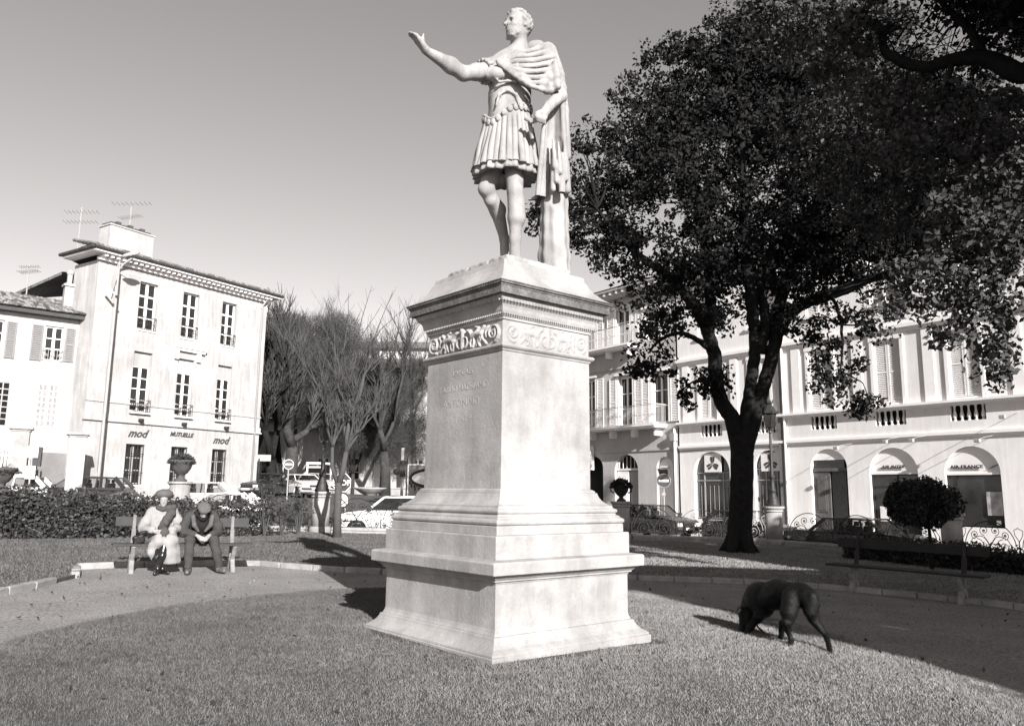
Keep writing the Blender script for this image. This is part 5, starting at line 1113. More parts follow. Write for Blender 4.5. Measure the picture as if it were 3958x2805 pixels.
# left of the pedestal
car(-4.1, 28.6, S(-4.1, 28.6)+.02, math.pi+.12, 'white hatchback behind the fence, windscreen bright, just left of the pedestal', p_white, 4.1, 1.62, 1.40, belt=.9)
car(-10.3, 28.2, .05, math.pi+.10, 'small rounded white car behind the rose bushes', p_white, 3.5, 1.50, 1.38, prof='round')
p = at(320, 1842, 35.0); car(p.x, 35.0, p.z-1.38, math.pi+.18, 'dark hatchback rising above the hedge on the left', p_dark, 4.1, 1.62, 1.40)
p = at(715, 1857, 33.0); car(p.x, 33.0, p.z-1.40, math.pi+.5, 'pale hatchback behind the two people on the bench', p_beige, 3.8, 1.56, 1.38)
p = at(10, 1838, 34.0); car(p.x-.2, 34.0, p.z-1.38, math.pi+.3, 'white car cut off by the left edge of the picture', p_white, 4.2, 1.62, 1.38)
p = at(1035, 1835, 46); car(p.x, 46.0, S(p.x, 46), -math.pi/2-.25, 'dark saloon facing the viewer beside the corner building', p_dark, 4.2, 1.62, 1.36, prof='sedan', chromeb=True)
p = at(1155, 1850, 47); car(p.x, 47.5, S(p.x, 47.5), -math.pi/2+.65, 'white saloon with dark plate left of the phone booth', p_white, 4.3, 1.66, 1.30, prof='sedan')
p = at(1030, 1830, 53); car(p.x-.2, 53, S(p.x, 53)+.1, -math.pi/2+.1, 'dark van parked behind the saloons', p_dark, 4.3, 1.8, 1.85, belt=1.15, hood=1.0, prof='van')
p = at(1225, 1850, 53); car(p.x, 54, S(p.x, 54), -math.pi/2+.9, 'pale saloon half hidden behind the white one', p_sil, 4.2, 1.6, 1.36, prof='sedan')
# ================================================================ TREES, HEDGES, SHRUBS
def limb(q, pts, rs, n=8, k=5, wob=.0):
    P = spline(pts, k); m = len(P); R_ = [rs[min(int(i/k), len(rs)-1)]+(rs[min(int(i/k)+1, len(rs)-1)]-rs[min(int(i/k), len(rs)-1)])*((i % k)/k) for i in range(m)]
    P = [p+Vector((rnd.uniform(-wob, wob), rnd.uniform(-wob, wob), rnd.uniform(-wob, wob)*.5)) if 0 < i < m-1 else p for i, p in enumerate(P)]
    q.tube(P, R_, n); return P
def D(x, y, Y): return at(x*1.7269, y*1.7273, Y)
PXM = lambda Y, zc: 1.7269/FPX*(Y*math.cos(_th)+(zc-EYE)*math.sin(_th))
def blobs(lst, dens, seed, sub=.34, per=34):
    "leaf positions: clumps scattered through ellipsoids given as (x, y in D units, radius, distance)"
    r = np.random.RandomState(seed); out = []
    for b in lst:
        dx, dy, rr, Y = b[:4]; sq_ = b[4] if len(b) > 4 else 1.; c = np.array(D(dx, dy, Y)); R_ = rr*PXM(Y, c[2]); Rv = np.array([R_, R_*.95, R_*sq_])
        n = max(6, int(dens*R_*R_*(R_*.6+.8))); cc = c+inball(n, r)*Rv
        for q in cc: s = sub*(.6+.8*r.rand()); out.append(q+inball(int(per*(.5+r.rand())), r)*np.array([s, s, s*.75]))
    return np.concatenate(out)
def branchlets(q, centre_pts, targets, r0=.03, seed=1, n=4):
    r = random.Random(seed)
    for t in targets:
        t = Vector(t); a = min(centre_pts, key=lambda p: (Vector(p)-t).length); a = Vector(a)
        m = a.lerp(t, .5)+Vector((r.uniform(-.2, .2), r.uniform(-.2, .2), r.uniform(-.1, .3)))
        q.tube([a, m, t], [r0, r0*.6, r0*.2], n)
# ---- the big evergreen oak
oak = thing('oak_tree', 'big dark evergreen oak with forked trunk standing between the pedestal and the airline building', 'tree', (0, 0, 0), 0)
TY = 23.3; q = MB(); tb_ = D(1655, 1242, 23.15); sk_ = []
def tp(x, y, Y=TY): return D(x, y, Y)
sk_ += limb(q, [Vector((tb_.x, 23.2, G(tb_.x, 23)-.2)), tp(1654, 1225), tp(1660, 1100), tp(1661, 1020), tp(1660, 960)], [.44, .36, .325, .33, .28], 14, 5, .015)
for k in range(5):
    a = k*1.3; q.tube([Vector((tb_.x+math.cos(a)*.62, 23.2+math.sin(a)*.62, G(tb_.x, 23)-.1)), Vector((tb_.x+math.cos(a)*.3, 23.2+math.sin(a)*.3, G(tb_.x, 23)+.25)), tp(1657, 1150)], [.08, .16, .2], 7)
q.build('trunk', bark, oak, smooth=True); q = MB()
sk_ += limb(q, [tp(1658, 1020), tp(1640, 940), tp(1615, 900), tp(1603, 850), tp(1600, 800), tp(1590, 760), tp(1575, 720)], [.26, .24, .22, .215, .21, .19, .17], 9, 5, .02)
sk_ += limb(q, [tp(1575, 720), tp(1545, 670, 23), tp(1500, 620, 22.7), tp(1440, 580, 22.4), tp(1380, 520, 22), tp(1330, 460, 21.8)], [.2, .17, .14, .11, .07, .04], 7, 5, .03)
sk_ += limb(q, [tp(1583, 745), tp(1588, 690, 23.6), tp(1585, 600, 24), tp(1570, 480, 24), tp(1540, 350, 24), tp(1500, 250, 23.6)], [.2, .18, .15, .12, .08, .04], 7, 5, .03)
sk_ += limb(q, [tp(1661, 1020), tp(1670, 940), tp(1678, 880), tp(1685, 830), tp(1690, 780), tp(1688, 720)], [.26, .21, .18, .175, .175, .16], 9, 5, .02)
sk_ += limb(q, [tp(1688, 740), tp(1680, 660, 23), tp(1670, 560, 22.8), tp(1665, 420, 22.8), tp(1660, 280, 22.8), tp(1650, 160, 23)], [.2, .19, .15, .12, .08, .04], 7, 5, .03)
sk_ += limb(q, [tp(1664, 1020), tp(1690, 930), tp(1705, 880), tp(1722, 820), tp(1740, 750), tp(1770, 700), tp(1820, 670)], [.24, .22, .205, .20, .195, .18, .16], 9, 5, .02)
sk_ += limb(q, [tp(1820, 670), tp(1870, 655, 23), tp(1930, 630, 22.7), tp(1990, 610, 22.4), tp(2040, 598, 22.1), tp(2110, 590, 22)], [.19, .17, .15, .12, .08, .04], 7, 5, .03)
sk_ += limb(q, [tp(1735, 760), tp(1745, 680, 24), tp(1790, 560, 24.4), tp(1850, 420, 24.6), tp(1900, 280, 24.6), tp(1930, 160, 24.6)], [.22, .19, .16, .12, .08, .04], 7, 5, .03)
sk_ += limb(q, [tp(1700, 790), tp(1715, 720, 23.2), tp(1700, 620, 23.4), tp(1760, 480, 23.4), tp(1780, 330, 23.6), tp(1790, 200, 23.8)], [.18, .16, .13, .10, .07, .04], 7, 5, .03)
sk_ += limb(q, [tp(1600, 790), tp(1560, 760, 22.9), tp(1520, 745, 22.6), tp(1480, 760, 22.4), tp(1450, 790, 22.4)], [.12, .08, .06, .05, .03], 6, 5, .02)
sk_ += limb(q, [tp(1640, 870), tp(1610, 850), tp(1560, 850, 23), tp(1530, 870, 23)], [.06, .04, .03, .02], 5, 4, .02)
sk_ += limb(q, [tp(1860, 660, 22.9), tp(1880, 710, 22.8), tp(1885, 780, 22.7), tp(1880, 840, 22.7)], [.06, .05, .04, .02], 5, 4, .02)
q.build('branches', bark, oak, smooth=True)
OAKB = [(1500, 330, 165, 23), (1600, 240, 170, 24), (1560, 190, 105, 23.6), (1680, 180, 170, 24), (1760, 110, 150, 24.4), (1850, 220, 230, 24.6), (1750, 430, 230, 23.8), (1460, 480, 165, 22.4), (1345, 390, 105, 22.6), (1320, 500, 85, 22.4),
        (1375, 560, 85, 22.2), (1440, 220, 60, 23), (1400, 290, 90, 22.8), (1950, 450, 210, 24.2), (2080, 330, 200, 17.5), (1620, 560, 150, 23.4), (1780, 570, 120, 23.6), (1520, 640, 75, 22.6), (1455, 690, 60, 22.3), (1440, 760, 50, 22.2), (1485, 735, 55, 22.4), (1430, 820, 32, 22.2), (1470, 820, 40, 22.4), (1530, 720, 50, 22.8),
        (1200, 470, 28, 22.4), (1230, 500, 40, 22.4), (1300, 330, 50, 22.6), (1280, 450, 60, 22.5), (1550, 870, 42, 22.9), (1580, 850, 30, 22.9), (1625, 855, 38, 23.1), (1600, 700, 40, 23), (1640, 700, 45, 23.4), (1720, 660, 50, 23.2), (1800, 640, 60, 23.2), (1600, 620, 90, 23.4),
        (1850, 800, 30, 22.8, 1.6), (1850, 870, 34, 22.8, 1.3), (1905, 790, 50, 22.7, 1.5), (1925, 870, 52, 22.6, 1.1), (1890, 730, 55, 22.8), (1810, 740, 30, 22.9), (1780, 730, 30, 22.9), (1960, 700, 60, 22.5), (1990, 560, 90, 22.6), (2060, 500, 110, 19), (1990, 300, 160, 20), (1880, 560, 90, 23.4), (2230, 420, 150, 16), (1450, 130, 22, 23), (1505, 110, 30, 23.3), (1930, 905, 22, 22.6), (1640, 60, 60, 24.2)]
OP = blobs(OAKB, 13.0, 21, .34, 52)
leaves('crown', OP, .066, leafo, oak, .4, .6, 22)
q = MB(); tg = OP[nr.choice(len(OP), 420)]; branchlets(q, sk_[::2], [Vector(t) for t in tg], .03, 4); o = q.build('twigs', bark, oak); o['kind'] = 'stuff'

# ---- the nearer tree whose branches hang in from the right; its trunk stands just outside the picture
nt_ = thing('overhanging_tree', 'nearer leafy tree at the right edge, its bent branches hanging into the upper right corner', 'tree', (0, 0, 0), 0)
q = MB(); sk2 = []; TX, TYY = 11.2, 9.3
sk2 += limb(q, [Vector((TX, TYY, -.5)), Vector((TX, TYY+.05, 1.5)), Vector((TX-.1, TYY+.1, 3.6)), Vector((TX-.3, TYY+.2, 5.0))], [.42, .33, .29, .30], 12, 5, .02)
q.build('trunk', bark, nt_, smooth=True); q = MB()
sk2 += limb(q, [Vector((TX-.3, TYY+.2, 4.9)), Vector((TX-1.0, TYY+.9, 5.8)), D(2380, 150, 11.2), D(2290, 165, 11.4), D(2200, 130, 11.6), D(2130, 135, 11.8), D(2060, 150, 12), D(1990, 120, 12.2), D(1960, 60, 12.4), D(1900, 20, 12.6)], [.26, .22, .18, .16, .13, .11, .09, .08, .06, .03], 8, 5, .02)
sk2 += limb(q, [D(2200, 132, 11.6), D(2180, 80, 11.7), D(2130, 30, 11.8), D(2060, -30, 12)], [.09, .07, .05, .03], 6, 5, .02)
sk2 += limb(q, [D(2130, 135, 11.8), D(2120, 200, 11.7), D(2090, 260, 11.7)], [.05, .04, .02], 6, 5, .02)
sk2 += limb(q, [Vector((TX-.3, TYY+.2, 4.6)), Vector((TX-1.2, TYY+1.2, 4.9)), D(2330, 520, 11.6), D(2250, 540, 11.8), D(2150, 580, 12), D(2080, 600, 12.2)], [.18, .14, .11, .08, .05, .03], 7, 5, .02)
sk2 += limb(q, [Vector((TX-.3, TYY+.2, 4.9)), Vector((TX+.6, TYY-.9, 6.6)), Vector((TX+1.2, TYY-2.4, 8.5))], [.25, .17, .06], 8, 5, .02)
sk2 += limb(q, [Vector((TX-.3, TYY+.2, 4.9)), Vector((TX-.5, TYY-1.2, 6.8)), Vector((TX-.4, TYY-3.2, 8.4))], [.25, .17, .06], 8, 5, .02)
for i in range(60):
    a = D(rnd.uniform(1960, 2230), rnd.uniform(40, 200), 12.1); b = a+Vector((rnd.uniform(-.9, .9), rnd.uniform(-.5, .5), rnd.uniform(-.5, .8))); s0 = min(sk2, key=lambda p: (p-a).length); q.tube([s0, s0.lerp(a, .5)+Vector((0, 0, .1)), a, b], [.022, .016, .011, .004], 4)
q.build('branches', bark, nt_, smooth=True)
NB = [(2210, 540, 95, 12), (2140, 620, 85, 12), (2190, 700, 75, 12), (2230, 780, 52, 12), (2060, 640, 58, 12.2), (2040, 600, 40, 12.2), (2110, 480, 70, 12.1), (2250, 400, 90, 11.8), (2190, 310, 70, 11.9), (2080, 260, 75, 12), (1960, 220, 70, 12.3), (1880, 110, 85, 12.6), (1760, 50, 85, 13), (1690, 20, 40, 13), (1960, 30, 60, 12.4),
      (2230, 20, 60, 11.6), (2130, 10, 36, 11.8), (2270, 90, 40, 11.6), (2270, 230, 45, 11.7), (2020, 350, 60, 12.1), (2110, 740, 40, 12), (2280, 620, 70, 11.7), (2220, 830, 28, 12), (2290, 500, 80, 11.6), (2000, 690, 30, 12.2)]
NP_ = blobs(NB, 70, 31, .24, 40)
r_ = np.random.RandomState(8); ex = []
for c, R_ in (((11.6, 3.2, 7.0), 4.3), ((13.5, 7.6, 7.2), 4.0), ((11.0, 8.0, 9.0), 2.6), ((8.6, 2.2, 8.2), 3.2)):
    for k in range(520): qv = np.array(c)+inball(1, r_)[0]*R_*np.array([1, 1, .8]); ex.append(qv+inball(44, r_)*.42)
ov = blobs([(1950, 150, 130, 15), (1850, 40, 120, 15.5), (2060, 60, 60, 14), (2150, 250, 150, 14.5), (2060, 350, 110, 15), (1960, 420, 120, 16), (2200, 450, 120, 13.5), (1860, 330, 120, 17), (2240, 330, 80, 13), (2180, 20, 60, 13.5)], 30, 77, .3, 44)
ex = np.concatenate(ex); vis = (ex[:, 0] < ex[:, 1]*.70+.2) | ((ex[:, 0]-5.5) < (9-ex[:, 1])*.0+0)
def gap(P): d = 12-P[:, 1]; x = P[:, 0]-.41*d; z = P[:, 2]-.472*d; return ~((x > 4.9) & (x < 9.2) & (z > 2.6) & (z < 6.6))  # opens the unseen crowns so sun reaches the near branches
ex = ex[gap(ex)]; vis = (ex[:, 0] < ex[:, 1]*.70+.2)
ex = ex[(ex[:, 0] > 4.55+.41*(6.7-ex[:, 1])) & ~vis]
leaves('crown', np.concatenate([NP_, ov]), .052, leafn, nt_, .4, .6, 32)
hi = np.array([8.8, 7.5, 9.7])+inball(2600, r_)*np.array([4.2, 5.2, 1.7]); hi = np.concatenate([c+inball(30, r_)*.38 for c in hi]); hi = hi[gap(hi) & (hi[:, 0] > 7.9-.1*(hi[:, 1]+19))]; hv = leaves('crown', hi[hi[:, 1] > 4], .062, leafo, nt_, .4, .7, 36); hi = hi[hi[:, 1] <= 4]  # high canopy added overhead to cut skylight on the ground below
leaves('crown', np.concatenate([ex, hi[hi[:, 0] > 5.6+.41*np.maximum(0, 6.7-hi[:, 1])]]), .11, leafo, nt_, .4, .8, 33)['label'] = 'unseen upper part of the crown, partly added to block skylight'
def shadetree(x, y, R_, zc, n, label, seed, cutline=True):
    t = thing('shade_tree', label, 'tree', (x, y, G(x, y)), 0, 'trees of the park outside the picture'); q = MB(); q.tube([(0, 0, -.2), (.1, 0, 2.5), (0, .1, zc-1)], [.35, .28, .2], 10)
    for k in range(6): a = k*1.05; q.tube([(0, .1, zc-1.6), (math.cos(a)*R_*.4, math.sin(a)*R_*.4, zc), (math.cos(a)*R_*.8, math.sin(a)*R_*.8, zc+.6)], [.14, .09, .03], 6)
    q.build('trunk', bark, t, smooth=True); r_ = np.random.RandomState(seed); P = np.concatenate([c+inball(44, r_)*.45 for c in np.array([0, 0, zc])+inball(n, r_)*np.array([R_, R_, R_*.75])])
    W_ = P+np.array([x, y, 0]); 
    if cutline: P = P[gap(W_)]; W_ = P+np.array([x, y, 0]); P = P[W_[:, 0] > 4.55+.41*(6.7-W_[:, 1])+.12*np.sin(W_[:, 1]*2)]
    leaves('crown', P, .13, leafo, t, .4, .8, seed+1)
shadetree(13.4, -6.5, 5.0, 6.0, 1000, 'evergreen tree behind the viewer whose shade covers the right of the path', 41)
shadetree(18.2, 10.8, 4.0, 6.2, 420, 'evergreen tree to the right that shades the dark saloon and hedge', 43, False)
shadetree(17.5, 1.0, 4.4, 6.0, 520, 'evergreen tree farther right behind the viewer', 45, False)

# ---- bare trees
def bare(name, label, base, fork, limbs, n1, spread, top, m, seed, rt=.10, twl=1.4, nsub=5, group=None, depth=3, mt=None, tr=.007):
    r = random.Random(seed); t = thing(name, label, 'tree', (0, 0, 0), 0, group); q = MB(); q.tube([base]+fork, [rt*1.2]+[rt]*(len(fork)-1)+[max(limbs[0][2]*1.05, rt*.55)], 10); [q.ball(a, rad*1.02, 8, 6) for a, b, rad in limbs]; tw = MB()
    def grow(p, d, L, rad, lev):
        n = 3; pts = [p]; 
        for i in range(n):
            d = (d+Vector((r.uniform(-1, 1), r.uniform(-1, 1), r.uniform(-.5, 1)))*.13).normalized(); pts.append(pts[-1]+d*L/n)
        (q if lev <= 1 else tw).tube(pts, [rad, rad*.85, rad*.68, rad*.45], 6 if lev < 1 else (4 if lev < 2 else 3), False)
        if lev < depth:
            for k in range(nsub if lev else nsub+1):
                i = r.randint(1, n); a = r.uniform(0, 6.28); e = Vector((math.cos(a), math.sin(a), r.uniform(.1, 1.0))); dd = (d*1.2+e*spread).normalized(); grow(pts[i], dd, L*r.uniform(.5, .8), rad*.5, lev+1)
    for a, b, rad in limbs: 
        a = Vector(a); b = Vector(b); q.tube([a, a.lerp(b, .5)+Vector((r.uniform(-.1, .1), 0, 0)), b], [rad, rad*.85, rad*.7], 8)
        for k in range(n1):
            dd = ((b-a).normalized()+Vector((r.uniform(-1, 1), r.uniform(-1, 1), r.uniform(0, .6)))*spread*.7).normalized(); grow(b if k < 3 else a.lerp(b, r.uniform(.5, 1)), dd, twl*r.uniform(.8, 1.2), rad*.55, 0)
    q.build('trunk', m, t, smooth=True); o = tw.build('twigs', mt or m, t); o['kind'] = 'stuff'; return t
bY = 23.6; b0 = D(754, 1212, bY); B = lambda x, y, Y=bY: D(x, y, Y)
q_t = bare('young_tree', 'slender young bare tree left of the pedestal with upright twigs', Vector((b0.x, bY, G(b0.x, bY)-.1)), [B(755, 1150), B(758, 1080)],
     [(B(758, 1085), B(775, 1010), .10), (B(756, 1085), B(744, 1000), .07), (B(775, 1010), B(785, 930), .08), (B(744, 1000), B(733, 930, 23.3), .05), (B(775, 1010), B(765, 900, 24), .06), (B(733, 930, 23.3), B(715, 870, 23.2), .035), (B(785, 930), B(815, 840, 23.4), .05), (B(765, 900, 24), B(760, 820, 24), .04)], 3, .72, 0, bark_g, 5, .115, .95, 4, depth=3, mt=bark_g)
q = MB(); r5 = random.Random(4)
for a, b in (((815, 830), (880, 650)), ((810, 800), (905, 690)), ((790, 800), (832, 640)), ((770, 780), (780, 655)), ((780, 760), (750, 690)), ((830, 830), (935, 740)), ((760, 800), (810, 690)), ((740, 820), (690, 760)), ((750, 810), (735, 700)), ((835, 820), (900, 760)), ((790, 780), (850, 690)), ((725, 860), (640, 800)), ((850, 850), (960, 780))):
    p0 = B(a[0], a[1], 23.5+r5.uniform(-.5, .5)); p1 = B(b[0], b[1], 23.5+r5.uniform(-.8, .8)); m_ = p0.lerp(p1, .5)+Vector((r5.uniform(-.1, .1), 0, .12)); q.tube([p0, m_, p1], [.016, .011, .004], 4)
    for k in range(6):
        s0 = p0.lerp(p1, r5.uniform(.3, .95)); q.tube([s0, s0+Vector((r5.uniform(-.25, .25), r5.uniform(-.2, .2), r5.uniform(.15, .45)))], [.006, .003], 3)
o = q.build('whip_shoots', bark_g, q_t); o['kind'] = 'stuff'
def plane(px, py, Y, label, lims, seed, rt=.3, n1=5, twl=1.8, nsub=5, spread=.6, pale=True, grp='bare plane trees across the street', D0=None):
    z0 = S(D(px, py, Y).x, Y); b = D(px, py, Y); f0 = D(lims[0][0][0], lims[0][0][1], Y)
    return bare('plane_tree', label, Vector((b.x, Y, z0-.3)), [Vector((b.x, Y, (z0+f0.z)/2)), f0], [(D(*a, Y+(k % 3-1)*.0), D(*c, Y+(k % 3-1)*.9), r_) for k, (a, c, r_) in enumerate(lims)], n1, spread, 0, bark_l if pale else bark, seed, rt, twl, nsub+1, grp, 2, twigm)
plane(648, 1100, 54, 'big plane tree left of the phone booth with a strong right fork', [((655, 1000), (640, 950), .36), ((640, 950), (600, 905), .2), ((655, 985), (700, 955), .26), ((650, 960), (655, 880), .28), ((655, 880), (640, 800), .2), ((700, 955), (760, 935), .16), ((600, 905), (590, 850), .15)], 51, .46, 5, 2.2)
plane(607, 1090, 51, 'dark forked plane tree against the corner building', [((605, 1030), (592, 960), .26), ((592, 960), (583, 900), .2), ((607, 1030), (625, 950), .22), ((625, 950), (630, 860), .17), ((583, 900), (590, 820), .14), ((625, 960), (650, 900), .14), ((592, 960), (610, 900), .12)], 52, .34, 4, 1.9, pale=False)
plane(622, 1085, 57, 'second dark plane trunk just right of the forked one', [((622, 1020), (618, 940), .24), ((618, 940), (600, 870), .18), ((618, 960), (640, 890), .16), ((600, 870), (610, 790), .13)], 53, .30, 4, 1.9, pale=False)
plane(862, 1080, 56, 'pale plane tree right of the young tree with upright branches', [((860, 1010), (850, 960), .24), ((850, 960), (810, 930), .14), ((860, 990), (885, 930), .16), ((852, 960), (855, 870), .16), ((885, 930), (900, 850), .1), ((810, 930), (790, 870), .1)], 54, .36, 4, 1.9, 5)
plane(925, 1070, 62, 'slim bare tree touching the left edge of the pedestal', [((925, 960), (922, 880), .14), ((922, 880), (918, 800), .1), ((925, 940), (945, 880), .09), ((922, 900), (900, 850), .08)], 55, .2, 4, 2.6, 4)
plane(790, 1075, 60, 'bushy many-stemmed bare tree in front of the barred windows', [((790, 1060), (770, 980), .12), ((790, 1060), (800, 970), .12), ((790, 1060), (820, 985), .1), ((790, 1060), (755, 1000), .09), ((770, 980), (760, 900), .09), ((800, 970), (810, 890), .09)], 56, .14, 5, 2.4, 5)
plane(700, 1080, 68, 'tall bare plane tree in the middle of the row', [((700, 960), (690, 880), .24), ((690, 880), (680, 800), .18), ((700, 940), (730, 870), .18), ((730, 870), (740, 790), .14)], 57, .34, 5, 2.1, 5)
plane(560, 1080, 66, 'tall bare plane tree behind the corner building', [((590, 960), (595, 880), .24), ((595, 880), (600, 800), .18), ((595, 900), (625, 830), .16), ((595, 880), (640, 790), .14)], 58, .3, 5, 2.1, 5)
# fine twig mass of the crowns, far beyond counting
def twigmass(lst, n, seed, L=.9, w=.011):
    r = np.random.RandomState(seed); P = []; 
    tot = sum(b[2]**2 for b in lst)
    for dx, dy, rr, Y in lst:
        c = np.array(D(dx, dy, Y)); R_ = rr*PXM(Y, c[2]); m = int(n*rr**2/tot); v = inball(m, r); P.append(np.concatenate([c+v*np.array([R_, R_*.8, R_]), v], 1))
    P = np.concatenate(P); m = len(P); d = P[:, 3:]*.7+np.array([0, 0, .25])+r.normal(size=(m, 3))*.8; d /= np.linalg.norm(d, axis=1)[:, None]; s = np.cross(d, r.normal(size=(m, 3))); s /= np.linalg.norm(s, axis=1)[:, None]
    p = P[:, :3]; l_ = (L*(.4+r.rand(m)))[:, None]; V = np.stack([p-s*w, p+s*w, p+d*l_], 1).reshape(-1, 3)
    return meta(npmesh('distant_twigs', V, np.arange(3*m).reshape(-1, 3), twigm), 'fine bare twigs of the plane tree crowns', None, None, 'stuff')
twigmass([(630, 790, 75, 58), (700, 790, 85, 60), (620, 870, 75, 56), (700, 880, 85, 58), (770, 830, 85, 57), (840, 880, 80, 58), (790, 930, 80, 58), (900, 930, 60, 62), (860, 990, 50, 60), (930, 840, 40, 64), (760, 750, 50, 58), (650, 740, 40, 60), (590, 900, 50, 55), (940, 980, 45, 62)], 150000, 61, .65, .009)

# ---- hedge and shrubs
def hedge(name, label, line, w, h, dens, m, seed, size=.045, rag=.12, group=None):
    t = thing(name, label, 'hedge', (0, 0, 0), 0, group); r = np.random.RandomState(seed); P = []; c = MB()
    pts = spline(line, 6)
    for a, b in zip(pts[:-1], pts[1:]):
        d = (b-a).to_2d(); L = d.length; n = int(dens*L); nv = Vector((-d.y, d.x))/L; t_ = r.rand(n); face = r.rand(n); s = np.where(face < .40, -w/2+r.rand(n)**2*w*.3, np.where(face < .8, r.uniform(-w/2, w/2, n), w/2-r.rand(n)**2*w*.3))
        X = a.x+d.x*t_+nv.x*s; Y_ = a.y+d.y*t_+nv.y*s; hh = h*(1+.07*np.sin(X*1.9)+.06*np.sin(X*4.3+Y_*3))*(1-.28*np.clip((X+10.8)/2.2, 0, 1)*(h > .8))
        z = np.where((face >= .40) & (face < .8), hh-r.rand(n)**2*h*.2+r.rand(n)**6*rag*2, r.rand(n)*hh); s2 = r.normal(size=n)*.03; kp = (r.rand(n) > .55*np.clip((X+10.8)/2.2, 0, 1)*(h > .8)); P.append(np.column_stack([X+nv.x*s2, Y_+nv.y*s2, -.022*X+z])[kp])
        for k in range(int(L*14)):
            tt = rnd.random(); ss = rnd.uniform(-w/2, w/2)*.8; q0 = a.lerp(b, tt); x, y = q0.x+nv.x*ss, q0.y+nv.y*ss; c.tube([(x, y, G(x, y)), (x+rnd.uniform(-.1, .1), y, G(x, y)+h*.5), (x+rnd.uniform(-.15, .15), y+rnd.uniform(-.1, .1), G(x, y)+h*rnd.uniform(.85, 1.18))], [.012, .008, .003], 3, False)
    for k in range(int(170*(1 if h > .8 else .4))):
        i = r.randint(len(pts)-1); q0 = pts[i].lerp(pts[i+1], r.rand()); x, y = q0.x+r.uniform(-.5, .5)*w, q0.y+r.uniform(-.4, .4)*w; hh = h*(1-.2*sstep(-10.8, -8.6, x)*(h > .8))+r.rand()*.28*(1 if h > .8 else .6); m_ = 16; zz_ = np.linspace(h*.85, hh, m_)
        P.append(np.column_stack([x+r.normal(size=m_)*.035, y+r.normal(size=m_)*.035, -.022*x+zz_]))
    leaves('foliage', np.concatenate(P), size, m, t, .5, .6, seed+1); o = c.build('stems', bark_g, t); o['kind'] = 'stuff'
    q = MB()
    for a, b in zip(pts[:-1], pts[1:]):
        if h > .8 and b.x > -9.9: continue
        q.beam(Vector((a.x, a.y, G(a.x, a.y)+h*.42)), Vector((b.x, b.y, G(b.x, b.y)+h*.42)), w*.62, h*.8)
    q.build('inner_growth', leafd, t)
hedge('hedge', 'long loose leafy hedge running behind the left bench to the left edge', [(-15.5, 15.2), (-13.0, 18.6), (-11.2, 20.3), (-9.6, 21.7), (-8.0, 23.3), (-7.4, 24.0)], 1.5, 1.02, 5200, leafh, 71)
hedge('hedge', 'low dark shaded hedge behind the right bench', [(9.6, 22.4), (10.6, 20.6), (12.0, 18.6), (13.6, 16.6), (15.4, 14.4)], 1.2, .46, 4200, leafd, 73, .04)
def rosebush(x, y, h, label, seed):
    r = random.Random(seed); t = thing('rose_bush', label, 'shrub', (x, y, G(x, y)), 0, 'thin rose bushes beside the hedge'); q = MB(); P = []
    for k in range(9):
        a = r.uniform(0, 6.28); s = r.uniform(.1, .42); p1 = Vector((math.cos(a)*s*.5, math.sin(a)*s*.5, h*.5)); p2 = Vector((math.cos(a)*s, math.sin(a)*s, h*r.uniform(.75, 1.1))); q.tube([(0, 0, 0), p1, p2], [.02, .013, .005], 4)
        for j in range(5): b = p1.lerp(p2, r.random()); e = b+Vector((r.uniform(-.25, .25), r.uniform(-.2, .2), r.uniform(-.05, .3))); q.tube([b, e], [.007, .003], 3); P += [tuple(e+Vector((r.gauss(0, .05), r.gauss(0, .05), r.gauss(0, .05)))) for _ in range(7)]
    q.build('stems', bark_g, t); leaves('foliage', np.array(P), .04, leafh, t, seed=seed)
for i, (x, y, h, lab) in enumerate([(1085, 2078, 1.0, 'leftmost thin rose bush next to the end of the hedge'), (1150, 2072, 1.25, 'tall thin rose bush in front of the low wall'), (1020, 2080, 1.2, 'rose bush growing out of the hedge end')]):
    p = at(x, y, 1.0); d = Vector((p.x, 1.0, p.z-EYE)); s = EYE/(-.022*d.x-d.z); rosebush(d.x*s, s, h, lab, 80+i)
# clipped round standard tree on the right
tx, ty = 9.95, 19.2; t = thing('clipped_tree', 'small round clipped evergreen on a thin stem in front of the airline windows', 'tree', (tx, ty, G(tx, ty)))
pc_ = at(3560, 1942, ty); cz_ = pc_.z-G(tx, ty); q = MB(); q.tube([(0, 0, -.1), (.03, 0, .6), (0, 0, cz_-.3)], [.05, .042, .035], 8)
for k in range(9): a = k*.7; q.tube([(0, 0, cz_-.45), (math.cos(a)*.35, math.sin(a)*.35, cz_-.1), (math.cos(a)*.6, math.sin(a)*.6, cz_+.1)], [.02, .013, .005], 4)
q.build('trunk', bark, t, smooth=True); r_ = np.random.RandomState(91); v = inball(15000, r_); nrm = np.linalg.norm(v, axis=1)[:, None]+1e-6; v = v/nrm*np.maximum(nrm, .55)*(1+.10*np.sin(v[:, :1]*9)+.08*np.sin(v[:, 1:2]*11+v[:, 2:3]*8)); v[:, 2] *= .70
leaves('crown', v*.82+np.array([pc_.x-tx, 0, cz_]), .04, leafd, t, .4, .6, 92)
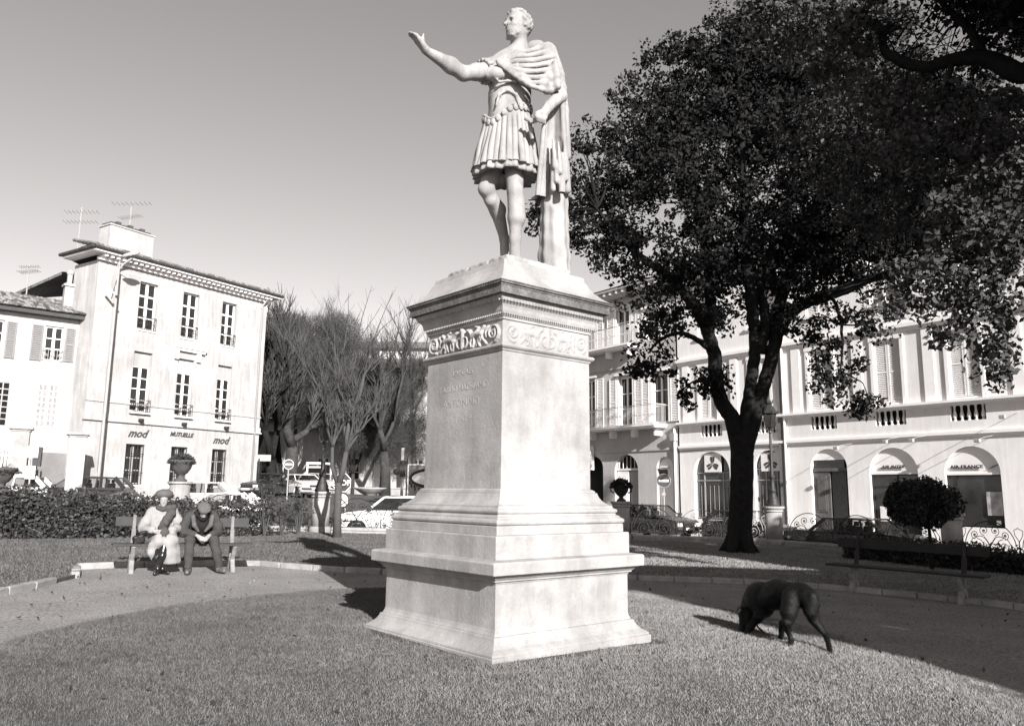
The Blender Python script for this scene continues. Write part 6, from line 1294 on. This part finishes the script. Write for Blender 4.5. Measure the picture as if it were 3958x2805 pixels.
# ================================================================ BENCHES
def bench(x, y, rz, label, wood, L=1.12, sp_=.80):
    t = thing('park_bench', label, 'bench', (x, y, G(x, y)), rz, 'plank benches on cast legs beside the path'); tilt = -.022*math.cos(rz); t.rotation_euler = (0, -math.atan(tilt), rz)
    for i, yy in enumerate((-.36, -.22, -.08)): MB().box(-L, L, yy, yy+.125, .44, .475).build('seat_plank', wood, t, bevel=.006, seg=1)
    MB().box(-L+.03, L-.03, .155, .185, .74, .90).build('back_plank', wood, t, bevel=.006, seg=1)
    for s in (-1, 1):
        q = MB(); X = s*sp_
        q.beam((X, -.28, -.04), (X, -.12, .2), .075, .10).beam((X, .14, -.04), (X, -.04, .2), .075, .10).beam((X, -.12, .18), (X, -.30, .43), .07, .07).beam((X, -.04, .18), (X, .06, .43), .07, .07).box(X-.035, X+.035, -.34, .08, .405, .44).beam((X, -.26, .0), (X, .12, .0), .08, .06)
        q.build('leg', concrete_leg, t, bevel=.012, seg=1)
        MB().beam((X, .02, .40), (X, .11, .70), .07, .05).beam((X, .11, .69), (X, .15, .93), .055, .04).build('back_post', wood_g if wood is woodm else wood, t, bevel=.006, seg=1)
    return t
BX, BY, BR = -5.76, 13.93, math.radians(28.7)
bench(BX+.14*math.cos(BR), BY+.14*math.sin(BR), BR, 'left bench in the sun on which two people sit', woodm)
bench(6.72, 13.79, math.radians(-44.7), 'empty right bench standing in deep shade', mat('shade_toned_bench_wood', .022, .8, .2, 5), 1.25, .86)  # wood colour darkened to carry the deep shade here

# ================================================================ PEOPLE (local frame of the bench: x along it, -y towards the path)
def person(label, off):
    t = thing('person', label, 'person', (BX, BY, G(BX, BY)), BR, 'people sitting on the left bench'); return t
def face(s, c, f, l, u, sc_=1.0):
    c = np.array(c, float); f, l, u = [np.array(v, float)/np.linalg.norm(v) for v in (f, l, u)]; R_ = [list(f), list(l), list(u)]
    P = lambda a, b, d: tuple(c+(f*a+l*b+u*d)*sc_); k = sc_
    s.ell(P(-.005, 0, .03), (.098*k, .076*k, .092*k), .01, R_); s.ell(P(.03, 0, -.045), (.062*k, .056*k, .078*k), .025, R_); s.ell(P(.055, 0, -.095), (.03*k, .03*k, .025*k), .02, R_)
    s.cap(P(.086, 0, .008), P(.112, 0, -.032), .009*k, .014*k, .012); s.cap(P(.083, -.03, .018), P(.083, .03, .018), .012*k, .012*k, .015)
    s.ell(P(.085, 0, -.062), (.014*k, .024*k, .008*k), .008, R_)
    for q in (-1, 1):
        s.ell(P(.088, q*.031, .002), (.016*k, .017*k, .010*k), .008, R_, True); s.ell(P(.070, q*.031, .002), (.013*k, .013*k, .010*k), .004, R_); s.ell(P(-.005, q*.077, -.015), (.02*k, .009*k, .03*k), .006, R_)
    return P
def hand(s, w, palm, fdir, wid, curl, sc_=1.0, r0=.0095):
    w, palm, fdir, wid, curl = [np.array(v, float) for v in (w, palm, fdir, wid, curl)]; fdir /= np.linalg.norm(fdir); wid /= np.linalg.norm(wid); curl /= np.linalg.norm(curl)
    for k in (-.028, -.010, .010, .028): s.cap(tuple(w+wid*k*.6), tuple(palm+wid*k), .018, .013, .012)
    for k, L in ((-.031, .034), (-.011, .042), (.010, .045), (.030, .038)):
        a = palm+wid*k; b = a+fdir*L; c = b+(fdir*.35+curl)*L*.55; s.chain([tuple(a), tuple(b), tuple(c)], [r0+.001, r0, r0-.002], .004)
    a = w*.6+palm*.4-wid*.03; b = a-wid*.022+fdir*.03; c = b+fdir*.028+wid*.01; s.chain([tuple(a), tuple(b), tuple(c)], [.014, .011, .009], .006)
h = .0105
# ---- woman: pale coat, scarf over the shoulder, round cap, tall boots crossed
W1 = person('person in pale coat, grey scarf, round woollen cap and black boots, sitting on the left', 0); wx_ = -.23
hd = (wx_, -.06, 1.205); b = SDF((wx_-.35, -.5, .6), (wx_+.4, .25, 1.4), h)
Pf = face(b, hd, (-.12, -1, -.10), (1, -.12, 0), (0, -.1, 1), 1.0); b.cap((wx_, .02, .98), (wx_, -.03, 1.12), .06, .05, .02)
hand(b, (wx_+.10, -.42, .70), (wx_+.03, -.47, .685), (-1, -.1, -.1), (.1, -.3, 1), (-.2, .9, -.2)); hand(b, (wx_-.14, -.42, .69), (wx_-.06, -.46, .68), (1, -.1, 0), (-.1, -.3, 1), (.2, .9, 0))
b.cap((wx_+.16, -.36, .73), (wx_+.10, -.42, .70), .03, .024, .02); b.cap((wx_-.20, -.36, .72), (wx_-.14, -.42, .69), .03, .024, .02); b.cap((wx_, .02, .98), (wx_, .05, .80), .08, .10, .03)
b.build('body', skinm, W1)
c = SDF((wx_-.5, -.85, .08), (wx_+.55, .3, 1.2), h)
c.chain([(wx_, .04, .60), (wx_, .06, .80), (wx_, .03, .98)], [.20, .185, .15], .06); c.cap((wx_-.15, .03, 1.0), (wx_+.15, .03, 1.0), .085, .085, .06); c.cap((wx_, .02, 1.03), (wx_, 0, 1.06), .09, .075, .03)
c.chain([(wx_+.17, .03, .98), (wx_+.27, -.03, .80), (wx_+.29, -.12, .72), (wx_+.14, -.38, .72)], [.085, .085, .088, .066], .035); c.chain([(wx_-.17, .03, .98), (wx_-.26, -.04, .80), (wx_-.29, -.10, .72), (wx_-.18, -.37, .71)], [.085, .085, .085, .064], .035)
c.cap((wx_-.06, -.05, .52), (wx_-.05, -.45, .545), .14, .11, .05); c.cap((wx_+.12, -.02, .52), (wx_+.12, -.44, .54), .15, .12, .06)
[c.chain([(wx_+x_, -.44+y_, .50), (wx_+x_*1.15+.02, -.44+y_, .34), (wx_+x_*1.3+.03, -.42+y_, .20)], [.085, .080, .070], .04) for x_, y_ in ((.02, .03), (.07, -.02), (.12, .0), (.16, .06), (.10, .12))]; c.chain([(wx_-.13, -.42, .47), (wx_-.15, -.42, .36), (wx_-.12, -.40, .27)], [.09, .07, .05], .04); c.cap((wx_+.08, -.2, .3), (wx_+.1, -.3, .25), .1, .1, .05); c.cap((wx_, .05, .6), (wx_+.1, -.1, .4), .16, .12, .05)
c.disp(lambda X, Y, Z: .006*np.sin(X*34+Z*14)*np.sin(Z*9+1)+.005*np.sin(Y*28+Z*33+X*10)); c.cutbelow(.16); c.build('coat', coatl, W1)
c = SDF((wx_-.3, -.55, .6), (wx_+.35, .2, 1.2), h); c.chain([(wx_-.08, -.06, 1.065), (wx_, -.11, 1.04), (wx_+.09, -.07, 1.075), (wx_+.07, .05, 1.09), (wx_-.06, .05, 1.08), (wx_-.08, -.06, 1.065)], [.04]*6, .02)
c.chain([(wx_+.15, -.04, 1.07), (wx_+.13, -.13, .98), (wx_+.05, -.19, .86), (wx_-.01, -.28, .75), (wx_+.01, -.42, .69), (wx_-.0, -.50, .60)], [.062, .07, .07, .066, .075, .05], .02); c.disp(lambda X, Y, Z: .005*np.sin(X*60+Z*40)); c.build('scarf', scarfm, W1)
c = SDF((wx_-.2, -.3, 1.1), (wx_+.2, .2, 1.45), h); R_ = [[1, 0, 0], [0, 1, .1], [0, -.1, 1]]; c.ell((wx_, -.04, 1.295), (.145, .14, .085), .02); c.cap((wx_-.06, -.06, 1.255), (wx_+.06, -.06, 1.255), .05, .05, .03); c.ell((wx_, -.05, 1.17), (.088, .094, .08), .005, None, True); c.disp(lambda X, Y, Z: .003*np.sin(X*150)*np.sin(Y*140)*np.sin(Z*160)); c.build('cap', capm, W1)
c = SDF((wx_-.2, -.25, 1.1), (wx_+.2, .15, 1.35), .008); c.ell((wx_, -.045, 1.225), (.092, .098, .062), .02); c.ell((wx_, -.15, 1.17), (.068, .06, .075), .01, None, True); c.ell((wx_, -.1, 1.11), (.1, .12, .08), .01, None, True); c.build('hair', hairm, W1)
c = SDF((wx_-.3, -.9, -.05), (wx_+.3, -.2, .6), h); c.chain([(wx_+.03, -.46, .50), (wx_+.0, -.52, .30), (wx_-.05, -.50, .12)], [.066, .058, .045], .03); c.chain([(wx_-.05, -.50, .12), (wx_-.06, -.52, .045), (wx_-.11, -.70, .035)], [.046, .044, .030], .02)
c.chain([(wx_-.10, -.44, .48), (wx_-.09, -.42, .26), (wx_+.02, -.42, .12), (wx_+.04, -.44, .04), (wx_+.10, -.60, .035)], [.062, .056, .045, .045, .030], .025); c.box((wx_-.055, -.47, .02), (.03, .03, .025), .01, .01); c.build('boots', bootm, W1)
MB().add([(wx_+.02+.10*math.cos(a)*(1 if k else .8), -.50+k*.03-.02*math.sin(a*5), .60-.12*k+.015*math.sin(a*6)) for k in range(3) for a in np.linspace(2.4, 5.2, 14)], [(k*14+i, k*14+i+1, (k+1)*14+i+1, (k+1)*14+i) for k in range(2) for i in range(13)]).build('skirt_edge', mat('patterned_skirt', .16, .9, .6, 40), W1, smooth=True)
hb = thing('handbag', 'black handbag lying on the bench beside the pale coat', 'bag', (BX, BY, G(BX, BY)), BR); c = SDF((wx_-.55, -.5, .45), (wx_-.15, -.1, .85), h); c.box((wx_-.36, -.30, .555), (.085, .06, .075), .03, .01, [[.9, .1, .3], [-.1, 1, 0], [-.3, 0, .95]]); c.disp(lambda X, Y, Z: .004*np.sin(X*50+Z*40)); c.build('bag_body', bagm, hb)
MB().tube([(wx_-.40, -.30, .60), (wx_-.34, -.33, .68), (wx_-.24, -.37, .70), (wx_-.27, -.31, .62)], .01, 5).build('strap', bagm, hb)
# ---- man: flat cap, head bowed, forearms on the thighs, hands joined
M1 = person('person in grey jacket and flat cap, bent forward with joined hands, sitting on the right', 0); mx = .38
b = SDF((mx-.4, -.75, .4), (mx+.4, .2, 1.3), h); hc2 = (mx-.0, -.40, 1.02)
face(b, hc2, (.0, -.72, -.70), (1, 0, 0), (0, -.70, .72), 1.0); b.cap((mx, -.22, .98), (mx, -.33, 1.0), .055, .055, .02); b.cap((mx, -.22, .98), (mx, -.1, .8), .08, .11, .03)
hand(b, (mx-.07, -.50, .60), (mx-.035, -.555, .575), (.75, -.55, -.25), (.2, .3, 1), (.6, .7, -.2)); hand(b, (mx+.09, -.50, .60), (mx+.045, -.56, .565), (-.75, -.5, -.25), (-.2, .3, 1), (-.6, .7, -.2))
b.cap((mx-.13, -.43, .64), (mx-.07, -.50, .60), .032, .024, .02); b.cap((mx+.15, -.43, .64), (mx+.09, -.50, .60), .032, .024, .02); b.build('body', skinm, M1)
c = SDF((mx-.5, -.7, .4), (mx+.5, .35, 1.15), h); c.chain([(mx, .05, .60), (mx, -.0, .74), (mx, -.14, .90)], [.19, .20, .17], .06); c.cap((mx-.17, -.16, .93), (mx+.17, -.16, .93), .085, .085, .06)
for s in (-1, 1):
    c.chain([(mx+s*.20, -.17, .92), (mx+s*.275, -.20, .76), (mx+s*.265, -.28, .655), (mx+s*.15+.01, -.44, .635)], [.082, .078, .076, .056], .03)
c.cap((mx-.06, -.12, .52), (mx-.13, -.2, .50), .14, .10, .05); c.cap((mx+.06, -.12, .52), (mx+.13, -.2, .50), .14, .10, .05); c.ell((mx, -.40, .80), (.10, .20, .16), .03, None, True)
c.disp(lambda X, Y, Z: .005*np.sin(X*40+Z*22)*np.sin(Z*26+Y*12)+.003*np.sin(Z*80+X*30)); c.cutbelow(.44); c.build('jacket', jacketm, M1)
c = SDF((mx-.3, -.6, .5), (mx+.3, .1, 1.1), h); c.chain([(mx, -.10, .66), (mx, -.20, .80), (mx, -.25, .93)], [.15, .135, .10], .04); c.chain([(mx-.09, -.18, 1.0), (mx-.10, -.30, .98), (mx, -.36, .90), (mx+.10, -.30, .98), (mx+.09, -.18, 1.0)], [.04, .045, .05, .045, .04], .03); c.build('dark_pullover', knitm, M1)
c = SDF((mx-.35, -.6, .5), (mx+.35, .1, 1.15), h)
for s in (-1, 1): c.chain([(mx+s*.11, -.17, 1.02), (mx+s*.155, -.33, .92), (mx+s*.13, -.355, .78), (mx+s*.055, -.33, .68)], [.028, .036, .040, .022], .015)
c.build('jacket_lapels', jlapel, M1)
MB().ball((mx, -.385, .905), (.035, .02, .03), 8, 5).build('shirt_collar', signwhite, M1)
c = SDF((mx-.5, -.85, .0), (mx+.5, .2, .7), h)
for s, fx_, fy_ in ((-1, mx-.20, -.52), (1, mx+.30, -.46)):
    c.chain([(mx+s*.10, .0, .53), (mx+s*.19, -.42, .545)], [.105, .082], .04); c.chain([(mx+s*.19, -.42, .545), ((mx+s*.19+fx_)/2, -.47, .32), (fx_, fy_, .10)], [.08, .072, .062], .03)
c.disp(lambda X, Y, Z: .004*np.sin(Z*38+X*15)); c.cutbelow(.085); c.build('trousers', trouserm, M1)
c = SDF((mx-.5, -.9, -.02), (mx+.6, -.2, .2), h)
for fx_, fy_, dx in ((mx-.20, -.52, -.03), (mx+.30, -.46, .06)): c.chain([(fx_, fy_, .10), (fx_, fy_-.0, .045), (fx_+dx, fy_-.16, .035)], [.042, .046, .038], .02); c.cap((fx_-dx*.2, fy_+.05, .04), (fx_+dx*.8, fy_-.13, .03), .036, .036, .02)
c.cutbelow(.004); c.build('shoes', shoem, M1)
c = SDF((mx-.25, -.65, .9), (mx+.25, -.15, 1.25), h); R_ = [[1, 0, 0], [0, .80, .60], [0, -.60, .80]]; c.ell((mx, -.425, 1.085), (.112, .135, .062), .02, R_); c.ell((mx, -.50, 1.03), (.092, .055, .014), .02, [[1, 0, 0], [0, .5, .86], [0, -.86, .5]]); c.disp(lambda X, Y, Z: .002*np.sin(X*150)*np.sin(Y*140)); c.build('flat_cap', capm, M1)

# ================================================================ DOG
dg = thing('dog', 'black and tan dog with docked tail sniffing the lawn, trailing its chain', 'dog', (0, 0, 0), 0)
def dp(x, y, Y): v = at(2700+x*.26178, 2180+y*.26178, Y); return (v.x, v.y, v.z)
s = SDF((2.1, 7.9, -.15), (3.75, 10.1, .95), .0105)
rmp = dp(1450, 420, 8.72); shd = dp(900, 470, 9.35); mid_ = dp(1180, 420, 9.02)
s.chain([rmp, mid_, shd], [.105, .125, .145], .07)
s.ell(dp(920, 560, 9.3), (.15, .20, .17), .07); s.ell(dp(1150, 500, 9.05), (.17, .14, .12), .07)
s.chain([shd, dp(800, 560, 9.5), dp(740, 650, 9.5)], [.13, .105, .088], .06)                       # lowered neck
hdd = dp(700, 720, 9.42); s.ell(hdd, (.085, .095, .085), .04); s.chain([hdd, dp(680, 860, 9.38), dp(640, 985, 9.3)], [.075, .055, .034], .03)   # head and muzzle
s.chain([dp(690, 650, 9.45), dp(600, 670, 9.36), dp(565, 725, 9.32)], [.03, .022, .008], .012)      # ear
s.chain([dp(860, 640, 9.5), dp(880, 780, 9.55)], [.03, .02], .012)
# fore legs, mostly behind the head
s.chain([dp(870, 640, 9.45), dp(830, 820, 9.42), dp(760, 960, 9.42), (dp(740, 1040, 9.42)[0], 9.42, -.03)], [.08, .045, .03, .026], .03)
s.chain([dp(960, 620, 9.2), dp(870, 790, 9.2), dp(760, 900, 9.22), (dp(700, 1050, 9.2)[0], 9.2, -.035)], [.085, .05, .032, .028], .03); s.cap((dp(700, 1050, 9.2)[0], 9.2, -.035), (dp(660, 1050, 9.1)[0]-.02, 9.13, -.04), .028, .022, .01)
s.ell(dp(890, 760, 9.15), (.05, .05, .05), .03)
# near hind leg: hip, stifle forward, hock back, foot
s.chain([dp(1380, 480, 8.66), dp(1330, 700, 8.62), dp(1330, 830, 8.62)], [.105, .080, .055], .04); s.chain([dp(1290, 850, 8.6), dp(1320, 980, 8.66), dp(1370, 1110, 8.66)], [.046, .027, .022], .02); s.chain([dp(1370, 1110, 8.66), (dp(1350, 1200, 8.6)[0], 8.6, -.035), (dp(1290, 1230, 8.5)[0], 8.5, -.045)], [.026, .026, .022], .012)
# far hind leg stretched back to the right
s.chain([dp(1560, 500, 8.7), dp(1650, 640, 8.6), dp(1720, 760, 8.56)], [.095, .07, .05], .04); s.chain([dp(1680, 800, 8.56), dp(1780, 920, 8.54), dp(1880, 1050, 8.50)], [.050, .036, .024], .025); s.chain([dp(1880, 1050, 8.50), dp(1925, 1200, 8.38), dp(1945, 1310, 8.30)], [.028, .024, .024], .015); s.cap(dp(1945, 1315, 8.30), dp(1940, 1350, 8.18), .025, .019, .01)
# a hind paw and a second shank lifted behind
s.chain([dp(1240, 880, 8.8), dp(1225, 980, 8.85), dp(1215, 1080, 8.9), dp(1200, 1120, 8.95)], [.04, .026, .024, .022], .015)
s.chain([dp(1530, 420, 8.66), dp(1600, 470, 8.58), dp(1660, 560, 8.54), dp(1640, 700, 8.52)], [.10, .085, .07, .06], .05)
s.chain([dp(1560, 380, 8.62), dp(1680, 470, 8.5), dp(1700, 560, 8.5), dp(1670, 690, 8.5)], [.05, .045, .04, .03], .03)   # short tail
V_, F_ = s.net(); npmesh('body', V_, F_, furm, dg, True)
fa = V_[F_]; fn = np.cross(fa[:, 2]-fa[:, 0], fa[:, 3]-fa[:, 1]); fn /= np.linalg.norm(fn, axis=1)[:, None]+1e-9; fc_ = fa.mean(1); r_ = np.random.RandomState(3); k_ = r_.randint(len(fc_), size=42000)
p_ = fc_[k_]+r_.normal(size=(42000, 3))*.004; n_3 = fn[k_]; ln_ = np.array([.35, -.35, -.55])+r_.normal(size=(42000, 3))*.25; ln_ -= (ln_*n_3).sum(1)[:, None]*n_3; t_3 = n_3*.006+ln_*.022; sd_ = np.cross(n_3, ln_); sd_ /= np.linalg.norm(sd_, axis=1)[:, None]+1e-9
o = npmesh('fur', np.stack([p_-sd_*.0016, p_+sd_*.0016, p_+t_3], 1).reshape(-1, 3), np.arange(126000).reshape(-1, 3), furm, dg); o['kind'] = 'stuff'
c = SDF((2.1, 8.9, .2), (3.2, 9.9, .9), .011); ca = np.array(dp(760, 660, 9.5)); 
MB().tube([tuple(np.array(dp(760+150*math.cos(a)*.65, 690+90*math.sin(a), 9.44+.12*math.sin(a)))) for a in np.linspace(0, 6.28, 15)], .013, 6).build('collar', bagm, dg)
for P_, r_, n_ in ((dp(1330, 610, 8.50), .05, 'flank_patch'),):
    pass
ch_ = thing('dog_chain', 'slack chain hanging from the neck of the dog to the grass', 'chain', (0, 0, 0), 0)
cp = [dp(830, 850, 9.3), dp(880, 930, 9.2), dp(970, 1010, 9.1), dp(1080, 1090, 9.02), dp(1180, 1110, 8.96), dp(1240, 1100, 8.92)]; MB().tube(cp, .011, 5).build('strap', bagm, ch_); MB().tube([dp(980, 1020, 9.08), dp(1070, 1130, 8.9)], .006, 4).build('chain_end', chainm, ch_)
# ================================================================ SIGNS, BOOTH, BILLBOARD, SMALL THINGS
def disc(r, y0, y1, m, n=24): return MB().lathe([(r, y0), (r, y1)], n=n, ax='y')
def noentry(px, py, Y, r, z0, label, ybase=0):
    p = at(px, py, Y); t = thing('no_entry_sign', label, 'road sign', (p.x, Y, 0), -math.atan2(p.x, Y), 'round no entry signs'); MB().tube([(0, .03, z0), (0, .03, p.z)], .035, 8).build('post', irong, t)
    disc(r, -.01, .01, None).build('sign_plate', signred, t, loc=(0, 0, p.z)); MB().box(-r*.72, r*.72, -.02, -.011, p.z-r*.17, p.z+r*.17).build('white_bar', signwhite, t)
    q = MB(); q.tube([(r*1.0*math.cos(a), -.005, p.z+r*1.0*math.sin(a)) for a in np.linspace(0, 6.283, 25)], r*.07, 5); q.build('rim', signwhite if Y > 40 else irong, t); return t
noentry(1116, 1794, 44, .26, S(-12, 44), 'distant no entry sign with white rim in front of the plane trees')
t = noentry(2565, 1857, 37.0, .31, -.4, 'dark no entry sign right of the potted urn, against the white niche'); MB().box(-.2, .2, .04, .07, at(2565, 1830, 37).z-.3, at(2565, 1830, 37).z+.2).build('back_plate', signblack, t); MB().box(-.08, .08, -.01, .02, at(2565, 1905, 37).z-.1, at(2565, 1905, 37).z+.02).build('small_plate', irong, t)
p = at(1322, 1865, 31.5); t = thing('stop_sign', 'octagonal STOP sign half hidden by the young tree trunk', 'road sign', (p.x, 31.5, 0), -.15); zz = p.z
MB().tube([(.12, .03, -.1), (.12, .03, zz)], .03, 8).build('post', irong, t); q = MB().lathe([(.40, -.01), (.40, .01)], n=8, ax='y'); o = q.build('sign_plate', signred, t, loc=(0, 0, zz)); o.rotation_euler = (0, math.pi/8, 0)
q = MB().tube([(.38*math.cos(a), -.012, zz+.38*math.sin(a)) for a in [math.pi/8+k*math.pi/4 for k in range(9)]], .018, 4).build('rim', signwhite, t); text('STOP', .30, .003, signwhite, t, (0, -.016, zz-.1), (math.pi/2, 0, 0), 'stop_lettering', 0, .006)
p = at(1325, 1932, 31.0); t = thing('no_parking_sign', 'round sign with a dark rim and slanting bar under the STOP sign', 'road sign', (p.x, 31.0, 0), -.25); MB().tube([(.1, .03, -.1), (.1, .03, p.z)], .03, 8).build('post', irong, t)
disc(.30, -.008, .008, None).build('sign_plate', signwhite, t, loc=(0, 0, p.z)); MB().tube([(.27*math.cos(a), -.012, p.z+.27*math.sin(a)) for a in np.linspace(0, 6.283, 25)], .034, 5).tube([(-.19, -.014, p.z+.19), (.19, -.014, p.z-.19)], .024, 4).build('rim', signred, t)
# phone booth
p = at(1228, 1930, 58); pt = at(1228, 1795, 58); w = .62; t = thing('phone_booth', 'white framed glass phone booth under the plane trees', 'phone booth', (p.x, 58, p.z-.1), -.2); Hh = pt.z-p.z+.1
q = MB()
for a in (-w, w):
    for b_ in (-w, w): q.box(a-.05, a+.05, b_-.05, b_+.05, 0, Hh)
for z in (0, Hh*.32, Hh-.25): 
    q.box(-w+.05, w-.05, -w-.04, -w+.04, z, z+.10)
q.build('frame', trimw, t); MB().box(-w-.08, w+.08, -w-.08, w+.08, Hh, Hh+.15).build('roof', trimw, t); MB().box(-w+.05, w-.05, -w+.01, -w+.03, .1, Hh-.25).box(w-.03, w-.01, -w+.05, w-.05, .1, Hh).build('pane', glass_d, t); MB().box(-.12, .12, -.3, -.1, Hh*.45, Hh*.68).build('telephone', iron, t)
# billboard with a printed amphitheatre picture
p0 = at(1577, 1922, 42); p1 = at(1577, 1797, 42); t = thing('billboard', 'framed poster panel showing an oval amphitheatre, cut by the pedestal', 'billboard', (p0.x, 42, p0.z), 0.0); Wb, Hb = 2.9, p1.z-p0.z
MB().box(0, Wb, .0, .12, 0, Hb).build('panel', mat('poster_grey', .22, .6, .35, 3), t); MB().box(-.06, 0, -.05, .14, -.02, Hb+.05).box(0, Wb, -.05, .14, Hb, Hb+.06).box(0, Wb, -.05, .14, -.06, 0).box(Wb, Wb+.06, -.05, .14, -.02, Hb+.05).build('frame', trimw, t)
cx_, cz2 = 1.45, Hb*.60; q = MB().lathe([(1.0, -.01), (1.0, 0)], n=32, ax='y'); q.v = [(x*1.42, y, z*Hb*.34) for x, y, z in q.v]; q.build('printed_oval', signblack, t, loc=(cx_, -.003, cz2)); q = MB().lathe([(1.0, -.02), (1.0, -.011)], n=32, ax='y'); q.v = [(x*1.27, y, z*Hb*.235) for x, y, z in q.v]; q.build('printed_oval', signwhite, t, loc=(cx_, -.003, cz2))
for r_ in range(2):
    for k in range(13):
        a = math.pi+.25+k*(math.pi-.5)/12; x, z = cx_+1.46*math.cos(a)*(1-.02*r_), cz2+Hb*(.36+.13*r_)*math.sin(a)*1.0-.12; MB().box(x-.04, x+.04, -.01, -.002, z, z+.13).build('printed_arch', signblack, t)
MB().box(-.42, -.28, -.0, .14, -.3, Hb+.9).build('post', irong, t); MB().box(-.14, -.07, -.02, .1, -.3, Hb+.9).build('post', iron, t)
p = at(1565, 1820, 42.0); t = thing('traffic_light', 'black backed traffic signal beside the poster panel', 'traffic light', (p.x-.1, 41.9, S(p.x, 42)), 0); q = MB().tube([(0, 0, 0), (0, 0, p.z-S(p.x, 42)+.5)], .05, 8); q.build('post', irong, t); MB().box(-.14, .14, -.14, .1, p.z-S(p.x, 42)-.3, p.z-S(p.x, 42)+.55).build('signal_head', iron, t, bevel=.02); disc(.17, -.02, .02, None).build('round_plate', signblack, t, loc=(-.32, -.1, p.z-S(p.x, 42)-.05))
# stone basin, kerb wall and planter across the road
p = at(1430, 1935, 52); t = thing('stone_basin', 'low stone basin across the road in front of the pale house', 'basin', (p.x, 52, S(p.x, 52)), 0); MB().lathe([(.4, -.2), (.4, .05), (.6, .12), (1.0, .4), (1.1, .5), (1.0, .5), (.9, .42)], n=24).build('bowl', wallst, t, smooth=True)
for px, lab, w_, h_ in ((1500, 'long low stone wall across the road left of the poster', 6.5, .55), (1130, 'low stone wall under the plane trees behind the parked saloons', 8, .6)):
    p = at(px, 1925, 60); t = thing('low_wall', lab, 'low wall', (p.x, 60, S(p.x, 60)-.3), .02, 'low stone walls round the park'); n = int(w_/1.1)
    MB().box(-w_/2, w_/2, 0, .4, -.4, h_+.2).build('wall_body', wallst, t)
    for i in range(n): MB().box(-w_/2+i*w_/n+.01, -w_/2+(i+1)*w_/n-.01, -.05, .45, h_+.201, h_+.32).build('coping_stone', wallst, t, bevel=.01, seg=1)
p = at(1065, 1870, 57); t = thing('litter_bin', 'pale boxy bin between the dark plane trunks', 'bin', (p.x, 57, S(p.x, 57)), 0); MB().box(-.7, .7, -.3, .3, 0, 1.2).build('bin_body', irong, t, bevel=.05); MB().box(-.75, .75, -.35, .35, 1.201, 1.3).build('lid', wallst, t, bevel=.03)
p = at(1002, 1772, 50); t = thing('street_name_sign', 'small dark sign on a post at the corner of the white building', 'road sign', (p.x, 50, S(p.x, 50)), 0.2); MB().tube([(0, 0, 0), (0, 0, p.z-S(p.x, 50))], .06, 8).build('post', iron, t); MB().box(-.5, .7, -.03, .03, p.z-S(p.x, 50)-.15, p.z-S(p.x, 50)+.25).build('sign_plate', irong, t)
